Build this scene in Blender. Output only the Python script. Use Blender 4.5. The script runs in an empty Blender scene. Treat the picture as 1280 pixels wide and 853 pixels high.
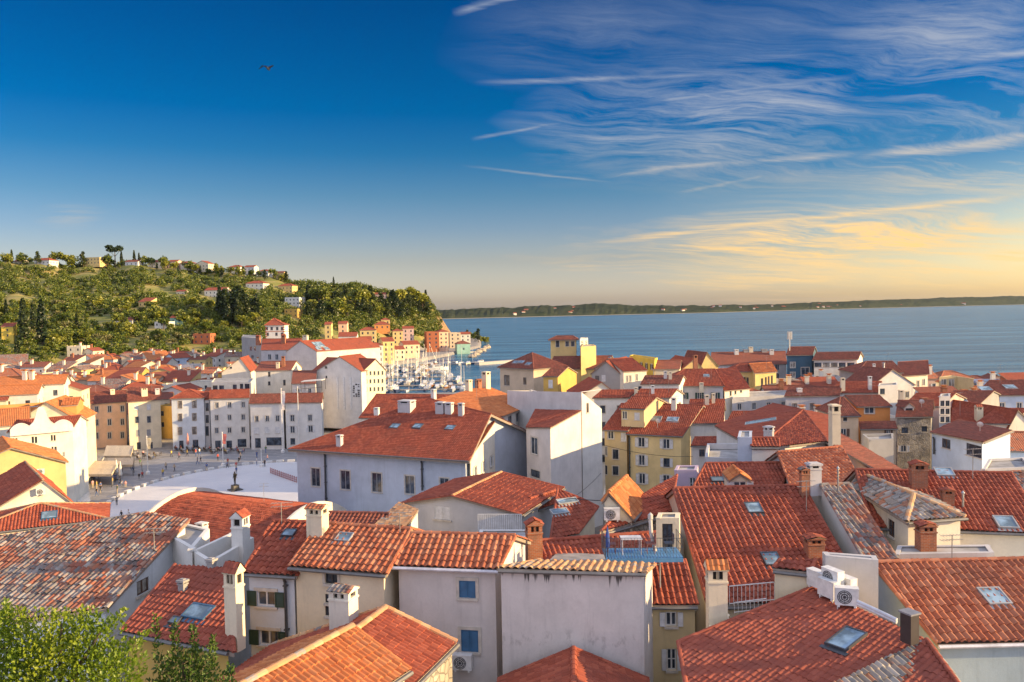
import bpy, math, random
import numpy as np
from mathutils import Vector, Matrix

SC = bpy.context.scene
COL = SC.collection
rnd = random.Random(7)
nrg = np.random.RandomState(11)

# ------------------------------------------------------------------ camera model
CAM_H = 35.0
FPX = 1000.0                      # focal length in photo pixels (photo is 1280 x 853)
PITCH = math.atan(39.5 / FPX)
ROLL = math.radians(1.0)
_f = np.array([0, math.cos(PITCH), -math.sin(PITCH)])
_r0 = np.array([1.0, 0, 0])
_u0 = np.array([0, math.sin(PITCH), math.cos(PITCH)])
_R = math.cos(ROLL) * _r0 - math.sin(ROLL) * _u0
_U = math.sin(ROLL) * _r0 + math.cos(ROLL) * _u0
CAM = np.array([0, 0, CAM_H])

def ray(px, py):
    return _f + (px - 640.0) / FPX * _R + (426.5 - py) / FPX * _U

def W(px, py, D):
    """point seen at a photo pixel, at distance D in front of the viewpoint; D < 0 means: at height -D"""
    d = ray(px, py)
    if D >= 0:
        return CAM + d * (D / d[1])
    return CAM + d * ((-D - CAM_H) / d[2])

def proj(p):
    q = np.asarray(p, float) - CAM
    z = q.dot(_f)
    return 640 + FPX * q.dot(_R) / z, 426.5 - FPX * q.dot(_U) / z

def hit_plane(px, py, p0, n):
    d = ray(px, py)
    k = d.dot(n)
    if abs(k) < 1e-6:
        return None
    t = (p0 - CAM).dot(n) / k
    return CAM + d * t if t > 0 else None

def sstep(a, b, x):
    t = np.clip((np.asarray(x, float) - a) / (b - a), 0, 1)
    return t * t * (3 - 2 * t)

# ------------------------------------------------------------------ materials
MATS = {}
def nodes_of(name):
    m = bpy.data.materials.new(name)
    m.use_nodes = True
    nt = m.node_tree
    b = nt.nodes['Principled BSDF']
    return m, nt, b

def nd(nt, typ, **kw):
    n = nt.nodes.new(typ)
    for k, v in kw.items():
        if k.startswith('i_'):
            key = k[2:]
            key = int(key) if key.isdigit() else key.replace('_', ' ')
            n.inputs[key].default_value = v
        else:
            setattr(n, k, v)
    return n

def ramp(nt, stops, interp='LINEAR'):
    n = nt.nodes.new('ShaderNodeValToRGB')
    cr = n.color_ramp
    cr.interpolation = interp
    while len(cr.elements) > 1:
        cr.elements.remove(cr.elements[-1])
    cr.elements[0].position = stops[0][0]
    cr.elements[0].color = (*stops[0][1], 1)
    for p, c in stops[1:]:
        e = cr.elements.new(p)
        e.color = (*c, 1)
    return n

def mixc(nt, fac, a, b, blend='MIX'):
    n = nt.nodes.new('ShaderNodeMix')
    n.data_type = 'RGBA'
    n.blend_type = blend
    for sock, val in ((n.inputs[0], fac), (n.inputs[6], a), (n.inputs[7], b)):
        if hasattr(val, 'is_output'):
            nt.links.new(val, sock)
        elif isinstance(val, (int, float)):
            sock.default_value = val
        else:
            sock.default_value = (*val, 1) if len(val) == 3 else val
    return n.outputs[2]

def math_n(nt, op, a, b=None, c=None, clamp=False):
    n = nt.nodes.new('ShaderNodeMath')
    n.operation = op
    n.use_clamp = clamp
    for i, v in enumerate((a, b, c)):
        if v is None:
            continue
        if hasattr(v, 'is_output'):
            nt.links.new(v, n.inputs[i])
        else:
            n.inputs[i].default_value = v
    return n.outputs[0]

def maprange(nt, v, a, b, c=0.0, d=1.0):
    n = nt.nodes.new('ShaderNodeMapRange')
    n.clamp = True
    nt.links.new(v, n.inputs[0])
    for i, x in enumerate((a, b, c, d)):
        n.inputs[i + 1].default_value = x
    return n.outputs[0]

def noise(nt, vec, scale, detail=4, rough=0.6):
    n = nd(nt, 'ShaderNodeTexNoise', i_Scale=scale, i_Detail=detail, i_Roughness=rough)
    if vec is not None:
        nt.links.new(vec, n.inputs['Vector'])
    return n.outputs[0]

def scaled(nt, vec, s):
    n = nd(nt, 'ShaderNodeVectorMath', operation='MULTIPLY')
    nt.links.new(vec, n.inputs[0])
    n.inputs[1].default_value = s
    return n.outputs[0]

def plain(name, col, rough=0.6, metal=0.0, spec=0.5, var=0.12, scale=3.0):
    """a solid paint / metal with slight uneven wear"""
    if name in MATS:
        return MATS[name]
    m, nt, b = nodes_of(name)
    pos = nd(nt, 'ShaderNodeNewGeometry').outputs['Position']
    n = noise(nt, pos, scale)
    f = maprange(nt, n, 0.3, 0.7)
    dark = tuple(c * (1 - 2 * var) for c in col)
    lite = tuple(min(1, c * (1 + var)) for c in col)
    nt.links.new(mixc(nt, f, dark, lite), b.inputs['Base Color'])
    b.inputs['Roughness'].default_value = rough
    b.inputs['Metallic'].default_value = metal
    b.inputs['Specular IOR Level'].default_value = spec
    MATS[name] = m
    return m

WALLCOL = {
    'white': (.68, .66, .62), 'brightwhite': (.72, .69, .63), 'cream': (.74, .64, .46), 'palecream': (.76, .70, .58),
    'yellow': (.70, .52, .22), 'brightyellow': (.72, .52, .09), 'ochre': (.55, .36, .10), 'tan': (.62, .49, .27),
    'gold': (.74, .58, .29), 'peach': (.80, .54, .36), 'orange': (.66, .28, .09), 'pinkwhite': (.65, .60, .565), 'coolwhite': (.62, .66, .70),
    'grey': (.36, .35, .34), 'lightgrey': (.52, .51, .51), 'lilac': (.50, .40, .50), 'navy': (.055, .12, .18), 'mint': (.33, .55, .44),
    'aqua': (.36, .45, .50), 'rose': (.64, .45, .38), 'brick': (.40, .13, .06), 'blueplaster': (.48, .53, .61), 'beige': (.60, .47, .33),
    'lightblue': (.50, .60, .74),
}
def wall_mat(key, dirt=0.5):
    name = f'{key}_plaster'
    if name in MATS:
        return MATS[name]
    col = WALLCOL[key]
    m, nt, b = nodes_of(name)
    pos = nd(nt, 'ShaderNodeNewGeometry').outputs['Position']
    n1 = noise(nt, pos, 0.45, 5, .65)
    n2 = noise(nt, scaled(nt, pos, (2.2, 2.2, .18)), 1.0, 5, .7)     # rain streaks
    n3 = noise(nt, pos, 9.0, 3)
    c = mixc(nt, maprange(nt, n1, .35, .75), tuple(x * 1.04 for x in col), tuple(x * (1 - .42 * dirt) for x in col))
    grime = tuple(x * .45 + .03 for x in col)
    c = mixc(nt, maprange(nt, n2, .56, .86, 0, dirt * 1.1), c, grime)
    c = mixc(nt, maprange(nt, n3, .4, .7, 0, .10), c, (.35, .33, .30))
    nt.links.new(c, b.inputs['Base Color'])
    b.inputs['Roughness'].default_value = .92
    b.inputs['Specular IOR Level'].default_value = .15
    bp = nd(nt, 'ShaderNodeBump', i_Strength=.35, i_Distance=.02)
    nt.links.new(noise(nt, pos, 7.0, 6, .7), bp.inputs['Height'])
    nt.links.new(bp.outputs[0], b.inputs['Normal'])
    MATS[name] = m
    return m

def stone_mat(name='rubble_stone', base=(.34, .30, .24), scale=2.6):
    if name in MATS:
        return MATS[name]
    m, nt, b = nodes_of(name)
    pos = nd(nt, 'ShaderNodeNewGeometry').outputs['Position']
    v = nd(nt, 'ShaderNodeTexVoronoi', i_Scale=scale)
    nt.links.new(pos, v.inputs['Vector'])
    e = nd(nt, 'ShaderNodeTexVoronoi', feature='DISTANCE_TO_EDGE', i_Scale=scale)
    nt.links.new(pos, e.inputs['Vector'])
    c = mixc(nt, maprange(nt, noise(nt, v.outputs['Color'], 5), .3, .7), tuple(x * .6 for x in base), tuple(x * 1.35 for x in base))
    c = mixc(nt, maprange(nt, noise(nt, pos, .8), .45, .65, 0, .8), c, (.50, .46, .40))
    c = mixc(nt, maprange(nt, e.outputs[0], .02, .06, 1, 0), c, (.22, .20, .17))
    nt.links.new(c, b.inputs['Base Color'])
    b.inputs['Roughness'].default_value = .95
    bp = nd(nt, 'ShaderNodeBump', i_Strength=.8, i_Distance=.06)
    nt.links.new(maprange(nt, e.outputs[0], 0, .12), bp.inputs['Height'])
    nt.links.new(bp.outputs[0], b.inputs['Normal'])
    MATS[name] = m
    return m

def brick_mat():
    if 'red_brick' in MATS:
        return MATS['red_brick']
    m, nt, b = nodes_of('red_brick')
    pos = nd(nt, 'ShaderNodeNewGeometry').outputs['Position']
    sx = nd(nt, 'ShaderNodeSeparateXYZ'); nt.links.new(pos, sx.inputs[0])
    cx = nd(nt, 'ShaderNodeCombineXYZ')
    nt.links.new(math_n(nt, 'ADD', sx.outputs[0], sx.outputs[1]), cx.inputs[0]); nt.links.new(sx.outputs[2], cx.inputs[1])
    br = nd(nt, 'ShaderNodeTexBrick', i_Scale=1.0, i_Color1=(.42, .13, .05, 1), i_Color2=(.30, .085, .035, 1), i_Mortar=(.32, .25, .19, 1),
            i_Mortar_Size=.008)
    br.inputs['Brick Width'].default_value = .24; br.inputs['Row Height'].default_value = .08
    nt.links.new(cx.outputs[0], br.inputs['Vector'])
    c = mixc(nt, maprange(nt, noise(nt, pos, 2.5), .45, .7, 0, .6), br.outputs[0], (.16, .10, .07))
    nt.links.new(c, b.inputs['Base Color']); b.inputs['Roughness'].default_value = .95
    MATS['red_brick'] = m
    return m

def drip_mat():
    """whitewash with black run-off streaks under the tiles and a grime line lower down"""
    if 'drip' in MATS: return MATS['drip']
    m = wall_mat('pinkwhite').copy(); m.name = 'drip_stained_whitewash'; nt = m.node_tree; b = nt.nodes['Principled BSDF']
    old = b.inputs['Base Color'].links[0].from_socket
    pos = nd(nt, 'ShaderNodeNewGeometry').outputs['Position']
    z = nd(nt, 'ShaderNodeSeparateXYZ'); nt.links.new(pos, z.inputs[0]); zt = 24.25
    st = noise(nt, scaled(nt, pos, (4.2, 4.2, .22)), 1.0, 3, .6)
    near_top = maprange(nt, z.outputs[2], zt - 1.5, zt)
    thr = math_n(nt, 'SUBTRACT', .80, math_n(nt, 'MULTIPLY', near_top, .36))
    mask = maprange(nt, math_n(nt, 'SUBTRACT', st, thr), 0, .06)
    c = mixc(nt, math_n(nt, 'MULTIPLY', mask, .88), old, (.035, .032, .03))
    bl = noise(nt, scaled(nt, pos, (1.2, 1.2, 1.0)), 1.0, 6, .75)
    c = mixc(nt, maprange(nt, bl, .55, .8, 0, .4), c, (.42, .36, .33))
    low = math_n(nt, 'MULTIPLY', maprange(nt, z.outputs[2], zt - 4.0, zt - 3.2), maprange(nt, z.outputs[2], zt - 2.3, zt - 3.0))
    c = mixc(nt, math_n(nt, 'MULTIPLY', low, maprange(nt, noise(nt, scaled(nt, pos, (3, 3, 1.4)), 1.0, 5, .7), .54, .72, 0, .55)), c, (.11, .09, .075))
    nt.links.new(c, b.inputs['Base Color']); MATS['drip'] = m
    return m

def wmat(key):
    if key == 'stone':
        return stone_mat()
    if key == 'darkstone':
        return stone_mat('dark_rubble', (.22, .21, .20))
    if key == 'drip_stained_white':
        return drip_mat()
    if key == 'brickwork':
        return brick_mat()
    return wall_mat(key)

TILES = {   # palette of single tiles, share of lichen-grey tiles
    'red':    ([(.245, .058, .032), (.31, .076, .042), (.36, .098, .054), (.27, .066, .038)], 0),
    'warm':   ([(.32, .098, .050), (.43, .150, .074), (.48, .195, .105), (.36, .110, .054)], 0),
    'new':    ([(.27, .068, .042), (.31, .082, .048), (.34, .092, .055), (.29, .076, .046)], 0),
    'orange': ([(.46, .150, .048), (.54, .190, .062), (.58, .225, .085), (.42, .130, .045)], 0),
    'mix':    ([(.27, .085, .048), (.40, .130, .060), (.46, .180, .095), (.32, .120, .075)], .10),
    'old':    ([(.28, .095, .060), (.36, .130, .070), (.34, .20, .14), (.24, .11, .075)], .85),
    'lichen': ([(.30, .26, .22), (.36, .15, .08), (.40, .36, .31), (.26, .22, .18)], .85),
    'brown':  ([(.19, .060, .040), (.24, .075, .050), (.28, .095, .064), (.17, .064, .046)], 0),
    'buff':   ([(.52, .28, .13), (.58, .36, .19), (.50, .24, .11), (.44, .25, .14)], .2),
}
def roof_mat(key, far=False):
    name = f'{key}_clay_tiles' + ('_distant' if far else '')
    if name in MATS:
        return MATS[name]
    pal, lich = TILES[key]
    m, nt, b = nodes_of(name)
    uv = nd(nt, 'ShaderNodeUVMap')
    info = nd(nt, 'ShaderNodeObjectInfo')
    fl = nd(nt, 'ShaderNodeVectorMath', operation='FLOOR'); nt.links.new(uv.outputs[0], fl.inputs[0])
    wn = nd(nt, 'ShaderNodeTexWhiteNoise', noise_dimensions='4D')
    nt.links.new(fl.outputs[0], wn.inputs['Vector'])
    nt.links.new(math_n(nt, 'MULTIPLY', info.outputs['Random'], 91.0), wn.inputs['W'])
    pos = nd(nt, 'ShaderNodeNewGeometry').outputs['Position']
    rp = ramp(nt, [(i / len(pal), c) for i, c in enumerate(pal)], 'CONSTANT')
    nt.links.new(wn.outputs['Value'], rp.inputs[0])
    base = rp.outputs[0]
    avg = tuple(sum(c[i] for c in pal) / len(pal) for i in range(3))
    base = mixc(nt, .12 if not far else .6, base, avg)
    patch = noise(nt, pos, .5, 5, .65)
    base = mixc(nt, maprange(nt, patch, .46, .74, 0, .75), base, tuple(c * .55 + .02 for c in avg))
    base = mixc(nt, maprange(nt, noise(nt, pos, 1.7, 4, .7), .56, .8, 0, .45), base, tuple(min(1, c * 1.3 + .05) for c in avg))
    if lich > 0:
        sep = nd(nt, 'ShaderNodeSeparateColor'); nt.links.new(wn.outputs['Color'], sep.inputs[0])
        big = noise(nt, pos, .33, 4, .6)
        thr = maprange(nt, big, .34, .58, .04, min(1.0, lich * 1.05))
        mask = math_n(nt, 'LESS_THAN', sep.outputs[1], thr)
        sp = maprange(nt, noise(nt, pos, 6.0, 4, .7), .35, .55, .25, 1)
        mask = math_n(nt, 'MULTIPLY', mask, sp)
        grey = ramp(nt, [(0, (.08, .076, .072)), (.3, (.15, .145, .14)), (.6, (.23, .22, .205)), (.88, (.33, .31, .28)), (1, (.20, .16, .125))])
        nt.links.new(sep.outputs[2], grey.inputs[0])
        base = mixc(nt, mask, base, grey.outputs[0])
    nt.links.new(base, b.inputs['Base Color'])
    b.inputs['Roughness'].default_value = .82
    b.inputs['Specular IOR Level'].default_value = .25
    if far:
        sx = nd(nt, 'ShaderNodeSeparateXYZ'); nt.links.new(uv.outputs[0], sx.inputs[0])
        w = math_n(nt, 'SINE', math_n(nt, 'MULTIPLY', sx.outputs[0], 6.2832))
        s = math_n(nt, 'MULTIPLY', math_n(nt, 'FRACT', sx.outputs[1]), -.7)
        bp = nd(nt, 'ShaderNodeBump', i_Strength=.8, i_Distance=.05)
        nt.links.new(math_n(nt, 'ADD', w, s), bp.inputs['Height'])
        nt.links.new(bp.outputs[0], b.inputs['Normal'])
    MATS[name] = m
    return m

def glass_mat(name='window_glass', col=(.03, .04, .055), rough=.08, curtain=False):
    if name in MATS:
        return MATS[name]
    m, nt, b = nodes_of(name)
    pos = nd(nt, 'ShaderNodeNewGeometry').outputs['Position']
    lite = tuple(c * 2.5 + .02 for c in col)
    nt.links.new(mixc(nt, maprange(nt, noise(nt, pos, .9), .45, .62), col, lite), b.inputs['Base Color'])
    b.inputs['Roughness'].default_value = rough
    b.inputs['Specular IOR Level'].default_value = .4
    MATS[name] = m
    return m

# ------------------------------------------------------------------ mesh collector
class MB:
    def __init__(self):
        self.v = []; self.f = []; self.m = []; self.uv = []; self.n = 0
    def add(self, verts, faces, mat=0, uv=None):
        verts = np.asarray(verts, float).reshape(-1, 3)
        k = self.n
        self.v.append(verts)
        if uv is None:
            uv = np.zeros((len(verts), 2))
        self.uv.append(np.asarray(uv, float))
        if isinstance(faces, np.ndarray):
            fl = (faces + k).tolist()
        else:
            fl = [[i + k for i in f] for f in faces]
        self.f += fl
        self.m += [mat] * len(fl)
        self.n += len(verts)
        return self
    def box(self, c, ax, half, mat=0):
        """oriented box: centre, three axes (rows), half sizes"""
        c = np.asarray(c, float); ax = np.asarray(ax, float)
        P = []
        for sx in (-1, 1):
            for sy in (-1, 1):
                for sz in (-1, 1):
                    P.append(c + sx * half[0] * ax[0] + sy * half[1] * ax[1] + sz * half[2] * ax[2])
        F = [(0, 1, 3, 2), (4, 6, 7, 5), (0, 4, 5, 1), (2, 3, 7, 6), (0, 2, 6, 4), (1, 5, 7, 3)]
        if np.dot(np.cross(ax[0], ax[1]), ax[2]) < 0:
            F = [tuple(reversed(f)) for f in F]
        return self.add(P, F, mat)
    def quad(self, a, b, c, d, mat=0, uv=None):
        return self.add([a, b, c, d], [(0, 1, 2, 3)], mat, uv)
    def tube(self, pts, rad, seg=6, mat=0, cap=True):
        pts = [np.asarray(p, float) for p in pts]
        if np.isscalar(rad):
            rad = [rad] * len(pts)
        V = []; F = []
        for i, p in enumerate(pts):
            d = pts[min(i + 1, len(pts) - 1)] - pts[max(i - 1, 0)]
            d = d / (np.linalg.norm(d) + 1e-9)
            h = np.array([0, 0, 1.0]) if abs(d[2]) < .9 else np.array([1.0, 0, 0])
            x = np.cross(d, h); x /= np.linalg.norm(x); y = np.cross(d, x)
            for k in range(seg):
                a = 2 * math.pi * k / seg
                V.append(p + rad[i] * (math.cos(a) * x + math.sin(a) * y))
        for i in range(len(pts) - 1):
            for k in range(seg):
                F.append((i * seg + k, i * seg + (k + 1) % seg, (i + 1) * seg + (k + 1) % seg, (i + 1) * seg + k))
        if cap:
            F.append(tuple(range(seg))[::-1]); F.append(tuple((len(pts) - 1) * seg + k for k in range(seg)))
        return self.add(V, F, mat)
    def lathe(self, c, prof, seg=10, mat=0):
        """prof: (radius, z) pairs about a vertical axis through c"""
        V = []; F = []
        for r, z in prof:
            for k in range(seg):
                a = 2 * math.pi * k / seg
                V.append((c[0] + r * math.cos(a), c[1] + r * math.sin(a), c[2] + z))
        for i in range(len(prof) - 1):
            for k in range(seg):
                F.append((i * seg + k, i * seg + (k + 1) % seg, (i + 1) * seg + (k + 1) % seg, (i + 1) * seg + k))
        F.append(tuple(range(seg))[::-1]); F.append(tuple((len(prof) - 1) * seg + k for k in range(seg)))
        return self.add(V, F, mat)
    def prism(self, poly, ext, mat=0):
        """closed solid from a planar polygon swept along ext"""
        poly = [np.asarray(p, float) for p in poly]; n = len(poly); e = np.asarray(ext, float)
        V = poly + [p + e for p in poly]
        nrm = sum((np.cross(poly[i], poly[(i + 1) % n]) for i in range(n)), np.zeros(3))
        F = [tuple(range(n))[::-1], tuple(range(n, 2 * n))] + [(i, (i + 1) % n, n + (i + 1) % n, n + i) for i in range(n)]
        if np.dot(nrm, e) < 0:
            F = [tuple(reversed(f)) for f in F]
        return self.add(V, F, mat)
    def mesh(self, name, mats, origin=(0, 0, 0), smooth=False):
        me = bpy.data.meshes.new(name)
        V = np.concatenate(self.v) - np.asarray(origin, float) if self.v else np.zeros((0, 3))
        me.from_pydata(V.tolist(), [], self.f)
        for m in mats:
            me.materials.append(m)
        me.polygons.foreach_set('material_index', np.array(self.m, dtype=np.int32))
        if smooth:
            me.polygons.foreach_set('use_smooth', np.ones(len(self.f), dtype=bool))
        uv = np.concatenate(self.uv)
        if np.any(uv):
            lay = me.uv_layers.new(name='UVMap')
            idx = np.empty(len(me.loops), dtype=np.int32)
            me.loops.foreach_get('vertex_index', idx)
            lay.data.foreach_set('uv', uv[idx].astype(np.float32).ravel())
        me.update()
        return me
    def build(self, name, mats, parent=None, origin=(0, 0, 0), smooth=False):
        if not isinstance(mats, (list, tuple)):
            mats = [mats]
        o = bpy.data.objects.new(name, self.mesh(name, mats, origin, smooth))
        COL.objects.link(o)
        if parent is not None:
            o.parent = parent
        return o

def tag(o, label=None, cat=None, group=None, kind=None):
    if label: o['label'] = label
    if cat: o['category'] = cat
    if group: o['group'] = group
    if kind: o['kind'] = kind
    return o

def empty(name, loc, rz=0.0):
    o = bpy.data.objects.new(name, None)
    o.empty_display_size = .3
    o.location = loc
    o.rotation_euler = (0, 0, rz)
    COL.objects.link(o)
    return o

def copy_tree(o, parent=None):
    c = o.copy(); COL.objects.link(c)
    if parent is not None:
        c.parent = parent
    for ch in list(o.children):
        copy_tree(ch, c)
    return c

# ------------------------------------------------------------------ ground height (metres above the sea)
def ground_z(x, y):
    x = np.asarray(x, float); y = np.asarray(y, float)
    D = np.maximum(y, 1.0)
    s = 640 + 1000 * x / D                      # bearing
    z = 2 + 13.5 * (1 - sstep(18, 122, D))
    z = z + 3.0 * sstep(240, 420, D) * (1 - sstep(300, 430, s))   # old town climbs a little to the hill
    # wooded hill behind the old town
    Db = np.interp(s, [-900, 0, 150, 300, 400, 480, 540], [330, 400, 450, 470, 520, 600, 700])
    Dc = Db + np.interp(s, [-900, 0, 300, 540], [330, 300, 260, 130])
    zc = np.interp(s, [-900, -100, 0, 100, 220, 300, 370, 430, 490, 530, 556], [85, 84, 82, 80, 77, 69, 64, 59, 53, 45, 40])
    t = np.clip((D - Db) / (Dc - Db), 0, 1.0)
    prof = np.power(t, .85) * (1 - .12 * np.sin(math.pi * t))
    wob = 1 + .03 * np.sin(s * .045) + .02 * np.sin(s * .11 + D * .02)
    h = (zc - 4) * prof * wob
    h = h * (1 - .25 * sstep(0, 500, D - Dc))
    right = 1 - sstep(536, 566, s + 6 * np.sin(D * .03))
    z = z + np.where(D > Db, h * right, 0)
    # harbour basin and the open sea
    quay = np.interp(s, [455, 480, 520, 560, 600, 640], [500, 508, 540, 610, 740, 1150])
    water = sstep(0, 3, D - 322) * sstep(466, 470, s) * (1 - sstep(0, 4, D - quay) * (1 - sstep(598, 606, s)))
    water = np.maximum(water, sstep(604, 610, s) * sstep(0, 4, D - 336))
    farland = 1 - sstep(0, 30, D - 1000) * sstep(500, 560, s)
    z = z * (1 - water) * farland + (-3) * (1 - (1 - water) * farland)
    return z
# ------------------------------------------------------------------ roof shapes: each returns a list of 3-D polygons
def nrm(v):
    v = np.asarray(v, float)
    return v / (np.linalg.norm(v) + 1e-12)

def edge(A, B, D, phi=None):
    """front eave seen from pixel A to pixel B, level; phi turns it by that many degrees (right end nearer) instead of reading B's row"""
    a = W(A[0], A[1], D)
    if phi is None:
        b = W(B[0], B[1], -a[2])
    else:
        u = np.array([math.cos(math.radians(phi)), -math.sin(math.radians(phi)), 0])
        d = ray(B[0], B[1]); n = np.array([d[1], -d[0], 0])
        t = (CAM - a).dot(n) / u.dot(n)
        b = a + u * t
    return a, b

def away(a, b):
    u = nrm((b - a) * [1, 1, 0])
    return u, np.array([-u[1], u[0], 0])

def front_plane(a, b, t):
    u, n = away(a, b)
    up = nrm(n + np.array([0, 0, t]))
    return a, nrm(np.cross(u, up)), n

def on_front(a, b, t, P):
    p0, nn, n = front_plane(a, b, t)
    return hit_plane(P[0], P[1], p0, nn)

def gable(A, B, D, R, t=.36, phi=None, k=1.0):
    """ridge along the front; R = pixel of the ridge's left end"""
    a, b = edge(A, B, D, phi)
    r = on_front(a, b, t, R)
    V = (r - a)
    rr = b + V
    Vh = V * [1, 1, 0]
    ca = r + Vh * k - [0, 0, V[2] * k]; cb = rr + Vh * k - [0, 0, V[2] * k]
    return [[a, b, rr, r], [r, rr, cb, ca]]

def hip(A, B, D, R1, R2, t=.40, phi=None, ends='hh', k=1.0):
    a, b = edge(A, B, D, phi)
    u, n = away(a, b)
    L = np.linalg.norm(b - a)
    r1 = on_front(a, b, t, R1); r2 = on_front(a, b, t, R2)
    v = .5 * ((r1 - a).dot(n) + (r2 - a).dot(n))
    u1 = 0 if ends[0] == 'g' else float(np.clip((r1 - a).dot(u), .02 * L, .98 * L))
    u2 = L if ends[1] == 'g' else float(np.clip((r2 - a).dot(u), .02 * L, .98 * L))
    if u2 < u1 + .05:
        u1 = u2 = .5 * (u1 + u2)
    z = np.array([0, 0, t * v])
    r1 = a + u * u1 + n * v + z; r2 = a + u * u2 + n * v + z
    ca = a + n * v * (1 + k) + z * (1 - k); cb = b + n * v * (1 + k) + z * (1 - k)
    if np.linalg.norm(r2 - r1) < .06:
        F = [[a, b, r1], [cb, ca, r1]]; r2 = r1
    else:
        F = [[a, b, r2, r1], [cb, ca, r1, r2]]
    if ends[1] == 'h': F.append([b, cb, r2])
    if ends[0] == 'h': F.append([ca, a, r1])
    return F

def hip2(f, ends='hh'):
    """close a front slope [a, b, top right, top left] with a mirrored back slope"""
    a, b, tr, tl = f
    u, n = away(a, b)
    ca = a + n * 2 * (tl - a).dot(n); cb = b + n * 2 * (tr - b).dot(n)
    F = [[a, b, tr, tl], [cb, ca, tl, tr]]
    if ends[1] == 'h': F.append([b, cb, tr])
    if ends[0] == 'h': F.append([ca, a, tl])
    return F

def pyramid(p3, rise):
    """square hip roof from three eave corners (left, near, right)"""
    l, c, r = p3; z = c[2]
    l = np.array([l[0], l[1], z]); r = np.array([r[0], r[1], z]); k = l + r - c
    ap = (l + r) / 2 + [0, 0, rise]
    return [[l, c, ap], [c, r, ap], [r, k, ap], [k, l, ap]]

def gablex(A, B, D, P, d, phi=None, vphi=None):
    """gable wall towards the viewer, apex at pixel P, ridge running d metres back"""
    a, b = edge(A, B, D, phi)
    u, n = away(a, b)
    p = hit_plane(P[0], P[1], a, n)
    if vphi is None:
        V = n * d
    else:
        V = np.array([math.sin(math.radians(vphi)), math.cos(math.radians(vphi)), 0]) * d
    return [[a, p, p + V, a + V], [p, b, b + V, p + V]]

def shed(A, B, D, R, t=.2, phi=None):
    a, b = edge(A, B, D, phi)
    r = on_front(a, b, t, R)
    V = r - a
    return [[a, b, b + V, r]]

def polyp(A, B, D, t, pts, phi=None):
    """one slope: plane from an eave line and a pitch, outline given by pixels"""
    a, b = edge(A, B, D, phi)
    return [[on_front(a, b, t, p) for p in pts]]

def plane3(P, pts):
    """slope through three points (px, row, distance), outline given by pixels"""
    q = [W(*p) for p in P]
    n = nrm(np.cross(q[1] - q[0], q[2] - q[0]))
    return [[hit_plane(p[0], p[1], q[0], n) for p in pts]]

def flat(pts, z):
    return [[W(p[0], p[1], -z) for p in pts]]

def rect(x, y, rz, w, d, z, kind='gable', pitch=.4, asym=.5):
    """roof on a plan rectangle in metres: centre x,y, turned rz degrees"""
    c, s = math.cos(math.radians(rz)), math.sin(math.radians(rz))
    def P(u, v, h): return np.array([x + u * c - v * s, y + u * s + v * c, z + h])
    w2, d2 = w / 2, d / 2
    if kind == 'flat':
        return [[P(-w2, -d2, 0), P(w2, -d2, 0), P(w2, d2, 0), P(-w2, d2, 0)]]
    if kind == 'shed':
        return [[P(-w2, -d2, 0), P(w2, -d2, 0), P(w2, d2, pitch * d), P(-w2, d2, pitch * d)]]
    if kind == 'gable':
        v = -d2 + d * asym; h = pitch * d * asym; hb = h - pitch * d * (1 - asym)
        return [[P(-w2, -d2, 0), P(w2, -d2, 0), P(w2, v, h), P(-w2, v, h)], [P(-w2, v, h), P(w2, v, h), P(w2, d2, hb), P(-w2, d2, hb)]]
    if kind == 'gablex':
        h = pitch * w2
        return [[P(-w2, -d2, 0), P(0, -d2, h), P(0, d2, h), P(-w2, d2, 0)], [P(0, -d2, h), P(w2, -d2, 0), P(w2, d2, 0), P(0, d2, h)]]
    if kind == 'hip':
        if w >= d:
            h = pitch * d2; q = w2 - d2 * .9
            r1, r2 = P(-q, 0, h), P(q, 0, h)
            a, b, cb, ca = P(-w2, -d2, 0), P(w2, -d2, 0), P(w2, d2, 0), P(-w2, d2, 0)
            return [[a, b, r2, r1], [cb, ca, r1, r2], [b, cb, r2], [ca, a, r1]]
        h = pitch * w2; q = d2 - w2 * .9
        r1, r2 = P(0, -q, h), P(0, q, h)
        a, b, cb, ca = P(-w2, -d2, 0), P(w2, -d2, 0), P(w2, d2, 0), P(-w2, d2, 0)
        return [[a, b, r1], [b, cb, r2, r1], [cb, ca, r2], [ca, a, r1, r2]]

# ------------------------------------------------------------------ tiles
def plane_axes(poly):
    c = sum(poly) / len(poly)
    n = np.zeros(3)
    for i in range(len(poly)):
        n += np.cross(poly[i] - c, poly[(i + 1) % len(poly)] - c)
    n = nrm(n)
    if n[2] < 0: n = -n
    if n[2] > .9995:
        u = nrm((poly[1] - poly[0]) * [1, 1, 0])
    else:
        u = nrm(np.cross([0, 0, 1.0], n))
    v = np.cross(n, u)
    return c, u, v, n

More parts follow.
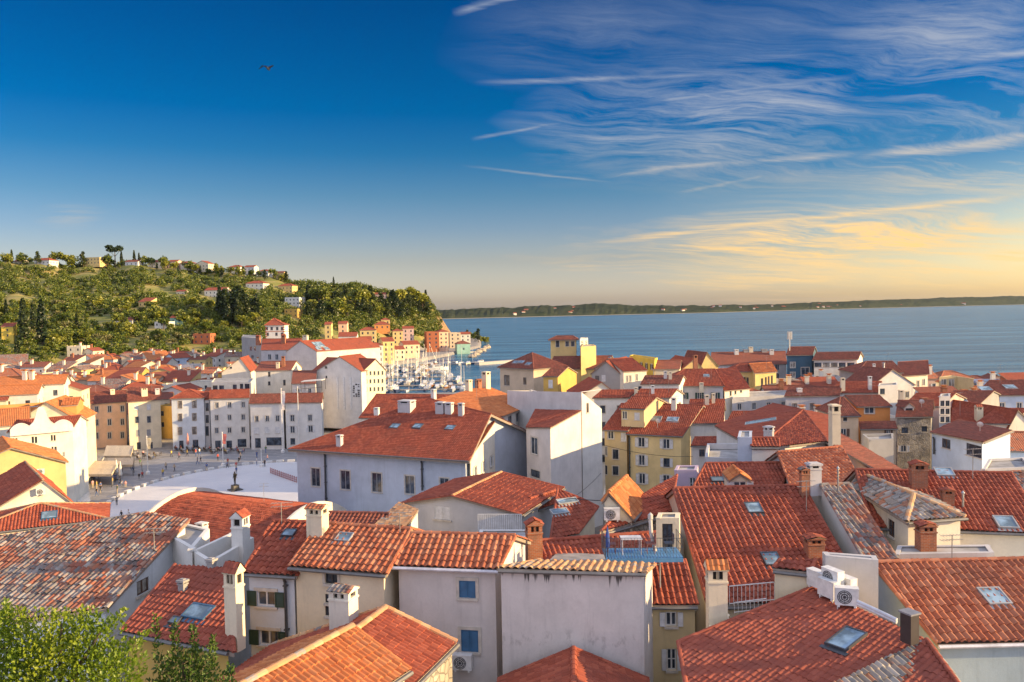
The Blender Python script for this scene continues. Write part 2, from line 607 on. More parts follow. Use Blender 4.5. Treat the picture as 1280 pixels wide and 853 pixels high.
def tile_face(mb, poly, tw=.31, L=.40, S=6, amp=.075, step=.04, jit=.0, mat=0, lift=.0):
    c, u, v, n = plane_axes(poly)
    P = np.array([[(p - c).dot(u), (p - c).dot(v)] for p in poly])
    umin, umax = P[:, 0].min(), P[:, 0].max()
    us = np.arange(math.floor(umin / tw * S), math.ceil(umax / tw * S) + 1) * (tw / S)
    us = np.unique(np.clip(us, umin + 1e-4, umax - 1e-4))
    lo = np.full(len(us), np.inf); hi = np.full(len(us), -np.inf)
    m = len(P)
    for i in range(m):
        p, q = P[i], P[(i + 1) % m]
        a, b = min(p[0], q[0]), max(p[0], q[0])
        if b - a < 1e-9: continue
        s = (us >= a - 1e-9) & (us <= b + 1e-9)
        vv = p[1] + (us[s] - p[0]) / (q[0] - p[0]) * (q[1] - p[1])
        lo[s] = np.minimum(lo[s], vv); hi[s] = np.maximum(hi[s], vv)
    ok = np.isfinite(lo)
    us, lo, hi = us[ok], lo[ok], hi[ok]
    if len(us) < 2: return
    k0, k1 = math.floor(lo.min() / L), math.ceil(hi.max() / L)
    ks = np.arange(k0, k1)
    K = len(ks)
    col = np.floor(us / tw + .5).astype(int)
    rs = np.random.RandomState(abs(int(c[0] * 37 + c[1] * 91)) % 99991)
    tab = rs.uniform(-1, 1, (997,))
    hashed = tab[(col[:, None] * 131 + ks[None, :] * 57) % 997]
    hashed2 = tab[(col[:, None] * 17 + ks[None, :] * 211 + 5) % 997]
    crest = .5 + .5 * np.cos(2 * math.pi * us / tw)
    prof = amp * np.power(crest, .65)
    vlo = ks[None, :] * L + jit * .9 * hashed2 * L * .3 + 0 * us[:, None]
    vhi = (ks[None, :] + 1) * L + 0 * us[:, None]
    hl = prof[:, None] + step + jit * hashed * .03 + 0 * vlo
    hh = prof[:, None] + jit * hashed * .02 + 0 * vhi
    V2 = np.empty((len(us), 2 * K)); H2 = np.empty_like(V2); UVv = np.empty_like(V2)
    V2[:, 0::2] = vlo; V2[:, 1::2] = vhi; H2[:, 0::2] = hl; H2[:, 1::2] = hh
    UVv[:, 0::2] = ks[None, :] + .03; UVv[:, 1::2] = ks[None, :] + .97
    V2 = np.clip(V2, lo[:, None], hi[:, None])
    H2 = H2 + .022 * np.sin(us[:, None] * .9 + c[0]) * np.sin(V2 * .8 + c[1]) + .012 * np.sin(us[:, None] * 2.3 + c[1])
    X = c + us[:, None, None] * u + V2[:, :, None] * v + (H2 + lift)[:, :, None] * n
    X = X.reshape(-1, 3)
    nu, nk = V2.shape
    I = np.arange(nu * nk).reshape(nu, nk)
    F = np.stack([I[:-1, :-1], I[1:, :-1], I[1:, 1:], I[:-1, 1:]], -1)
    dv = np.maximum(np.abs(V2[:-1, 1:] - V2[:-1, :-1]), np.abs(V2[1:, 1:] - V2[1:, :-1]))
    inside = ~((V2[:-1, 1:] <= lo[:-1, None] + 1e-6) & (V2[1:, 1:] <= lo[1:, None] + 1e-6)) & \
             ~((V2[:-1, :-1] >= hi[:-1, None] - 1e-6) & (V2[1:, :-1] >= hi[1:, None] - 1e-6))
    F = F[inside]
    used = np.unique(F)
    remap = np.full(nu * nk, -1); remap[used] = np.arange(len(used))
    uvs = np.stack([np.repeat((us / tw + .5)[:, None], nk, 1), UVv], -1).reshape(-1, 2)
    uvs[:, 0] += 1e-3
    mb.add(X[used], remap[F], mat, uvs[used])

def smooth_face(mb, poly, tw=.31, L=.40, mat=0, lift=.03):
    c, u, v, n = plane_axes(poly)
    V = [p + n * lift for p in poly]
    uv = [((p - c).dot(u) / tw + .5, (p - c).dot(v) / L) for p in poly]
    F = list(range(len(poly)))
    nn = sum((np.cross(poly[i] - c, poly[(i + 1) % len(poly)] - c) for i in range(len(poly))), np.zeros(3))
    if nn[2] < 0: F.reverse()
    mb.add(V, [F], mat, uv)

def ridge_tiles(mb, a, b, rad=.15, mat=0, real=True, up=(0, 0, 1.0)):
    d = b - a; Ln = np.linalg.norm(d)
    if Ln < .2: return
    d = d / Ln
    x = nrm(np.cross(d, up)); y = nrm(np.cross(x, d))
    n = max(1, int(round(Ln / .42))) if real else 1
    seg = 5
    for i in range(n):
        p, q = a + d * (Ln * i / n), a + d * (Ln * (i + 1) / n + (.03 if real and i < n - 1 else 0))
        r0, r1 = rad, rad * (.84 if real else 1)
        V = []; uv = []
        for P_, r in ((p, r0), (q, r1)):
            for k in range(seg + 1):
                an = math.pi * k / seg
                V.append(P_ + r * math.cos(an) * x + (r * .85 * math.sin(an) - .02) * y)
                uv.append((1000.5 + i * 3, 77.5))
        F = [(k, k + 1, seg + 2 + k, seg + 1 + k) for k in range(seg)]
        F += [tuple(range(seg + 1))[::-1]]
        mb.add(V, F, mat, uv)

# ------------------------------------------------------------------ walls
def key(p): return (round(p[0], 2), round(p[1], 2), round(p[2], 2))
def area2(poly):
    return sum(poly[i][0] * poly[(i + 1) % len(poly)][1] - poly[(i + 1) % len(poly)][0] * poly[i][1] for i in range(len(poly)))

class Wall:
    pass

def outline(faces):
    E = {}
    for fi, f in enumerate(faces):
        for i in range(len(f)):
            E[(key(f[i]), key(f[(i + 1) % len(f)]))] = (f[i], f[(i + 1) % len(f)], fi)
    shared = [e for e in E if (e[1], e[0]) in E]
    free = {e[0]: E[e] for e in E if (e[1], e[0]) not in E}
    start = next(iter(free)); loop = []; cur = start
    for _ in range(len(free) + 2):
        if cur not in free: break
        a, b, fi = free.pop(cur)
        loop.append((a, b, fi)); cur = key(b)
        if cur == start: break
    done = set(); ridges = []
    for e in shared:
        if (e[1], e[0]) in done: continue
        done.add(e); ridges.append((E[e][0], E[e][1], E[e][2], E[(e[1], e[0])][2]))
    return loop, ridges

def plane_z(face, x, y):
    c, u, v, n = plane_axes(face)
    return c[2] - (n[0] * (x - c[0]) + n[1] * (y - c[1])) / n[2]

def make_walls(faces, loop, over, thick, base):
    n = len(loop)
    pts = []
    for i in range(n):
        p = loop[i][0]; e1 = nrm((loop[i][0] - loop[i - 1][0]) * [1, 1, 0]); e2 = nrm((loop[i][1] - loop[i][0]) * [1, 1, 0])
        n1 = np.array([-e1[1], e1[0], 0]); n2 = np.array([-e2[1], e2[0], 0])
        den = 1 + n1.dot(n2)
        off = (n1 + n2) / max(den, .25) * over
        pts.append(p + off)
    segs = []
    for i in range(n):
        q0, q1 = pts[i], pts[(i + 1) % n]
        f = faces[loop[i][2]]
        zc = lambda q, e: min(plane_z(f, q[0], q[1]), e[2] + over * .9)
        segs.append((q0, q1, zc(q0, loop[i][0]) - thick, zc(q1, loop[i][1]) - thick))
    groups = []
    for s in segs:
        d = nrm((s[1] - s[0]) * [1, 1, 0])
        if groups and np.cross(groups[-1][0], d)[2] ** 2 < 4e-4 and groups[-1][0].dot(d) > 0:
            groups[-1][1].append(s)
        else:
            groups.append([d, [s]])
    if len(groups) > 1 and np.cross(groups[-1][0], groups[0][0])[2] ** 2 < 4e-4 and groups[-1][0].dot(groups[0][0]) > 0:
        groups[0][1] = groups[-1][1] + groups[0][1]; groups.pop()
    walls = []
    for d, ss in groups:
        w = Wall(); w.p = ss[0][0] * [1, 1, 0]; w.d = d; w.n = np.array([d[1], -d[0], 0])
        w.bp = []
        for s in ss:
            for q, z in ((s[0], s[2]), (s[1], s[3])):
                uu = (q * [1, 1, 0] - w.p).dot(d)
                if w.bp and uu - w.bp[-1][0] < 1e-3: continue
                w.bp.append((uu, z))
        w.L = w.bp[-1][0]; w.base = base; w.wins = []
        walls.append(w)
    return walls

def wall_top(w, u):
    return float(np.interp(u, [b[0] for b in w.bp], [b[1] for b in w.bp]))

def find_wall(walls, px, py):
    best = None
    d = ray(px, py)
    for w in walls:
        if d.dot(w.n) > -1e-4: continue
        p = hit_plane(px, py, w.p, w.n)
        if p is None: continue
        uu = (p - w.p).dot(w.d)
        if -.3 <= uu <= w.L + .3 and w.base - .5 <= p[2] <= wall_top(w, min(max(uu, 0), w.L)) + .6:
            if best is None or p[1] < best[1][1]:
                best = (w, p, uu)
    return best

def wall_mesh(mb, w, mat, dep):
    us = sorted(set([b[0] for b in w.bp] + [x for q in w.wins for x in (q[0], q[1])]))
    pt = lambda u, z, i=0.0: w.p + w.d * u - w.n * i + np.array([0, 0, z])
    for ua, ub in zip(us[:-1], us[1:]):
        if ub - ua < 1e-4: continue
        um = .5 * (ua + ub)
        hs = sorted([q for q in w.wins if q[0] - 1e-6 <= um <= q[1] + 1e-6], key=lambda q: q[2])
        z = w.base
        for q in hs:
            if q[2] > z + 1e-4: mb.quad(pt(ua, z), pt(ub, z), pt(ub, q[2]), pt(ua, q[2]), mat)
            z = max(z, q[3])
        ta, tb = wall_top(w, ua), wall_top(w, ub)
        mb.quad(pt(ua, z), pt(ub, z), pt(ub, max(tb, z)), pt(ua, max(ta, z)), mat)
    for (a, b, c, d) in w.wins:
        mb.quad(pt(a, c), pt(a, d), pt(a, d, dep), pt(a, c, dep), mat)
        mb.quad(pt(b, d), pt(b, c), pt(b, c, dep), pt(b, d, dep), mat)
        mb.quad(pt(a, c), pt(a, c, dep), pt(b, c, dep), pt(b, c), mat)
        mb.quad(pt(a, d, dep), pt(a, d), pt(b, d), pt(b, d, dep), mat)

SHUT = {'g': ('green_shutter_paint', (.016, .05, .035)), 'b': ('blue_shutter_paint', (.035, .13, .26)), 'w': ('white_shutter_paint', (.62, .62, .62)),
        'n': ('brown_shutter_paint', (.10, .045, .025)), 'y': ('grey_shutter_paint', (.30, .30, .31)), 'd': ('dark_shutter_paint', (.03, .025, .02))}

def shutter(mb, w, u0, u1, z0, z1, out):
    pt = lambda u, z, i: w.p + w.d * u + w.n * i + np.array([0, 0, z])
    ax = [w.d, w.n, np.array([0, 0, 1.0])]
    th = .022
    f = .055
    for (a, b, c, d) in ((u0, u0 + f, z0, z1), (u1 - f, u1, z0, z1), (u0 + f, u1 - f, z0, z0 + f), (u0 + f, u1 - f, z1 - f, z1)):
        mb.box(pt((a + b) / 2, (c + d) / 2, out), ax, ((b - a) / 2, th, (d - c) / 2))
    k = max(3, int((z1 - z0 - 2 * f) / .11))
    for i in range(k):
        za = z0 + f + (z1 - z0 - 2 * f) * i / k; zb = z0 + f + (z1 - z0 - 2 * f) * (i + 1) / k
        mb.quad(pt(u0 + f, za, out + .014), pt(u1 - f, za, out + .014), pt(u1 - f, zb, out - .014), pt(u0 + f, zb, out - .014))

def window(w, rect_, style, root, org, near):
    """w: wall; rect_: u0,u1,z0,z1; style: frame colour letter, then 's?' open shutters, 'c?' closed shutters, 'o' surround, 'a' arched"""
    u0, u1, z0, z1 = rect_
    dep = .13 if near else .10
    ax = [w.d, w.n, np.array([0, 0, 1.0])]
    pt = lambda u, z, i: w.p + w.d * u + w.n * i + np.array([0, 0, z])
    W_, H_ = u1 - u0, z1 - z0
    st = style
    frame_m = {'w': plain('white_window_frame', (.66, .65, .62), .5), 'n': plain('brown_window_frame', (.10, .05, .03), .5), 'k': plain('dark_window_frame', (.04, .04, .045), .4),
               'y': plain('grey_window_frame', (.30, .31, .32), .5)}[st[0]]
    mb = MB()
    closed = 'c' in st
    f = min(.065, W_ * .13)
    y = -dep + .045
    def bar(a, b, c, d, t=.025, yy=None):
        mb.box(pt((a + b) / 2, (c + d) / 2, y if yy is None else yy), ax, ((b - a) / 2, t, (d - c) / 2), 0)
    bar(u0 + .002, u0 + f, z0 + .002, z1 - .002); bar(u1 - f, u1 - .002, z0 + .002, z1 - .002)
    bar(u0 + f, u1 - f, z0 + .002, z0 + f); bar(u0 + f, u1 - f, z1 - f, z1 - .002)
    if not closed:
        um = (u0 + u1) / 2
        bar(um - f * .6, um + f * .6, z0 + f, z1 - f)
        if near and H_ > .9:
            for q in ((.5,) if H_ < 1.5 else (.34, .67)):
                zz = z0 + H_ * q
                bar(u0 + f, um - f * .6, zz - .018, zz + .018, .018); bar(um + f * .6, u1 - f, zz - .018, zz + .018, .018)
    if 'o' in st:                                       # stone surround and sill
        sw = min(.14, W_ * .2)
        for (a, b, c, d) in ((u0 - sw, u0 - .003, z0, z1), (u1 + .003, u1 + sw, z0, z1), (u0 - sw, u1 + sw, z1 + .003, z1 + sw)):
            mb.box(pt((a + b) / 2, (c + d) / 2, .012), ax, ((b - a) / 2, .03, (d - c) / 2), 1)
    mb.box(pt((u0 + u1) / 2, z0 - .055, .03), ax, (W_ / 2 + min(.12, W_ * .14), .07, .05), 1)
    o = mb.build('window', [frame_m, plain('pale_stone_trim', (.55, .50, .43), .9)], root, org)
    if not closed:
        p = MB(); p.quad(pt(u0 + .01, z0 + .01, -dep + .03), pt(u1 - .01, z0 + .01, -dep + .03), pt(u1 - .01, z1 - .01, -dep + .03), pt(u0 + .01, z1 - .01, -dep + .03))
        p.build('pane', glass_mat('curtained_glass', (.16, .15, .135), .35) if 'l' in st else glass_mat(), o, org)
    for i, ch in enumerate(st):
        if ch in 'sc' and i + 1 < len(st) and i > 0:
            nm, colr = SHUT[st[i + 1]]
            m = plain(nm, colr, .55)
            hw = W_ / 2
            spans = ((u0 - hw - .02, u0 - .02), (u1 + .02, u1 + hw + .02)) if ch == 's' else ((u0 + .01, (u0 + u1) / 2 - .005), ((u0 + u1) / 2 + .005, u1 - .01))
            for a, b in spans:
                s = MB(); shutter(s, w, a, b, z0 + .01, z1 - .01, .06 if ch == 's' else -.02)
                s.build('shutter', m, o, org)
            break
    return o

CH_MATS = {'w': 'brightwhite', 'c': 'cream', 's': 'lightgrey', 'g': 'grey', 'b': 'brickwork', 'k': 'darkstone', 'p': 'palecream'}
def chimney(faces, px, yb, yt, wpx, style, matk, roof, org, ax2, roofkey, near):
    d = ray(px, yb); best = None
    for f in faces:
        c, u, v, n = plane_axes(f)
        p = hit_plane(px, yb, c, n)
        if p is None: continue
        P2 = [((q - c).dot(u), (q - c).dot(v)) for q in f]; a = ((p - c).dot(u), (p - c).dot(v))
        s = [(P2[(i + 1) % len(P2)][0] - P2[i][0]) * (a[1] - P2[i][1]) - (P2[(i + 1) % len(P2)][1] - P2[i][1]) * (a[0] - P2[i][0]) for i in range(len(P2))]
        if min(s) > -.9 and (best is None or p[1] < best[1]): best = p
    if best is None:
        f = faces[0]; c, u, v, n = plane_axes(f); best = hit_plane(px, yb, c, n)
        if best is None or best[1] < 5 or abs(best[1] - c[1]) > 25:
            print('NOCHIM', px, yb); return
    k = best[1] / 1000
    w = wpx * k; h = (yb - yt) * k
    u, n = ax2
    ax = [u, n, np.array([0, 0, 1.0])]
    mb = MB()
    dp = w * .8
    b = best + n * dp * .5
    m_w = wmat(CH_MATS[matk])
    m_t = roof_mat(roofkey, not near)
    m_d = plain('dark_opening', (.02, .018, .016), .9)  # near-black block filling the openings under the cap
    mats = [m_w, m_t, m_d]
    Z = lambda z: b + np.array([0, 0, z])
    if style == 'm':
        mb.tube([Z(-.3), Z(h)], w / 2, 8, 0); mb.lathe(Z(h), [(w * .8, 0), (w * .8, .04), (.01, .16)], 8, 0)
        mats = [plain('galvanised_pipe', (.38, .39, .40), .35, .8)]
    else:
        capz = h * (.80 if style == 'p' else .72)
        mb.box(Z((capz - .6) / 2), ax, (w / 2, dp / 2, (capz + .6) / 2), 0)
        if near:
            mb.box(Z(capz * .94), ax, (w / 2 + .035, dp / 2 + .035, .035), 0)
        if style == 'p':                                  # slab on little piers
            for sx in (-1, 1):
                for sy in (-1, 1):
                    mb.box(Z(capz + h * .06) + u * sx * (w / 2 - w * .12) + n * sy * (dp / 2 - dp * .12), ax, (w * .11, dp * .11, h * .06), 0)
            mb.box(Z(capz + h * .06), ax, (w * .3, dp * .3, h * .055), 2)
            mb.box(Z(capz + h * .12 + .05), ax, (w / 2 + .06, dp / 2 + .06, .05), 0)
            mb.box(Z(capz + h * .12 + .12), ax, (w / 2 - .05, dp / 2 - .05, .025), 0)
        else:                                             # little tiled roof over smoke openings
            hh = h * .13
            for sx in (-1, 1):
                for sy in (-1, 1):
                    mb.box(Z(capz + hh / 2) + u * sx * w * .38 + n * sy * dp * .38, ax, (w * .115, dp * .115, hh / 2), 0)
                mb.box(Z(capz + hh / 2) + u * sx * w * .002, ax, (w * .07, dp * .47, hh / 2), 0)
            mb.box(Z(capz + hh * .5), ax, (w * .34, dp * .34, hh * .49), 2)
            rz = capz + hh + .01; ov = .07 if near else .05
            mb.box(Z(rz + .015), ax, (w / 2 + ov * .6, dp / 2 + ov * .6, .02), 0)
            A_ = [Z(rz + .04) + u * sx * (w / 2 + ov) + n * sy * (dp / 2 + ov) for sx, sy in ((-1, -1), (1, -1), (1, 1), (-1, 1))]
            hr = max(h - rz - .06, .12)
            if style == 'c':      # ridge along the front
                r0, r1 = Z(rz + .04 + hr) - u * (w / 2 + ov), Z(rz + .04 + hr) + u * (w / 2 + ov)
                fs = [[A_[0], A_[1], r1, r0], [A_[2], A_[3], r0, r1]]
                tri = [[A_[1], A_[2], r1], [A_[3], A_[0], r0]]
            else:                 # gable to the front
                r0, r1 = Z(rz + .04 + hr) - n * (dp / 2 + ov), Z(rz + .04 + hr) + n * (dp / 2 + ov)
                fs = [[A_[0], r0, r1, A_[3]], [A_[1], A_[2], r1, r0]]
                tri = [[A_[0], A_[1], r0], [A_[2], A_[3], r1]]
            for f in fs:
                if near: tile_face(mb, f, .21, .3, 4, .035, .02, .5, 1)
                else: smooth_face(mb, f, mat=1)
            for t in tri: mb.add(t, [(0, 1, 2)], 0)
            mb.add(A_, [(3, 2, 1, 0)], 0)
    return mb.build('chimney', mats, roof, org)

def skylight(faces, px, py, w, h, roof, org, style='d'):
    best = None
    for f in faces:
        c, u, v, n = plane_axes(f)
        p = hit_plane(px, py, c, n)
        if p is None or ray(px, py).dot(n) > 0: continue
        P2 = [((q - c).dot(u), (q - c).dot(v)) for q in f]
        if area2([(a, b) for a, b in P2]) < 0: P2 = P2[::-1]
        a = ((p - c).dot(u), (p - c).dot(v))
        s = [(P2[(i + 1) % len(P2)][0] - P2[i][0]) * (a[1] - P2[i][1]) - (P2[(i + 1) % len(P2)][1] - P2[i][1]) * (a[0] - P2[i][0]) for i in range(len(P2))]
        if min(s) > -.5 and (best is None or p[1] < best[0][1]): best = (p, u, v, n)
    if best is None:
        print('NOSKY', px, py); return
    p, u, v, n = best
    mb = MB(); ax = [u, v, n]
    f = .07 * min(1, w); H = .10
    for (a, b, c_, d) in ((-w / 2, w / 2, h / 2 - f, h / 2), (-w / 2, w / 2, -h / 2, -h / 2 + f), (-w / 2, -w / 2 + f, -h / 2 + f, h / 2 - f), (w / 2 - f, w / 2, -h / 2 + f, h / 2 - f)):
        mb.box(p + u * (a + b) / 2 + v * (c_ + d) / 2 + n * H, ax, ((b - a) / 2, (d - c_) / 2, .07), 0)
    mb.box(p + n * .055 - v * (h / 2 + .10), ax, (w / 2 + .1, .1, .015), 0)
    fr = {'d': plain('dark_skylight_frame', (.06, .065, .075), .4), 'l': plain('grey_skylight_frame', (.34, .34, .34), .5), 'b': plain('blue_skylight_frame', (.05, .12, .2), .4)}[style]
    o = mb.build('skylight', fr, roof, org)
    g = MB(); g.quad(*[p + u * sx * (w / 2 - f) + v * sy * (h / 2 - f) + n * (H + .045) for sx, sy in ((-1, -1), (1, -1), (1, 1), (-1, 1))])
    g.build('pane', glass_mat('skylight_glass', (.10, .15, .19), .12), o, org)
    return o

HOUSES = []
TILE_SIZE = {'pinkish white house with two': (.30, .38, .105), 'cream house under wavy': (.30, .38, .105), 'narrow bluish white': (.29, .36, .10), 'blank stained white wall under': (.30, .4, .085), 'five air conditioners': (.215, .34, .045),
             'bright orange tiles and a pale': (.21, .34, .075), 'stone-walled house': (.20, .30, .065), 'wavy orange-red': (.285, .38, .105), 'huge plain red': (.30, .36, .11), 'long red slope and two': (.25, .36, .09), 'small ridged roof': (.2, .3, .05),
             'lichen-grey tile roof': (.27, .40, .085), 'patchy grey and orange': (.24, .36, .08)}
def H(name, label, faces, wall='cream', roof='red', base=None, cat='house', over=.22, near=None, wins=(), chims=(), skies=(), group=None,
      grid=None, jit=None, thick=.16, tiled=True, ridges=True, gutter=False, parapet=0.0, band=None, pipes=(), rstyle='same', tile=(.27, .38, .085)):
    for k_, v_ in TILE_SIZE.items():
        if k_ in label: tile = v_
    faces = [[np.asarray(p, float) for p in f] for f in faces]
    faces = [f if area2(f) > 0 else f[::-1] for f in faces]
    ff = []
    for f in faces:                                       # warped slopes are folded into triangles
        c_, u_, v_, n_ = plane_axes(f)
        if len(f) == 4 and max(abs((p - c_).dot(n_)) for p in f) > .10: ff += [[f[0], f[1], f[2]], [f[0], f[2], f[3]]]
        else: ff.append(f)
    faces = ff
    allp = np.array([p for f in faces for p in f])
    cx, cy = allp[:, 0].mean(), allp[:, 1].mean()
    D = allp[:, 1].min()
    if near is None: near = D < 135
    fine = D < 75
    if base is None:
        base = min(float(ground_z(x, y)) for x, y in ((cx, cy), (allp[0, 0], allp[0, 1]))) - 1.2
    org = np.array([cx, cy, base])
    root = empty(name, org)
    tag(root, label, cat, group)
    loop, rid = outline(faces)
    if not tiled and parapet > 0: th = 0.0
    else: th = thick
    walls = make_walls(faces, loop, over if tiled else 0.0, th if tiled else -parapet, base)
    if tiled and D < 130 and not gutter and len(loop) < 12: gutter = True
    if grid is None and len(wins) < 2 and 85 < D < 245 and name in ('town_house', 'apartment_house') and not any(k_ in label for k_ in ('blank', 'plain', 'wall', 'sliver', 'court', 'tower house', 'lean-to roof set')):
        grid = (2.9, 2.9, .85, 1.3, ['wo', 'wosg', 'ko', 'wosn', 'wosw', 'nol'][int(abs(cx) * 7 + D) % 6])
    # windows
    made = []
    for wspec in wins:
        x0, y0, x1, y1, st = wspec[:5]
        hit = find_wall(walls, (x0 + x1) / 2, (y0 + y1) / 2)
        if hit is None:
            print('NOWIN', name, label, wspec); continue
        w = hit[0]
        l = hit_plane(x0, (y0 + y1) / 2, w.p, w.n); r = hit_plane(x1, (y0 + y1) / 2, w.p, w.n)
        tp = hit_plane((x0 + x1) / 2, y0, w.p, w.n); bt = hit_plane((x0 + x1) / 2, y1, w.p, w.n)
        if l is None or r is None: continue
        u0, u1 = sorted(((l - w.p).dot(w.d), (r - w.p).dot(w.d)))
        made.append((w, u0, u1, bt[2], tp[2], st))
    if grid:
        for w in walls:
            if w.n.dot(np.array([cx, cy, 0]) - [0, 0, 0]) > 0: continue
            top = min(b[1] for b in w.bp); hgt = top - base - 1.2
            cols = int(w.L / grid[0]); rows = int(hgt / grid[1])
            for i in range(cols):
                for j in range(min(rows, 4)):
                    uc = w.L * (i + .5) / cols; zc = top - .9 - grid[1] * (j + .35)
                    made.append((w, uc - grid[2] / 2, uc + grid[2] / 2, zc - grid[3] / 2, zc + grid[3] / 2, grid[4]))
    for (w, u0, u1, z0, z1, st) in made:
        u0, u1 = max(u0, .04), min(u1, w.L - .04)
        zt = min(wall_top(w, u0), wall_top(w, u1)) - .04
        z1 = min(z1, zt); z0 = max(z0, base + .1)
        if u1 - u0 < .12 or z1 - z0 < .12: continue
        if any(not (u1 < q[0] - .05 or u0 > q[1] + .05 or z1 < q[2] - .05 or z0 > q[3] + .05) for q in w.wins): continue
        w.wins.append((u0, u1, z0, z1)); w_st = st
        w.__dict__.setdefault('st', []).append(st)
    mw = MB()
    for w in walls: wall_mesh(mw, w, 0, .13 if fine else .10)
    mats = [wmat(wall)]
    wobj = mw.build('wall', mats, root, org)
    if not grid or grid[4] != 'x':
        for w in walls:
            for q, st in zip(w.wins, w.__dict__.get('st', [])):
                window(w, q, st, root, org, fine)
    else:
        mp = MB()
    # tiny houses: dark panes stay inside the wall mesh
    if grid and grid[4] == 'x':
        me = wobj.data
        m2 = MB()
        for w in walls:
            for (a, b, c, d) in w.wins:
                pt = lambda u, z: w.p + w.d * u - w.n * .095 + np.array([0, 0, z])
                m2.quad(pt(a, c), pt(b, c), pt(b, d), pt(a, d), 1)
        if m2.n:
            k = MB(); k.v = mw.v + m2.v; k.uv = mw.uv + m2.uv; k.f = mw.f + [[i + mw.n for i in f] for f in m2.f]; k.m = mw.m + m2.m; k.n = mw.n + m2.n
            bpy.data.objects.remove(wobj); wobj = k.build('wall', [wmat(wall), glass_mat()], root, org)
    # roof
    mr = MB()
    trim = plain('eaves_board', (.30, .24, .19), .9)
    if tiled:
        j = {'old': 1.0, 'lichen': 1.2, 'mix': .6, 'buff': .7}  .get(roof, .38) if jit is None else jit
        for f in faces:
            if near: tile_face(mr, f, tile[0], tile[1], 6 if fine else 4, tile[2], tile[2] * .42, j)
            else: smooth_face(mr, f, tile[0], tile[1])
        for (a, b, fi) in loop:
            t0 = np.array([0, 0, .012]); t1 = np.array([0, 0, -thick + .01])
            mr.quad(a + t1, b + t1, b + t0, a + t0, 1)
        for f in faces:
            mr.add([p + np.array([0, 0, -thick + .01]) for p in f], [list(range(len(f)))[::-1]], 1)
        if ridges:
            for (a, b, f1, f2) in rid:
                c1 = sum(faces[f1]) / len(faces[f1]); mid = (a + b) / 2
                if plane_axes(faces[f1])[3].dot(plane_axes(faces[f2])[3]) > .975: continue
                c2 = sum(faces[f2]) / len(faces[f2])
                if .5 * (c1 + c2)[2] < mid[2] - .02 or abs(a[2] - b[2]) > .1:
                    ridge_tiles(mr, a + [0, 0, .05], b + [0, 0, .05], .15 if near else .17, 0 if rstyle == 'same' else 2, near)
            if near:
                for (a, b, fi) in loop:                    # verge tiles on sloping edges, and top edge of a lean-to
                    if abs(a[2] - b[2]) > .25 * np.linalg.norm((a - b)[:2]) * .5 and fine:
                        ridge_tiles(mr, a + [0, 0, .045], b + [0, 0, .045], .10, 0, True)
        mats = [roof_mat(roof, not near), trim, roof_mat('buff' if rstyle == 'buff' else 'orange', not near)]
    else:
        for f in faces:
            mr.add([p for p in f], [list(range(len(f)))], 0)
        mats = [plain('flat_roof_screed', (.34, .33, .32), .95, var=.2, scale=.8)]
    if not tiled and parapet > 0:
        for w in walls:                                   # inner face and coping of the parapet
            pt = lambda u, z, i: w.p + w.d * u - w.n * i + np.array([0, 0, z])
            zt = wall_top(w, 0) + .004 * walls.index(w)
            mr.box(pt(w.L / 2, zt - parapet / 2 + .03, .11), [w.d, w.n, np.array([0, 0, 1.0])], (w.L / 2, .105, parapet / 2), 1)
        mats.append(wmat(wall))
    robj = mr.build('roof', mats, root, org)
    u_ax = nrm((faces[0][1] - faces[0][0]) * [1, 1, 0])
    w0 = min(walls, key=lambda w: w.n.dot(nrm([cx, cy, 0])))
    u_ax = w0.d; n_ax = -w0.n
    for ch in chims:
        chimney(faces, ch[0], ch[1], ch[2], ch[3], ch[4], ch[5], robj, org, (u_ax, n_ax), ch[6] if len(ch) > 6 else roof if tiled else 'red', D < 110)
    for sk in skies:
        skylight(faces, sk[0], sk[1], sk[2], sk[3], robj, org, sk[4] if len(sk) > 4 else 'd')
    if gutter:
        g = MB()
        for w in walls:
            if w.n[1] < -.3 and abs(w.bp[0][1] - w.bp[-1][1]) < .1 and len(w.bp) == 2:
                z = w.bp[0][1] + .02
                p = lambda u: w.p + w.d * u + w.n * (over + .07) + np.array([0, 0, z])
                g.tube([p(-over), p(w.L + over)], .075, 6)
        if g.n: g.build('gutter', plain('gutter_paint', (.16, .155, .15), .5) if gutter is True else plain('white_gutter', (.62, .62, .66), .5), root, org)
    for (px0, py0, px1, py1, r, mk) in pipes:
        hit = find_wall(walls, (px0 + px1) / 2, (py0 + py1) / 2)
        if hit is None: print('NOPIPE', label); continue
        w = hit[0]
        a = hit_plane(px0, py0, w.p, w.n); b = hit_plane(px1, py1, w.p, w.n)
        b = np.array([a[0], a[1], b[2]])
        g = MB(); o = w.n * (r + .05)
        g.tube([a + o + w.n * .12 + [0, 0, .25], a + o, b + o], r, 6)
        for q in np.arange(b[2] + .5, a[2], 2.0):
            g.box(np.array([a[0], a[1], q]) + o * .6, [w.d, w.n, np.array([0, 0, 1.0])], (r * 1.5, r + .03, .03))
        g.build('drainpipe', plain('dark_drainpipe', (.05, .055, .06), .5) if mk == 'd' else plain('pale_drainpipe', (.55, .55, .57), .5), root, org)
    HOUSES.append((root, walls, faces, org, robj))
    return root, walls, faces, org, robj
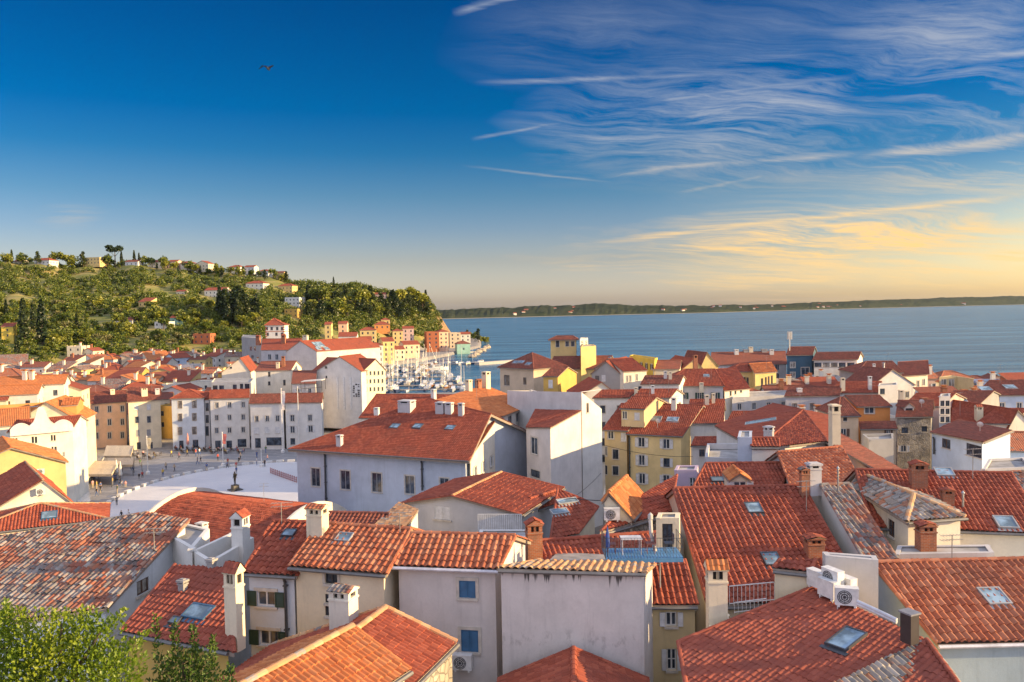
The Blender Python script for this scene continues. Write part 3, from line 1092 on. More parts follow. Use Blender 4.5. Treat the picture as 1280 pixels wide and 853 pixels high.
# ================================================================== FOREGROUND ROW
H('town_house', 'tall house with a blank stained white wall under a strip of buff tiles', 
  [[W(621, 711, 33), W(807, 717, 32.2), W(818.5, 706.5, 35.2), W(676, 700.5, 36.0)]], 'drip_stained_white', 'buff', over=.10, thick=.10)
H('town_house', 'pinkish white house with two closed blue shutters above an air conditioner',
  gable((489, 708), (623, 713), 34.6, (517, 667), .40), 'pinkwhite', 'warm',
  wins=[(574, 726, 594.5, 747.5, 'wocb'), (576.5, 787.5, 598, 815, 'wocb')], gutter='w')
H('town_house', 'cream house under wavy red tiles with a big tile-capped chimney and one grey skylight',
  gable((361, 709), (483, 719), 35.3, (400, 655), .38), 'cream', 'warm', wins=[(406.5, 716.5, 422, 730, 'ko'), (406.5, 743, 414, 754, 'k'), (406.5, 758, 412, 770, 'k')],
  chims=[(393, 673, 631, 22, 'c', 'c')], skies=[(431, 674, .75, .62, 'l')], gutter=True)
H('town_house', 'narrow bluish white house with dark green shutters between two tall chimneys',
  gable((303, 717), (371, 721), 35.8, (341, 652), .38), 'coolwhite', 'red', wins=[(321.5, 739, 344, 758, 'wosg'), (324.5, 788, 348, 807, 'wosg')],
  skies=[(362, 668.5, .62, .55)], gutter=True, pipes=[(358, 727, 363, 800, .07, 'd')])
# low lean-to with skylight, beside the stained chimney stack
H('town_house', 'low house with a new red slope, twin skylight and tall stained chimney stack',
  polyp((151, 790), (293, 817), 34, .42, [(151, 790), (293, 817), (285, 711), (219, 706)]), 'ochre', 'new', near=True,
  skies=[(249, 767, 1.25, .85, 'b'), (220, 778, .5, .4)], chims=[(289, 797, 702, 19, 'c', 'c'), (226, 742, 727, 9, 'p', 'g'), (262, 712, 701, 9, 'p', 'g')])
H('old_house', 'large old house with a lichen-grey tile roof sloping down to a white gable wall',
  polyp((-133, 738), (133, 761), 38.8, .37, [(-133, 776), (20, 777), (133, 761), (237, 650), (184, 641), (98, 656), (-60, 679)]), 'coolwhite', 'old', near=True,
  wins=[(171, 724, 186.5, 742, 'nl')], over=.18)
# white flat-roofed annex with parapets and the slender white chimney
H('annex', 'white flat-roofed annex with a lit parapet wall behind the lichen roof', flat([(240, 712), (291, 687), (318, 694), (264, 728)], 22.4), 'brightwhite', base=12,
  tiled=False, parapet=.9, near=True, chims=[(309, 703, 636, 19, 'c', 'w')])
H('annex', 'small white wall block with a lone tile ledge beside the lichen roof gable', flat([(203, 668), (223, 655), (262, 664), (240, 690)], 23.4), 'brightwhite', base=12,
  tiled=False, parapet=.1, near=True)
# lower centre hip roofs
H('town_house', 'stone-walled house with a broad hip roof of red tiles and an old white chimney',
  hip((470, 905), (571, 804), 25.0, (438, 800), (477.5, 757.5), .42, ends='hh', k=2.0), 'stone', 'red', near=True, rstyle='buff', over=.15, chims=[(424, 786, 733, 29, 'c', 'p', 'old')])
H('town_house', 'house nearest the viewer with bright orange tiles and a pale mortar ridge',
  hip((330, 960), (513, 838), 21.0, (325, 851), (415, 792), .42, ends='gg'), 'cream', 'orange', near=True, rstyle='buff', over=.15)
_p, _l, _r = W(717, 811, 31.9), W(622, 850, 31.9), W(811, 850, 31.9); _v = np.array([-.6, -8.0, 0])
H('town_house', 'low house with a small ridged roof abutting the blank stained wall', [[_l + _v, _p + _v, _p, _l], [_p + _v, _r + _v, _r, _p]], 'stone', 'red', near=True)

# ================================================================== FOREGROUND RIGHT
H('town_house', 'big house with a dark red tile roof carrying five air conditioners and one skylight',
  plane3([(848, 803, 30.6), (1017, 734, 33.0), (1154, 798, 28.2)], [(848, 803), (866, 905), (1215, 880), (1158, 800), (1017, 734)]), 'tan', 'new', near=True, skies=[(1058, 802, .85, 1.45, 'd')], over=.12)
H('old_house', 'house with patchy grey and orange tiles, bottom edge beside the dark red roof',
  polyp((1030, 905), (1200, 862), 24.0, .36, [(1015, 866), (1030, 905), (1215, 880), (1192, 845), (1157, 800)]), 'stone', 'lichen', near=True, jit=1.4)
H('town_house', 'house with wavy orange-red tiles above a pale blue cracked wall, bottom right',
  gable((1173, 806), (1420, 800), 30.0, (1089, 704), .38), 'aqua', 'warm', near=True, skies=[(1242, 748, .95, 1.0, 'l')], gutter='w', over=.2)
H('annex', 'bare grey concrete wall block with tile coping beside the five air conditioners', flat([(1032, 706), (1098, 712), (1095, 706), (1028, 701)], 24.0), 'lightgrey',
  tiled=False, parapet=.35, near=True)
H('town_house', 'house with a huge plain red tile slope, two skylights and cream side wall',
  gable((885, 757), (1085, 752), 36.0, (842, 611.5), .38), 'cream', 'red', near=True, skies=[(942, 637, .85, .95), (964, 701, .85, 1.0)],
  chims=[(1021, 702, 671, 21, 'g', 'b')], over=.12, thick=.2, wins=[(861, 741, 870, 754, 'k')])
H('annex', 'slim cream tower with a ribbed tile-topped brick chimney in front of the huge red slope', flat([(886, 790), (911, 790), (911, 770), (887, 770)], 22.0), 'cream', 
  tiled=False, parapet=.05, near=True, chims=[(898, 784, 700, 24, 'c', 'c', 'orange')])
H('annex', 'little cream wall with a single tile row beside the white terrace railing', 
  polyp((968, 712), (1003, 716), 33.6, .25, [(966, 711), (1012, 716), (1020, 700), (975, 700)]), 'cream', 'red', near=True, over=.05)
H('old_house', 'narrow house with streaks of grey old tiles running down beside a long white party wall',
  gable((1081, 702), (1122, 700), 38.0, (1026, 607), .38), 'brightwhite', 'old', near=True, chims=[(1048, 616, 586, 2.6, 'm', 'g'), (1020, 607, 580, 15, 'p', 's'), (1007, 610, 585, 10, 'g', 'b')], over=.05)
H('town_house', 'small cream house with a hip roof half lichen grey, half red',
  [[W(1133, 653, 40), W(1207, 647, 40.7), W(1142, 619, 42.6)], [W(1207, 647, 40.7), W(1140, 607, 48.5), W(1074, 591, 49), W(1142, 619, 42.6)],
   [W(1064, 610, 47.7), W(1133, 653, 40), W(1142, 619, 42.6), W(1074, 591, 49)]], 'palecream', 'lichen', near=True, rstyle='buff', base=14,
  wins=[(1110, 650, 1118, 671, 'n')], over=.2)
H('annex', 'flat tile ledge with a little brick house-shaped chimney before the small cream house', flat([(1118, 695), (1243, 693), (1236, 683), (1122, 684)], 22.7), 'lightgrey', tiled=False, parapet=.05, near=True,
  chims=[(1161, 690, 654, 20, 'g', 'b')])
H('town_house', 'wide house with a long red slope and two pale skylights, right edge',
  gable((1090, 660), (1310, 668), 43.0, (1070, 588), .36), 'palecream', 'red', near=True, chims=[(1150, 612, 577, 19, 'g', 'b'), (1186, 634, 611, 14, 'g', 'b'), (1204, 636, 617, 3, 'm', 'g')],
  skies=[(1180, 592, 1.0, .9, 'l'), (1257, 655, 1.0, 1.1, 'l')])
H('old_house', 'house with pale lichen tiles at the right edge behind the long red slope', 
  gable((1250, 625), (1400, 618), 53, (1234, 592), .34), 'palecream', 'old', near=True)
H('town_house', 'cream stair turret with a small tile cap beside the dark roof terrace', 
  gable((939, 559), (974, 559), 62, (939, 548), .38), 'brightwhite', 'red', near=True, over=.05)
H('town_house', 'house with a red tile slope and one small gabled dormer below the stair turret',
  gable((865, 612), (976, 611), 54, (882, 580), .36), 'white', 'red', near=True, skies=[(897, 601, .9, .6)])
H('town_house', 'house with an even ribbed red slope behind the huge plain red roof',
  gable((990, 612), (1076, 603), 52, (972, 566), .36), 'lightgrey', 'warm', near=True)
H('annex', 'flat grey roof terrace with low concrete walls left of the stair turret', flat([(881, 580), (938, 582), (938, 562), (884, 562)], 22.3), 'lightgrey', tiled=False, parapet=.5, near=True)
H('annex', 'slate-grey metal stair box on the roof terrace', flat([(922, 548), (940, 548), (940, 540), (924, 540)], 24.6), 'blueplaster', tiled=False, parapet=.05, near=True, base=20)
H('town_house', 'pink house with a long tile-capped side wall running up to a tall cream chimney',
  [[W(1025, 549, 75), W(1086, 582, 55), W(1122, 600, 51), W(1128, 590, 55), W(1050, 540, 80)]], 'rose', 'brown', near=True, chims=[(1038, 556, 503, 13, 'p', 'c')])
H('town_house', 'large house with a broad pale red hip roof and a long skylight',
  [[W(893, 533, 88), W(945, 562, 68), W(1004, 513, 86), W(966, 505, 104)], [W(945, 562, 68), W(1035, 552, 72), W(1004, 513, 86)],
   [W(1035, 552, 72), W(1040, 520, 96), W(966, 505, 104), W(1004, 513, 86)]], 'white', 'red', near=True, chims=[(964, 556, 533, 10, 'p', 's')], skies=[(951, 528, 2.0, 3.2, 'l')])
H('annex', 'lilac plastered roof room with a white frame at the foot of the huge red slope', flat([(843, 590), (871, 590), (873, 584), (846, 584)], 22.6), 'lilac', tiled=False, parapet=.1, near=True, base=12,
  wins=[(862, 597, 870, 612, 'w')])

# ================================================================== CENTRE BEHIND THE BLANK WALL
H('town_house', 'low house with dull red tiles running behind the brick chimney and the blue balcony',
  gable((664, 706), (842, 692), 38.2, (674, 677), .34), 'cream', 'red', near=True, chims=[(669.5, 704, 649, 19, 'g', 'b')])
H('town_house', 'olive yellow house with white shutters under the blue balcony',
  polyp((822, 757), (868, 757), 35.0, .38, [(812, 757), (872, 757), (856, 700), (812, 700)]), 'tan', 'red', near=True,
  wins=[(832, 765, 846, 783, 'wsw'), (833.5, 811, 845.5, 838, 'wsw')], gutter=True, over=.1)
H('annex', 'tiny cream roof house with a glazed door opening onto the blue balcony', flat([(820, 650), (849, 650), (850, 643), (823, 643)], 24.5), 'cream', tiled=False, parapet=.05, near=True, base=14,
  wins=[(828, 655, 841, 687, 'k')])
H('town_house', 'house with a rusty tile roof sloping above a rubble stone wall',
  polyp((750, 666), (838, 641), 42, .36, [(750, 666), (838, 641), (846, 594), (788, 626)]), 'stone', 'red', near=True, over=.05)
_w = np.array([1.6, 4.2, 0])
H('town_house', 'tiny cream gabled house with an air conditioner and one bright orange roof slope',
  [[W(752, 628, 43.5), W(761, 616, 43.5), W(761, 616, 43.5) + _w, W(752, 628, 43.5) + _w], [W(761, 616, 43.5), W(792, 650, 43.5), W(792, 650, 43.5) + _w, W(761, 616, 43.5) + _w]], 'cream', 'orange', near=True, over=.12)
H('town_house', 'white house with a wide gable wall, one white-shuttered window and rusty roof',
  gablex((499, 630), (653, 644), 57, (565, 620.5), 8.6), 'lightgrey', 'red', near=True, wins=[(543, 633, 562.5, 649.5, 'kcw')], rstyle='buff')
H('town_house', 'house with rusty tiles and two white skylights below the tall white tower house',
  polyp((688, 676), (768, 664), 52, .40, [(688, 676), (722, 668), (748, 634), (728, 624), (697, 612)]), 'cream', 'red', near=True, skies=[(699, 641, 1.3, .6, 'l'), (709, 628, 1.6, .6, 'l')])
H('old_house', 'sunlit sliver of buff mottled tiles in front of the wide white gable',
  [[W(468, 657, 49), W(508, 660, 47.5), W(523, 637, 52), W(499, 629, 55)]], 'brightwhite', 'buff', near=True, over=.05)
H('annex', 'flat corrugated terrace roof with a white railing in front of the wide white gable', flat([(597, 672), (664, 673), (662, 664), (600, 664)], 22.0), 'white', tiled=False, parapet=.05, near=True)
H('town_house', 'low house with a plain dark tile roof tucked behind the chimney row', 
  gable((390, 660), (480, 662), 50, (400, 641), .3), 'white', 'brown', near=True)

H('dormer', 'small gabled dormer with an orange tile cap on the red slope', gablex((911, 601), (939, 601), 51.5, (925, 592), 2.4), 'cream', 'orange', near=True, over=.12, base=20, wins=[(917, 602, 933, 611, 'wsw')])
H('dormer', 'low dormer on the rusty roof of the wide gable house', gablex((652, 634), (672, 632), 57.5, (662, 624), 3.2, phi=40), 'cream', 'red', near=True, over=.1, base=21, wins=[(658, 629, 666, 636, 'n')])
# ================================================================== BIG BUILDINGS NEAR THE SQUARE
H('court_house', 'long pale blue building with dark windows under a vast rusty tile roof beside the square',
  hip2(polyp((360, 562), (586, 577), 100, .40, [(360, 562), (587, 577), (614, 518), (535, 498.5)])[0], 'hg'), 'blueplaster', 'red', over=.75, thick=.3, near=True,
  wins=[(389.5, 585.5, 400, 608, 'yo'), (426, 588.5, 437.5, 612, 'yo'), (465, 591.5, 477, 615.5, 'yo'), (506.5, 595, 518, 617.5, 'yo'), (550, 598, 561, 620, 'yo')],
  skies=[(494, 533.5, 1.25, 1.1), (522.5, 533.5, 1.25, 1.1), (563, 535.5, 1.25, 1.1)],
  chims=[(423, 559, 544, 7, 'p', 's'), (505, 517, 501, 18, 'p', 's'), (549, 519, 503, 11, 'p', 's'), (560, 519, 503.5, 9, 'p', 's'), (575.5, 521, 504, 6.5, 'p', 's')],
  gutter=True, pipes=[(407, 569, 413, 628, .12, 'd'), (528, 579, 532, 613, .12, 'd')])
H('town_house', 'sunny pale yellow gable building behind the right end of the long pale blue building',
  [[W(588, 573, 91), W(619, 527, 101), W(600, 520, 108), W(570, 560, 98)]], 'palecream', 'red', near=True, wins=[(600, 542, 603, 556, 'n')], over=.1)
H('town_house', 'white house with a bright orange roof and a long sunny window wall',
  [[W(617, 525, 103), W(668, 506.5, 124), W(606, 482, 133), W(545, 500, 112)]], 'brightwhite', 'orange', near=True, over=.25,
  wins=[(625, 523, 629.5, 533, 'yo'), (635, 520, 639.5, 530, 'yo'), (645, 516, 650, 527, 'yo'), (626, 577, 630, 587, 'yo'), (636, 573, 641, 588, 'yo'), (647, 550, 651, 570, 'yo')],
  chims=[(541, 500, 487, 5, 'p', 'w'), (584, 487, 475, 7, 'p', 'c'), (605, 486, 464, 9, 'p', 'c'), (596, 486, 474, 7, 'g', 'b')])
H('tower_house', 'tall white tower house with a blank side and a sunny narrow end wall',
  [[W(634, 489, 118), W(727, 491, 103), W(752, 512, 106), W(664, 489, 133)]], 'white', tiled=False, parapet=.05, near=True, base=6, wins=[(733, 504, 736, 516, 'n')])
H('town_house', 'pale pink house with a small red lean-to roof set against the tall white tower house',
  [[W(657, 535, 100), W(688, 535, 95), W(727, 513.5, 102.5), W(669, 512, 110)]], 'pinkwhite', 'red', near=True, over=.08, base=7,
  wins=[(664, 547, 672, 568, 'wo'), (664, 588, 675, 597, 'ko')])
H('town_house', 'yellow three-storey house with wide roof openings and a bright yellow end wall',
  gable((782, 543), (853, 546), 112, (812, 505), .42, phi=23), 'gold', 'red', near=True, over=.3,
  wins=[(798, 547, 806, 559, 'wosw'), (829, 549, 837, 561, 'wosw'), (798.5, 569, 806, 582, 'wosw'), (829.5, 573, 837, 584, 'ksw'), (799, 592, 806.5, 605, 'wosw'), (829, 594, 837, 606, 'wosw'),
        (864, 522, 868, 534, 'wo')], skies=[(820, 524, 1.7, 1.2, 'l'), (841, 525, 1.7, 1.2, 'l')], chims=[(842, 514, 497, 6, 'p', 'w')], pipes=[(787, 547, 788, 606, .1, 'd')], gutter=True)
H('town_house', 'tan house with a plastered roof room, joined to the left of the yellow three-storey house',
  gable((752, 538), (785, 542.5), 113.5, (776, 505), .42, phi=20), 'tan', 'red', near=True, over=.3,
  wins=[(760, 538, 767, 549, 'wo'), (776, 541, 783, 552, 'wcw'), (752.5, 558, 759, 570, 'wo'), (766, 562, 773, 574, 'ko'), (753, 582, 759, 593, 'ko'), (766, 583, 773, 594, 'ko')])
H('roof_room', 'plastered roof room with two white windows on the tan house roof',
  gable((774, 511), (806, 513), 113.5, (790, 496), .32, phi=20), 'tan', 'red', near=True, base=18, over=.2, wins=[(778, 514, 784, 524, 'w'), (793, 516, 799.5, 525, 'wcw')])
# barrel-roofed hall on the square
def barrel():
    p0, p1 = np.array([-42.7, 88.5, 10.6]), np.array([-37.8, 104.5, 10.6])
    ax = np.array([.9, -.436, 0]) * 19
    n = 14; rise = 2.6
    prof = []
    for i in range(n + 1):
        t = i / n
        prof.append(p0 + (p1 - p0) * t + np.array([0, 0, rise * (1 - (2 * t - 1) ** 2)]))
    F = [[prof[i], prof[i] + ax, prof[i + 1] + ax, prof[i + 1]] for i in range(n)]
    r = H('market_hall', 'wide hall with a barrel-curved red tile roof between two white arched end walls', F, 'brightwhite', 'red', near=True, over=.1, ridges=False, thick=.25,
          chims=[(249, 672, 654, 12, 'p', 'w')])
    root, org = r[0], r[3]
    for e, lab in ((0.0, None), (1.0, None)):
        m = MB()
        a = ax / 19
        for i in range(n):
            s0, s1 = prof[i] + ax * e, prof[i + 1] + ax * e
            o = a * (.35 if e else -.35)
            m.prism([s0 - [0, 0, .5], s1 - [0, 0, .5], s1 + [0, 0, .55], s0 + [0, 0, .55]], o)
        m.build('parapet', wmat('palecream'), root, org)
    pr = MB()
    for i in range(9):
        q = prof[n // 2 + 1] * .35 + prof[n // 2] * .65 + ax * (.08 + .1 * i) + np.array([0, 0, .12])
        pr.box(q, np.eye(3), (.12, .2, .1))
    return r
barrel()

# ================================================================== HOUSES LEFT OF THE SQUARE
H('town_house', 'cream house with a ribbed red hip roof and blue skylight, left edge',


  hip((-60, 672), (137, 648), 68, (47, 630), (52, 630), .42, phi=-26), 'cream', 'red', near=True, skies=[(62, 645, 1.3, 1.1, 'b')], wins=[(34, 665, 39, 677, 'n')], rstyle='buff')
H('town_house', 'cream house with an air conditioner on its sunny gable, left edge',
  gablex((-14, 641), (90, 610), 80, (54, 600.5), 14, phi=-30, vphi=-38), 'palecream', 'red', near=True, rstyle='buff')
H('town_house', 'sunny yellow house with two air conditioners on its wall under a strip of orange tiles',
  gablex((-58, 592), (86, 583), 96, (14, 560), 12, phi=-30, vphi=-37), 'yellow', 'orange', near=True, over=.3)
def venetian():
    r = H('palace', 'white palace with a scalloped parapet front and paired windows, left of the square',
          gable((8, 541), (93, 545), 128, (20, 526), .40, phi=-37), 'palecream', 'red', near=True, over=.3, base=1.5,
          wins=[(15.5, 548, 18.2, 555, 'k'), (19.2, 548, 22, 555, 'k'), (39.5, 546, 42.5, 554, 'k'), (43.5, 546, 46.5, 554, 'k'), (63.5, 544, 66, 551, 'k'), (67, 544, 69.5, 551, 'k'),
                (41, 561, 43.5, 568, 'k'), (44.5, 561, 47, 568, 'k'), (64.5, 558.5, 67, 567, 'k'), (68, 558.5, 71, 567, 'k'), (78, 565, 81, 571, 'w')])
    root, walls, faces, org, robj = r
    w = min(walls, key=lambda q: q.n[1])
    top = w.bp[0][1]
    m = MB(); L = w.L
    n = 60
    pts = []
    for i in range(n + 1):
        t = i / n
        sc = abs(math.sin(t * 3 * math.pi)) ** .7 * 1.0
        cen = 2.4 * math.exp(-((t - .5) / .10) ** 4) + 1.0 * math.exp(-((t - .5) / .20) ** 6)
        pts.append((t * L, .25 + max(sc, cen)))
    P = lambda u, z, i: w.p + w.d * u + w.n * (.31 + i) + np.array([0, 0, top + z])
    for (u0, h0), (u1, h1) in zip(pts[:-1], pts[1:]):
        m.prism([P(u0, -.6, 0), P(u1, -.6, 0), P(u1, h1, 0), P(u0, h0, 0)], w.n * .3)
        m.prism([P(u0, h0, -.05), P(u1, h1, -.05), P(u1, h1 + .14, -.05), P(u0, h0 + .14, -.05)], w.n * .4)
    m.build('parapet', wmat('brightwhite'), root, org)
venetian()
H('town_house', 'tall cream corner house with an orange attic room above its sunny windows',
  gablex((14, 531), (99, 521), 150, (57, 503), 13, phi=-14), 'cream', 'orange', near=True, over=.3, base=1.5,
  wins=[(92, 546, 98, 554, 'n'), (86, 528, 90, 536, 'wo'), (101.5, 527, 104, 535, 'wo'), (106.5, 526, 109, 534, 'wo'), (101.5, 541, 104, 549, 'wo'), (106.5, 540, 109, 548, 'wo'), (101.5, 555, 104, 563, 'wo'), (106.5, 554, 109, 562, 'wo')])
H('roof_room', 'orange-yellow attic room on the tall cream corner house', gable((75, 508), (97, 512), 154, (80, 498), .3, phi=-30), 'orange', 'orange', near=True, base=14)
# the row facing the square
def rowwins(cols, rows, w, h, st, dx=0, dy=0):
    return [(x - w / 2 + dx, y - h / 2 + dy + sl * (x - cols[0]), x + w / 2 + dx, y + h / 2 + dy + sl * (x - cols[0]), st) for y in rows for x in cols for sl in (-.03,)]
H('town_house', 'peach coloured house with a balcony and three rows of windows facing the square',
  gable((96, 507), (158.5, 504.5), 197, (98, 492), .40, phi=-36), 'peach', 'brown', over=.3, base=1.2,
  wins=rowwins([121, 137, 153], [512, 528.5, 545], 4.6, 8, 'wo'), near=True, chims=[(141, 494, 487, 5, 'p', 'c')])
H('town_house', 'yellow house with brown shutters at the corner of the dark alley and the square',
  gable((158.5, 503), (202, 500), 195, (159, 485), .40, phi=-33), 'cream', 'brown', over=.3, base=1.2,
  wins=[(168, 506, 173, 513, 'wcw'), (183.5, 505.5, 188.5, 512.5, 'wcw'), (169, 521, 173.5, 529, 'kow'), (184, 520.5, 188.5, 528.5, 'kow'), (169.5, 537.5, 174.5, 546, 'wcy'), (183.5, 537, 188.5, 545, 'wcy'), (171, 553, 176, 562, 'k'), (184, 553, 191, 562, 'k')],
  near=True, chims=[(181, 496, 484, 7, 'c', 'c'), (197, 494, 486, 5, 'p', 's')])
H('town_house', 'white house with a small red hip roof right of the dark alley on the square',
  hip((212, 499), (256, 497.5), 195, (235, 486.5), (236, 486.5), .40, phi=-9), 'coolwhite', 'red', over=.35, base=1.2, near=True,
  wins=rowwins([225, 243], [506, 522, 539], 5, 9, 'nol') + [(224, 551, 229.5, 561, 'k'), (241, 550, 248, 560, 'n')])
H('town_house', 'very narrow white house with three iron balconies between two white houses on the square',
  gable((255, 500), (262, 500), 197, (255, 490), .40, phi=-6), 'lightgrey', 'red', over=.1, base=1.2, near=True,
  wins=[(257, 504, 261, 514, 'k'), (257, 519, 261, 529, 'k'), (257, 533, 261, 545, 'k')])
H('town_house', 'long white house with regular rows of small windows, middle of the square front',
  gable((261, 499), (312, 497.5), 195, (262, 488), .40, phi=-5), 'white', 'red', over=.3, base=1.2, near=True,
  wins=rowwins([271, 287, 304], [507, 522.5, 538.5], 4.5, 7, 'wo') + [(269, 551, 276, 560, 'k'), (283, 551, 290, 560, 'k'), (297, 549, 308, 559, 'k')])
H('town_house', 'white house with three windows and white shutters, behind the tall flagpole on the square',
  gable((311, 505), (355.5, 504), 193, (313, 493), .38, phi=2), 'white', 'brown', over=.3, base=1.2, near=True,
  wins=rowwins([321, 334, 347], [524], 4.5, 7.5, 'wo') + rowwins([321, 334, 347], [538.5], 6, 8, 'wcw') + [(319, 548, 326, 560, 'k'), (333, 547, 352, 557, 'k')])
H('town_house', 'pale house ending the square front with a sunny narrow right side',
  gable((355, 504), (403, 501), 193, (357, 492), .38, phi=4), 'white', 'brown', over=.3, base=1.2, near=True,
  wins=[(363, 519, 368, 527, 'wo'), (385, 518.5, 390, 526.5, 'wo'), (363, 533, 368.5, 541.5, 'wosw'), (385.5, 532, 391, 540.5, 'wosw'), (363, 548, 369, 556, 'k')])
# ================================================================== BEHIND THE SQUARE
H('town_house', 'white house with a glazed upper terrace behind the long white house on the square', flat([(264, 479), (314, 479), (318, 474), (268, 474)], 17), 'palecream', tiled=False, parapet=.2, base=3,
  wins=[(266, 482, 272, 490, 'k'), (274, 482, 280, 490, 'k'), (291, 481, 296, 489, 'k'), (300, 480, 304, 489, 'k'), (306, 480, 312, 489, 'k')])
H('town_house', 'set-back white storey with a dark red roof and a gable, above the glazed terrace house',
  gablex((276, 466), (313, 462), 238, (300, 448), 14, phi=-8), 'palecream', 'red', base=3, wins=[(281, 455, 284, 461, 'k'), (287, 455, 290, 461, 'k')])
H('apartment_house', 'grey weathered end-wall building with a red roof and a row of brick chimneys',
  gable((326, 438), (377, 436), 292, (328, 424), .42, phi=10), 'lightgrey', 'red', base=3, over=.1, wins=[(335, 443, 339, 450, 'w'), (344, 443, 348, 450, 'w')],
  chims=[(322, 430, 419, 5, 'c', 'b'), (354, 430, 418, 5, 'c', 'b'), (381, 428, 419, 6, 'p', 'c')])
H('apartment_house', 'bare grey block with a stepped top left of the brick chimney row', flat([(302, 422), (327, 424), (327, 420), (304, 419)], 24), 'grey', tiled=False, parapet=.2, base=3,
  wins=[(312, 433, 315, 439, 'w'), (317, 433, 320, 439, 'w'), (314, 444, 317, 449, 'w')])
H('warehouse', 'big building with a blank pinkish grey gable and a long red roof with skylights',
  gablex((357, 440), (396, 440), 262, (375, 426.5), 30, phi=14, vphi=34), 'lightgrey', 'red', base=3, over=.15, skies=[(398, 431, 4, 3, 'l'), (398, 436, 2, 1.5, 'l'), (408, 436, 2, 1.5, 'l'), (425, 440, 2, 2, 'l')])
H('court_building', 'tall white building with a striped blank front and a tall black and white wall poster',
  gablex((394, 464), (452, 460), 222, (424, 446), 12, phi=20, vphi=18), 'white', 'red', base=3, over=.25, wins=[(406, 458, 409, 461, 'k'), (407, 470, 409, 473, 'k')])
H('court_building', 'cream pedimented building with a sunny columned front facing the harbour',
  gablex((452, 466), (483, 456), 218, (470, 449), 20, phi=-55), 'cream', 'red', base=3, over=.3,
  wins=rowwins([458, 463, 468, 473, 478], [467, 477, 487], 2.2, 5, 'ko'))
H('town_house', 'house with a brown hipped roof, sunny yellow front and white side, behind the flagpole house',
  gable((318, 464), (364, 463), 228, (326, 452.5), .38, phi=-4), 'palecream', 'brown', base=3, wins=[(335, 465, 338, 471, 'k'), (335, 477, 338, 482, 'k'), (354, 475, 357, 482, 'k')],
  chims=[(347, 461, 453, 4, 'p', 'c'), (354, 459, 445, 4, 'p', 'b')])
H('town_house', 'low house with a dark red roof and a white-roofed terrace beside the flagpoles', gable((364, 480), (395, 478), 214, (366, 464), .4, phi=4), 'pinkwhite', 'brown', base=3)
H('villa', 'white villa with red corner stripes, like a chequered tower, above the brick chimney row',
  hip((330, 407), (356, 406), 385, (338, 401), (346, 401), .5, phi=0), 'white', 'red', base=8, over=.5, near=False,
  wins=[(332, 409, 335, 413, 'n'), (338, 409, 341, 413, 'n'), (345, 409, 348, 413, 'n'), (351, 409, 354, 413, 'n'), (333, 416, 336, 420, 'n'), (344, 416, 347, 420, 'n'), (351, 416, 354, 420, 'n')])
H('roof_room', 'small red tower room on the chequered villa', hip((338, 402), (347, 402), 389, (342, 398), (343, 398), .5, phi=0), 'brick', 'red', base=20, near=False)

# ================================================================== RED ROOFS IN THE MIDDLE
H('town_house', 'house with a dull red roof and two pale chimneys left of the bright orange roof',
  gable((448, 523), (560, 516), 150, (470, 493), .38, phi=14), 'palecream', 'red', near=True, base=1.5, chims=[(470, 520, 510, 6, 'p', 'w'), (541, 498, 488, 5, 'p', 'w')])
H('town_house', 'beige house with a dark hip roof and a sunny side, below the yellow tower villa',
  pyramid([W(621, 459.5, 186), W(667, 462, 178), W(710, 458.5, 186)], 3.3), 'beige', 'brown', near=True, over=.5, base=1.5, wins=[(654, 472, 658, 481, 'n'), (630, 469, 637, 482, 'n')], 
  skies=[(645, 453, 1.6, 1, 'l'), (652, 453, 1.6, 1, 'l'), (661, 455, 1.6, 1, 'l')])
H('villa', 'yellow tower villa with a flat-hipped brown roof rising above the harbour roofs',
  hip((685, 425.5), (723, 422), 200, (696, 420), (716, 420), .4, phi=6), 'yellow', 'brown', near=True, over=.6, base=1.5, wins=[(695, 426, 699, 434, 'ko'), (707, 427, 711, 433, 'ko'), (714, 427, 718, 433, 'ko')])
H('roof_room', 'yellow cube-shaped roof room right of the tower villa', flat([(726, 434), (745, 433), (742, 431.5), (728, 432)], 25.8), 'yellow', tiled=False, parapet=.1, near=True, base=10)
H('roof_room', 'small white glazed lantern on the tower villa terrace', flat([(725, 424), (735, 423.5), (734, 422.5), (726, 422.8)], 27.4), 'white', tiled=False, parapet=.1, near=True, base=22, wins=[(726, 426, 729, 432, 'k'), (731, 426, 734, 432, 'k')])
H('town_house', 'ochre house with one white shuttered window and a sunny plain side wall',
  gable((677, 471), (698, 472), 160, (690, 459), .36, phi=5), 'ochre', 'brown', near=True, base=1.5, wins=[(685.5, 475, 691, 485, 'wcw')])
H('town_house', 'old grey gabled house between the ochre house and the white-fronted house',
  gablex((738, 468), (777, 466), 172, (757, 452), 16, phi=24), 'grey', 'red', near=True, base=1.5, wins=[(752, 469, 757, 477, 'wcw'), (744, 470, 749, 478, 'k')], chims=[(762, 458, 447, 4, 'm', 'c')])
H('town_house', 'white-fronted house in full sun with tall dark windows and a red roof',
  gable((779, 465), (810, 462), 168, (760, 449), .40, phi=-24), 'palecream', 'red', near=True, base=1.5, wins=[(783, 470, 785, 478, 'wo'), (787, 469.5, 789, 477.5, 'wo'), (798, 483, 802, 492, 'k'), (795, 468, 797, 476, 'wo')])
H('town_house', 'bright yellow stepped building with a flat top behind the white-fronted house', flat([(787, 446), (818, 451), (822, 449), (792, 445)], 22.5), 'brightyellow', tiled=False, parapet=.3, near=True, base=1.5)
H('town_house', 'house with a sunny orange-edged gable in the middle of the red roofs', gablex((722, 497), (774, 487), 148, (752, 478.5), 12, phi=-6), 'palecream', 'red', near=True, base=1.5, over=.25)
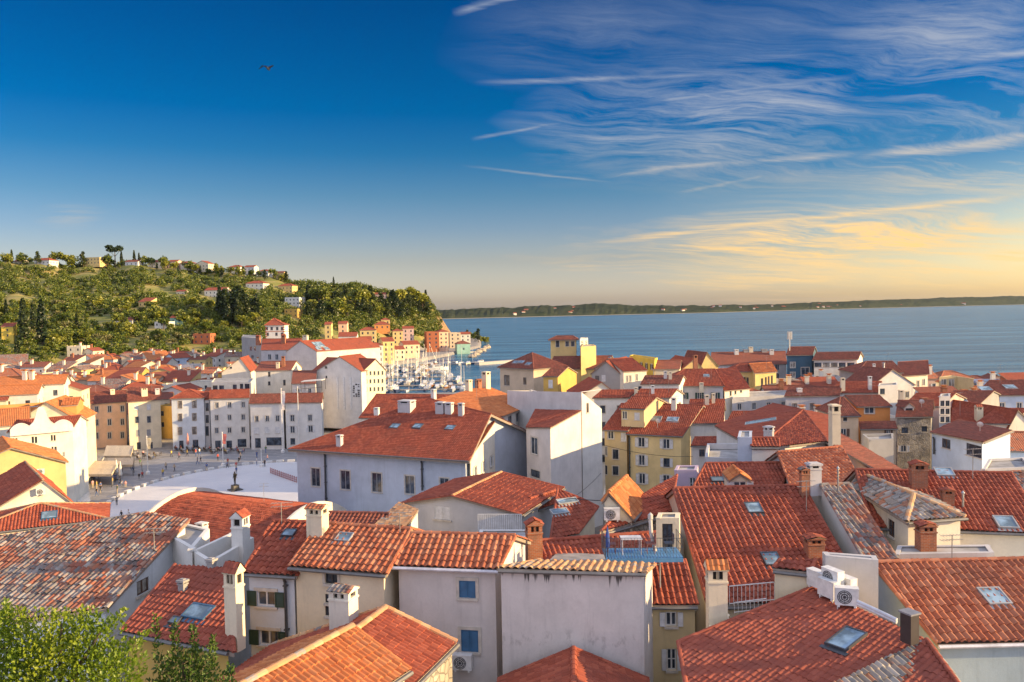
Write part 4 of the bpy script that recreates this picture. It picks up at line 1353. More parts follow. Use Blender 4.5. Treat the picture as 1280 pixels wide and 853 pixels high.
H('town_house', 'low house with a red front slope and white eaves beside the tan house', gable((740, 498), (786, 500), 140, (752, 488), .36, phi=6), 'white', 'red', near=True, base=1.5)
H('town_house', 'house with a wide dark red roof at the foot of the yellow tower villa', gable((684, 462), (760, 459), 191, (692, 446), .40, phi=4), 'yellow', 'brown', near=True, base=1.5, over=.4)
# ================================================================== RIGHT, TOWARDS THE SEA
H('apartment_house', 'long low apartment house with a dark red roof, boxes and chimneys on its ridge',
  gable((888, 457), (984, 453), 232, (889, 441), .42, phi=0), 'lightgrey', 'brown', base=1.5, chims=[(921, 444, 437, 5, 'p', 'w'), (939, 441, 434, 5, 'p', 'c'), (965, 444, 437, 5, 'p', 'w'), (956, 441, 437, 7, 'p', 'g'), (934, 441, 437.5, 8, 'p', 'g')],
  wins=[(969, 455, 974, 463, 'wo'), (969, 467, 974, 475, 'wo')])
H('apartment_house', 'dark blue apartment house with white window frames and an aerial mast',
  gable((982, 444.5), (1016, 444.5), 222, (986, 434), .36, phi=2), 'navy', 'brown', base=1.5, near=True, over=.3,
  wins=[(988, 453, 994, 460, 'wol'), (988, 465.5, 994, 472.5, 'wol'), (1001.5, 459.5, 1011.5, 469, 'wo'), (1001.5, 473, 1011.5, 482.5, 'wo'), (988, 478, 994, 484, 'wol')])
H('apartment_house', 'white apartment house with a loggia band, right of the dark blue one',
  gable((1015, 450.5), (1073, 450), 218, (1020, 441), .36, phi=1), 'white', 'brown', base=1.5, near=True, over=.4,
  wins=[(1018, 453.5, 1027, 459, 'k'), (1028.5, 453.5, 1037, 459, 'nl'), (1038.5, 453.5, 1047, 459, 'nl'), (1048.5, 453.5, 1057, 459, 'k'), (1059, 453.5, 1068, 459, 'n'), (1020, 470.5, 1025, 476.5, 'k'), (1035, 471, 1040, 477, 'k'), (1050, 471, 1055, 477.5, 'k')])
H('town_house', 'sunny yellow house with an orange-edged hip roof in front of the dark blue apartment house',
  hip((911, 465), (944, 468), 190, (925, 455), (948, 454), .40, phi=10), 'yellow', 'red', base=1.5, near=True, over=.35, wins=[(933, 472, 936, 482, 'n')])
H('town_house', 'yellow front with tall brown windows facing the sun below the dark blue apartment house',
  gable((943, 467), (972, 459.5), 186, (936, 455), .40, phi=-28), 'yellow', 'orange', base=1.5, near=True, over=.3, wins=[(951, 473, 954, 484, 'n'), (956, 471.5, 958.5, 482, 'n'), (959.5, 470.5, 962, 481, 'n'), (963.5, 469.5, 966, 480, 'n')])
H('town_house', 'house with a broad brown hip roof and a sunny yellow side',
  hip((824, 483), (906, 486), 160, (856, 464), (893, 459.5), .40, phi=10), 'lightgrey', 'red', base=1.5, near=True, over=.3, skies=[(883, 470, 1.2, 1, 'l')], chims=[(877, 487, 479, 5, 'p', 'c')])
H('town_house', 'sunny pale yellow wall house under the broad brown hip roof', shed((905, 489), (938, 478), 158, (890, 462), .30, phi=-30), 'palecream', 'red', base=1.5, near=True, over=.2,
  wins=[(912, 489, 914.5, 495, 'k'), (918, 487, 920.5, 493, 'k'), (925, 485, 927.5, 491, 'k')])
H('town_house', 'house with a sunny yellow gable and a tall brick chimney before the sea',
  gablex((845, 468), (884, 462), 190, (868, 449), 15, phi=-6), 'yellow', 'red', base=1.5, near=True, chims=[(870, 466, 443, 5, 'p', 'b'), (840, 470, 452, 4, 'p', 'c')])
H('town_house', 'sunny yellow gable wall next to the long apartment house roof', gablex((876, 459), (899, 458), 205, (884, 441), 12, phi=-12), 'yellow', 'brown', base=1.5, near=True)
H('town_house', 'house with a dark hip roof at the foot of the white apartment house', 
  hip((1071, 467), (1130, 469), 178, (1082, 451), (1127, 452.5), .40, phi=2), 'grey', 'brown', base=1.5, near=True, over=.35, wins=[(1074, 470, 1081, 477, 'k'), (1085, 470, 1090, 477, 'w')], chims=[(1093, 463, 455, 3, 'p', 'w'), (1105, 463, 454, 3, 'm', 'c')])
H('town_house', 'cream sunny end house with a dark roof before the open sea',
  gable((1122, 471), (1162, 464), 182, (1122, 453), .38, phi=-24), 'palecream', 'brown', base=1.5, near=True, over=.4, wins=[(1146, 476, 1149, 484, 'wo'), (1153, 474, 1156, 482, 'wo')])
H('town_house', 'house with one glowing orange roof slope among dark roofs near the sea',
  gablex((1088, 484), (1145, 479), 160, (1116, 462), 9, phi=-14), 'white', 'brown', base=1.5, near=True, rstyle='same', over=.2)
H('annex', 'white roof house with a dark window below the glowing orange slope', flat([(1098, 483), (1122, 482), (1121, 479), (1099, 480)], 19.6), 'white', tiled=False, parapet=.1, near=True, base=5, wins=[(1100, 486, 1106, 493, 'k')])
H('town_house', 'deep orange house with two roof levels and a pale window',
  gable((1071, 509), (1116, 507.5), 121, (1056, 495), .38, phi=3), 'orange', 'brown', near=True, over=.25, wins=[(1081, 509.5, 1092.5, 517, 'wo'), (1083, 538.5, 1091, 543, 'k')], base=4)
H('town_house', 'orange-beige house with brown shutters and a steep dark hip roof beside the deep orange house',
  hip((1046, 521), (1076, 519.5), 117, (1050, 497), (1054, 497), .5, phi=2), 'beige', 'brown', near=True, over=.25, base=4, wins=[(1054, 520, 1059, 526.5, 'k'), (1051, 536, 1058, 546, 'wsn')])
H('annex', 'orange-beige lean-to house with a white and brown shuttered window under the deep orange house', shed((1075, 537), (1122, 535.5), 116, (1073, 527), .3, phi=3), 'beige', 'brown', near=True, base=4,
  wins=[(1108, 537, 1113, 544, 'wsn')])
H('old_house', 'weathered grey stone house with a white roof dormer and dark square windows',
  gable((1119, 522), (1166, 519), 118, (1122, 501), .40, phi=3), 'darkstone', 'brown', near=True, over=.25, base=4, wins=[(1127, 534.5, 1135, 542, 'k'), (1152, 533, 1159, 540, 'k'), (1126, 557, 1133, 565, 'wsw')])
H('roof_dormer_room', 'white arched dormer room on the grey stone house roof', gablex((1130, 510), (1144, 509.5), 119.5, (1137, 504), 3, phi=3), 'white', 'brown', near=True, base=16, over=.15, wins=[(1132, 510.5, 1141, 516, 'k')])
H('annex', 'grey-walled roof terrace below the orange-beige lean-to house', flat([(1086, 553), (1117, 552), (1116, 545), (1078, 546)], 18.2), 'grey', tiled=False, parapet=.3, near=True, base=4)
H('town_house', 'bluish white house with a wide low red roof and sunlit concrete side',
  [[W(1162, 540.5, 103), W(1229, 553.5, 93), W(1266, 538, 101), W(1198, 525, 114)]], 'lightblue', 'brown', near=True, over=.25, wins=[(1177.5, 549, 1188, 560.5, 'n'), (1208, 556, 1227, 571, 'k')], pipes=[(1169, 549, 1170, 568, .12, 'd')])
H('town_house', 'low house with a big dark roof and two skylights, far right before the sea',
  gable((1216, 495), (1420, 487), 140, (1236, 476), .36, phi=4), 'lightblue', 'brown', near=True, over=.3, base=3, skies=[(1232, 487, 2, 2, 'l'), (1262, 484, 2, 1.5, 'l')])
H('town_house', 'low house with a dark roof and only one skylight, near the banded tower', gable((1165, 512), (1218, 506), 133, (1192, 489), .36, phi=8), 'grey', 'brown', near=True, base=3, skies=[(1202, 501, 1.6, 1.4, 'l')])
H('tower_house', 'slender brick and glass tower with a white banded shaft among the right-hand roofs', flat([(1174, 497), (1188, 496.5), (1187, 493), (1176, 493.5)], 21.5), 'lightgrey', tiled=False, parapet=.1, near=True, base=4,
  wins=[(1175.5, 501, 1180.5, 508, 'k'), (1182, 501, 1187, 508, 'k'), (1175.5, 511, 1180.5, 518, 'k'), (1182, 511, 1187, 518, 'k'), (1175.5, 521, 1180.5, 528, 'k'), (1182, 521, 1187, 528, 'k')])
H('annex', 'white glass roof box with a tan side standing before the open sea', flat([(1174, 472), (1196, 471.5), (1217, 474.5), (1190, 470)], 19), 'tan', tiled=False, parapet=.1, near=True, base=12, wins=[(1176, 474, 1183, 484, 'wl'), (1186, 474, 1193, 484, 'wl')])
H('town_house', 'house with an orange-pink wall and red roof left of the banded tower', gable((1126, 509), (1178, 507), 128, (1145, 492), .36, phi=3), 'rose', 'red', near=True, base=4, chims=[(1157, 516, 497, 8, 'p', 'b'), (1127, 500, 488, 5, 'p', 'c')])
H('town_house', 'house with a red roof between the banded tower and a brown chimney', gable((1188, 532), (1222, 529), 122, (1190, 511), .38, phi=4), 'rose', 'red', near=True, base=4, chims=[(1225, 528, 506, 8, 'c', 'c')])
H('town_house', 'cream gabled house with two red slopes at the right edge above the bluish white house',
  gablex((1258, 541), (1300, 535), 118, (1273, 513), 14, phi=-10), 'palecream', 'red', near=True, base=4)
H('town_house', 'house with twin red slopes above the bluish white house', gable((1218, 530), (1262, 536), 119, (1244, 511), .38, phi=10), 'palecream', 'red', near=True, base=4)
H('annex', 'pale concrete wall house at the right edge above the lichen tiles', flat([(1228, 590), (1290, 587), (1280, 575), (1236, 577)], 20.5), 'lightgrey', tiled=False, parapet=.2, near=True, base=8)
# lower cluster left of the broad hip roof
H('town_house', 'house with two low red roofs and a flat terrace behind the yellow end wall', gable((858, 530), (905, 522), 112, (862, 500), .34, phi=6), 'white', 'red', near=True, base=4, chims=[(884, 507, 494, 5, 'p', 'c'), (892, 505, 492, 4, 'p', 'c')])
H('town_house', 'small house with wooden doors in the gap beside the bright yellow end wall', gable((863, 558), (894, 557), 98, (868, 547), .36, phi=2), 'pinkwhite', 'red', near=True, base=4, wins=[(874, 562, 881, 571, 'n')])
H('town_house', 'house with a red lean-to roof behind the slate-grey stair box', gable((905, 533), (945, 521), 104, (915, 515), .36, phi=5), 'grey', 'red', near=True, base=5)
H('town_house', 'house with a long dark roof right under the white apartment house', gable((980, 496), (1050, 495), 150, (985, 484), .36, phi=2), 'lightgrey', 'brown', near=True, base=2, chims=[(1000, 491, 486, 6, 'p', 'w')])
H('town_house', 'house with a tall pale chimney at the foot of the white apartment house', gable((1040, 492), (1098, 490), 152, (1046, 478), .36, phi=3), 'white', 'red', near=True, base=2, chims=[(1054, 490, 472, 5, 'p', 'c'), (1088, 488, 470, 4, 'p', 'w')])
H('town_house', 'flat-topped grey roof terrace house in the middle of the red roofs', flat([(915, 499), (988, 496), (986, 490), (920, 492)], 16.5), 'lightgrey', tiled=False, parapet=.3, near=True, base=3)
H('town_house', 'house with a brown roof left of the broad hip roof near the sea', gable((815, 462), (850, 461), 186, (818, 451), .36, phi=0), 'cream', 'brown', base=2)
H('town_house', 'house with low dark roofs and pale chimneys right of the white-fronted house', gable((800, 481), (850, 483), 156, (806, 470), .36, phi=5), 'white', 'brown', near=True, base=2, chims=[(832, 474, 464, 4, 'p', 'w'), (838, 475, 465, 4, 'p', 'c')])
H('town_house', 'house with reddish roofs and antenna clutter above the yellow three-storey house', gable((790, 498), (838, 499), 138, (800, 487), .36, phi=6), 'white', 'red', near=True, base=2, chims=[(795, 492, 485, 4, 'p', 'c'), (816, 493, 482, 4, 'p', 'w')])
# ================================================================== GROUND, SEA, SQUARE, FAR COAST
def land_sheet():
    ss = np.concatenate([np.linspace(-1400, -250, 50), np.linspace(-240, 660, 300), np.linspace(670, 2600, 90)])
    Ds = np.concatenate([np.linspace(-60, 14, 12), np.geomspace(16, 300, 80), np.linspace(303, 345, 28), np.linspace(350, 760, 170), np.linspace(770, 1300, 60)])
    V = np.empty((len(Ds), len(ss), 3))
    for i, D in enumerate(Ds):
        x = (ss - 640) / 1000 * max(D, 30) * (1 if D > 14 else 1)
        V[i, :, 0] = x; V[i, :, 1] = D
        V[i, :, 2] = ground_z(x, np.full(len(ss), max(D, 16.0)))
    I = np.arange(V.shape[0] * V.shape[1]).reshape(V.shape[:2])
    F = np.stack([I[:-1, :-1], I[:-1, 1:], I[1:, 1:], I[1:, :-1]], -1).reshape(-1, 4)
    m, nt, b = nodes_of('hill_grass_and_town_ground')
    pos = nd(nt, 'ShaderNodeNewGeometry').outputs['Position']
    sx = nd(nt, 'ShaderNodeSeparateXYZ'); nt.links.new(pos, sx.inputs[0])
    n = noise(nt, pos, .035, 5, .65)
    g = ramp(nt, [(.3, (.08, .11, .018)), (.48, (.17, .17, .035)), (.6, (.30, .24, .07)), (.72, (.38, .26, .08))])
    nt.links.new(n, g.inputs[0])
    ter = math_n(nt, 'FRACT', math_n(nt, 'MULTIPLY', sx.outputs[2], .22))
    c = mixc(nt, maprange(nt, ter, .82, .9, 0, .45), g.outputs[0], (.34, .26, .14))
    nz = nd(nt, 'ShaderNodeSeparateXYZ'); nt.links.new(nd(nt, 'ShaderNodeNewGeometry').outputs['Normal'], nz.inputs[0])
    rk = maprange(nt, math_n(nt, 'ADD', nz.outputs[2], math_n(nt, 'MULTIPLY', noise(nt, pos, .12, 5, .7), .35)), .98, .86)
    rocky = mixc(nt, maprange(nt, noise(nt, scaled(nt, pos, (.15, .15, .6)), 1.0, 5, .7), .4, .62), (.34, .20, .09), (.13, .095, .045))
    c = mixc(nt, rk, c, rocky)
    hgt = maprange(nt, sx.outputs[2], 5.5, 9)
    far = maprange(nt, sx.outputs[1], 300, 380)
    f = math_n(nt, 'MULTIPLY', hgt, far)
    pav = mixc(nt, maprange(nt, noise(nt, pos, .6, 4), .4, .65), (.20, .19, .18), (.29, .27, .25))
    nt.links.new(mixc(nt, f, pav, c), b.inputs['Base Color']); b.inputs['Roughness'].default_value = .95
    mb = MB(); mb.add(V.reshape(-1, 3), F)
    tag(mb.build('ground', m, smooth=True), kind='structure')
land_sheet()

def sea_sheet():
    m, nt, b = nodes_of('sea_water')
    pos = nd(nt, 'ShaderNodeNewGeometry').outputs['Position']
    n1 = noise(nt, scaled(nt, pos, (.004, .03, 0)), 1.0, 6, .6)
    c = mixc(nt, maprange(nt, n1, .40, .62), (.008, .070, .145), (.06, .19, .29))
    nt.links.new(c, b.inputs['Base Color'])
    b.inputs['Roughness'].default_value = .22; b.inputs['IOR'].default_value = 1.33
    b.inputs['Specular IOR Level'].default_value = .28
    bp = nd(nt, 'ShaderNodeBump', i_Strength=.9, i_Distance=1.0)
    w1 = noise(nt, scaled(nt, pos, (.10, .35, 1)), 1.0, 5, .65)
    w2 = noise(nt, scaled(nt, pos, (.01, .05, 1)), 1.0, 3, .5)
    nt.links.new(math_n(nt, 'ADD', w1, math_n(nt, 'MULTIPLY', w2, 1.5)), bp.inputs['Height'])
    nt.links.new(bp.outputs[0], b.inputs['Normal'])
    mb = MB()
    mb.add([(-16000, -3000, 0), (16000, -3000, 0), (16000, 14000, 0), (-16000, 14000, 0)], [(0, 1, 2, 3)])
    tag(mb.build('sea', m), kind='structure')
sea_sheet()

def far_coast():
    ss = np.linspace(430, 2100, 420)
    Dw = np.interp(ss, [400, 560, 900, 1280, 2100], [3100, 3300, 4100, 6700, 9500])
    top = np.interp(ss, [400, 545, 600, 700, 760, 800, 900, 1000, 1100, 1200, 1260, 1320, 2100], [40, 40, 42, 52, 58, 44, 36, 43, 58, 72, 78, 66, 60])
    rows = []
    rs = np.random.RandomState(5)
    bump = np.convolve(rs.uniform(-1, 1, 430), np.ones(4) / 4, 'same')[:420]
    for k, (dd, hh) in enumerate(((-30, -3), (0, 1.5), (25, 12), (120, .55), (300, .85), (600, 1.0), (1100, .8), (1800, .2))):
        D = Dw + dd
        z = np.full(420, float(hh)) if k < 3 else top * hh
        if k >= 2: z = z + bump * (3 if k < 4 else 6) + rs.uniform(-1, 1, 420) * 2.2
        rows.append(np.stack([(ss - 640) / 1000 * D, D, z], -1))
    V = np.array(rows); I = np.arange(8 * 420).reshape(8, 420)
    F = np.stack([I[:-1, :-1], I[:-1, 1:], I[1:, 1:], I[1:, :-1]], -1).reshape(-1, 4)
    m, nt, b = nodes_of('far_woodland')
    pos = nd(nt, 'ShaderNodeNewGeometry').outputs['Position']
    n = noise(nt, pos, .012, 6, .7)
    c = mixc(nt, maprange(nt, n, .35, .65), (.020, .032, .022), (.05, .058, .036))
    sx = nd(nt, 'ShaderNodeSeparateXYZ'); nt.links.new(pos, sx.inputs[0])
    c = mixc(nt, maprange(nt, sx.outputs[2], 2.5, 1.0), c, (.30, .27, .22))
    nt.links.new(c, b.inputs['Base Color']); b.inputs['Roughness'].default_value = 1.0; b.inputs['Specular IOR Level'].default_value = 0
    mb = MB(); mb.add(V.reshape(-1, 3), F)
    tag(mb.build('far_coast', m), kind='structure')
far_coast()

SQ_C, SQ_R = np.array([-48.0, 147.0]), (24.0, 29.0)
def square():
    m, nt, b = nodes_of('grey_stone_paving')
    pos = nd(nt, 'ShaderNodeNewGeometry').outputs['Position']
    br = nd(nt, 'ShaderNodeTexBrick', i_Scale=1.0, i_Color1=(.20, .20, .21, 1), i_Color2=(.24, .24, .25, 1), i_Mortar=(.42, .41, .40, 1), i_Mortar_Size=.09)
    br.inputs['Brick Width'].default_value = 6.0; br.inputs['Row Height'].default_value = 3.0
    mp = nd(nt, 'ShaderNodeMapping'); mp.inputs['Rotation'].default_value = (0, 0, .35); nt.links.new(pos, mp.inputs[0]); nt.links.new(mp.outputs[0], br.inputs['Vector'])
    nt.links.new(mixc(nt, maprange(nt, noise(nt, pos, .5, 4), .4, .7, 0, .5), br.outputs[0], (.28, .27, .26)), b.inputs['Base Color']); b.inputs['Roughness'].default_value = .7
    mb = MB(); n = 72
    g = float(ground_z(-48, 150))
    pts = [(SQ_C[0] + 47 * math.cos(2 * math.pi * i / n), SQ_C[1] + 52 * math.sin(2 * math.pi * i / n)) for i in range(n)]
    mb.prism([np.array([x, y, g - .4]) for x, y in pts], (0, 0, .46))
    tag(mb.build('square_paving', m), kind='structure')
    m2, nt, b = nodes_of('white_stone_paving')
    pos = nd(nt, 'ShaderNodeNewGeometry').outputs['Position']
    br = nd(nt, 'ShaderNodeTexBrick', i_Scale=1.0, i_Color1=(.60, .60, .61, 1), i_Color2=(.65, .64, .64, 1), i_Mortar=(.50, .49, .49, 1), i_Mortar_Size=.015)
    br.inputs['Brick Width'].default_value = 1.2; br.inputs['Row Height'].default_value = .8
    nt.links.new(pos, br.inputs['Vector'])
    nt.links.new(mixc(nt, maprange(nt, noise(nt, pos, .12, 5), .35, .7, 0, .6), br.outputs[0], (.46, .47, .50)), b.inputs['Base Color']); b.inputs['Roughness'].default_value = .45
    mb = MB()
    mb.prism([np.array([SQ_C[0] + SQ_R[0] * math.cos(2 * math.pi * i / n), SQ_C[1] + SQ_R[1] * math.sin(2 * math.pi * i / n), g - .3]) for i in range(n)], (0, 0, .44))
    tag(mb.build('oval_square_paving', m2), kind='structure')
    return g + .06, g + .14
SQ_Z, OVAL_Z = square()
def haze_box():
    m = bpy.data.materials.new('evening_air'); m.use_nodes = True; nt = m.node_tree; nt.nodes.clear()
    o = nt.nodes.new('ShaderNodeOutputMaterial'); v = nd(nt, 'ShaderNodeVolumePrincipled'); v.inputs['Density'].default_value = HAZE; v.inputs['Color'].default_value = (.80, .88, 1.0, 1); v.inputs['Anisotropy'].default_value = .3
    nt.links.new(v.outputs[0], o.inputs['Volume'])
    mb = MB(); mb.box((0, 5500, 56), np.eye(3), (15000, 6500, 62))
    tag(mb.build('haze', m), 'thin pale evening air over town and sea', None, None, 'stuff')
HAZE = 1.2e-5
haze_box()
# ================================================================== OLD TOWN FILL, HARBOUR FRONT, HILL VILLAS
def footprint(h):
    ps = np.array([w.p[:2] for w in h[1]])
    c = ps.mean(0)
    return c, np.max(np.linalg.norm(ps - c, axis=1))
FOOT = [footprint(h) for h in HOUSES]
def free_spot(x, y, r, k=.72):
    for c, rr in FOOT:
        if math.hypot(c[0] - x, c[1] - y) < (rr + r) * k: return False
    return True

def ground_hit(px, py, d0=150.0, d1=1400.0):
    d = ray(px, py)
    best = None
    for D in np.arange(d0, d1, 2.0):
        p = CAM + d * (D / d[1]); g = p[2] - float(ground_z(p[0], p[1]))
        if g < 0: return p
        if best is None or g / D < best[0]: best = (g / D, p)
    return best[1]                                       # just over the crest: stand it on the crest

CNAME = {'white': 'white', 'palecream': 'pale cream', 'cream': 'cream', 'yellow': 'yellow', 'peach': 'peach', 'pinkwhite': 'pinkish', 'lightgrey': 'light grey', 'ochre': 'ochre', 'rose': 'rose pink', 'lightblue': 'pale blue', 'brick': 'brick red', 'mint': 'mint green', 'beige': 'beige', 'orange': 'orange', 'brightyellow': 'bright yellow'}
RNAME = {'red': 'red', 'orange': 'orange', 'brown': 'dark brown', 'mix': 'mottled red', 'old': 'lichen-grey'}
KNAME = {'gable': 'pitched roof', 'gablex': 'gabled end', 'hip': 'hipped roof', 'shed': 'lean-to roof', 'flat': 'flat terrace'}
SEEN = set()
def far_house(x, y, rz, w, d, eave, kind, wall, roof, where, nch, pitch=.4, group='houses of the old town', name='town_house', grid=(3.2, 3.0, .9, 1.3, 'x'), base=None, label=None):
    ch = {0: '', 1: ', one chimney', 2: ', two chimneys', 3: ', brick chimney'}[nch]
    lab = label or f'{CNAME[wall]} house, {RNAME[roof] + " " if kind != "flat" else ""}{KNAME[kind]}{ch}, {where}'
    F = rect(x, y, rz, w, d, eave, kind, pitch)
    r = H(name, lab, F, wall, roof, base=base, over=.3, near=False, grid=grid, group=group, tiled=kind != 'flat', parapet=.6 if kind == 'flat' else 0)
    root, walls, faces, org, robj = r
    f0 = faces[0]
    for k in range({0: 0, 1: 1, 2: 2, 3: 1}[nch]):
        c, u, v, n = plane_axes(f0)
        q = c + u * rnd.uniform(-.3, .3) * w + v * .2 * d * (.4 if kind != 'flat' else .8)
        m = MB(); ax = np.eye(3); hh = rnd.uniform(1.3, 2.2)
        m.box(q + [0, 0, hh / 2 - .5], ax, (.45, .4, hh / 2 + .5), 0); m.box(q + [0, 0, hh + .08], ax, (.58, .52, .08), 0)
        m.box(q + [0, 0, hh + .3], ax, (.3, .27, .15), 1); m.box(q + [0, 0, hh + .5], ax, (.55, .5, .06), 1)
        m.build('chimney', [wmat('brickwork' if nch == 3 else 'palecream'), roof_mat('orange', True)], robj, org)
    FOOT.append(footprint(r))
    return r

def uniq_house(x, y, rz, w, d, eave, where, walls_, kinds_, roofs_, grid=(3.2, 3.0, .9, 1.3, 'x')):
    for _ in range(60):
        k = rnd.choice(kinds_); wl = rnd.choice(walls_); rf = rnd.choice(roofs_); nc = rnd.choice([0, 0, 1, 1, 2, 3])
        if kinds_ and k == 'flat': rf = 'red'
        key_ = (k, wl, rf, nc, where)
        if key_ not in SEEN:
            SEEN.add(key_); break
    return far_house(x, y, rz, w, d, eave, k, wl, rf, where, nc, grid=grid)

W_OLD = ['white', 'palecream', 'palecream', 'cream', 'cream', 'cream', 'yellow', 'peach', 'pinkwhite', 'lightgrey', 'ochre', 'rose', 'beige', 'beige', 'lightblue', 'brick']
K_OLD = ['gable', 'gable', 'gablex', 'gablex', 'hip', 'shed', 'flat']
R_OLD = ['red', 'brown', 'red', 'orange', 'brown', 'mix', 'old']
rowsD = [214, 226, 239, 253, 268, 284, 301, 319, 338, 358, 379, 401, 424, 446]
for ri, D in enumerate(rowsD):
    where = ['just behind the square front', 'just behind the square front', 'second lanes behind the square', 'second lanes behind the square', 'in the old town middle', 'in the old town middle',
             'upper middle of the old town', 'upper middle of the old town', 'in the crowded upper lanes', 'in the crowded upper lanes', 'near the foot of the wooded hill', 'near the foot of the wooded hill',
             'at the edge of the hill trees', 'at the edge of the hill trees'][ri]
    s0, s1 = -70, np.interp(D, [214, 260, 330, 450], [262, 300, 400, 330])
    x = (s0 - 640) / 1000 * D
    x1 = (s1 - 640) / 1000 * D
    while x < x1:
        w = rnd.uniform(8, 13.5); d = rnd.uniform(7, 10.5)
        yy = D + rnd.uniform(-4, 4)
        s = 640 + 1000 * (x + w / 2) / yy
        g = float(ground_z(x + w / 2, yy))
        if free_spot(x + w / 2, yy, max(w, d) * .55, .70) and not (ri > 10 and s < 90 and rnd.random() < .7) and not (D > 385 and s < 70):
            uniq_house(x + w / 2, yy, rnd.choice([0, 90, 0, 90, 30, -30]) + rnd.uniform(-12, 12), w, d, g + rnd.uniform(5.8, 9.3), where, W_OLD, K_OLD, R_OLD)
        x += w * rnd.uniform(.92, 1.12)
# left edge, between the square palace and the picture edge
for (px, py, D, w, d, rz, k, wl, rf, nc, lab) in [
    (18, 512, 160, 11, 9, 34, 'flat', 'orange', 'red', 0, 'terrace house with three orange arches and a roof terrace, left edge of the old town'),
    (-20, 530, 140, 14, 12, 30, 'gable', 'palecream', 'orange', 1, 'cream house with an orange roof cut off by the left picture edge'),
    (40, 480, 185, 15, 9, 20, 'gable', 'white', 'orange', 2, 'long white house with two chimneys and an orange roof above the scalloped palace'),
    (15, 492, 178, 12, 9, 20, 'gable', 'pinkwhite', 'orange', 1, 'pinkish house with an orange roof and one chimney above the scalloped palace'),
    (-30, 500, 175, 14, 11, 22, 'gable', 'cream', 'red', 1, 'cream house with a red roof at the left picture edge'),
    (80, 487, 192, 10, 8, 15, 'gablex', 'cream', 'red', 0, 'small cream gabled house behind the tall cream corner house'),
    (60, 478, 203, 11, 8, 15, 'gable', 'lightgrey', 'brown', 1, 'light grey house with a brown roof behind the long white house'),
    (5, 470, 205, 12, 9, 10, 'hip', 'palecream', 'mix', 1, 'pale house with a mottled hip roof at the left edge of the old town')]:
    p = W(px, py, D)
    far_house(p[0], p[1], rz, w, d, p[2], k, wl, rf, '', nc, label=lab)

# gaps among the roofs on the right, kept below the sight lines to the sea
for D, zt, where in ((108, 16.6, 'deep among the right roofs'), (124, 16.8, 'deep among the right roofs'), (140, 16.8, 'among the middle right roofs'), (156, 17.0, 'among the middle right roofs'), (174, 17.2, 'far right near the sea'), (194, 17.2, 'far right near the sea'), (214, 17.0, 'on the sea front')):
    x = ((880 if D < 150 else 800) - 640) / 1000 * D
    while x < (1330 - 640) / 1000 * D:
        w, d = rnd.uniform(6.5, 10), rnd.uniform(6, 9)
        yy = D + rnd.uniform(-3, 3)
        if free_spot(x + w / 2, yy, max(w, d) * .5, .62):
            uniq_house(x + w / 2, yy, rnd.choice([0, 90, 0]) + rnd.uniform(-14, 14), w, d, zt - rnd.uniform(1.6, 4.0), where, W_OLD, K_OLD, ['red', 'brown', 'red', 'mix'], (2.9, 2.9, .85, 1.3, rnd.choice(['wo', 'wosg', 'wosn', 'ko', 'wosw', 'nol'])))
        x += w * rnd.uniform(.7, 1.0)

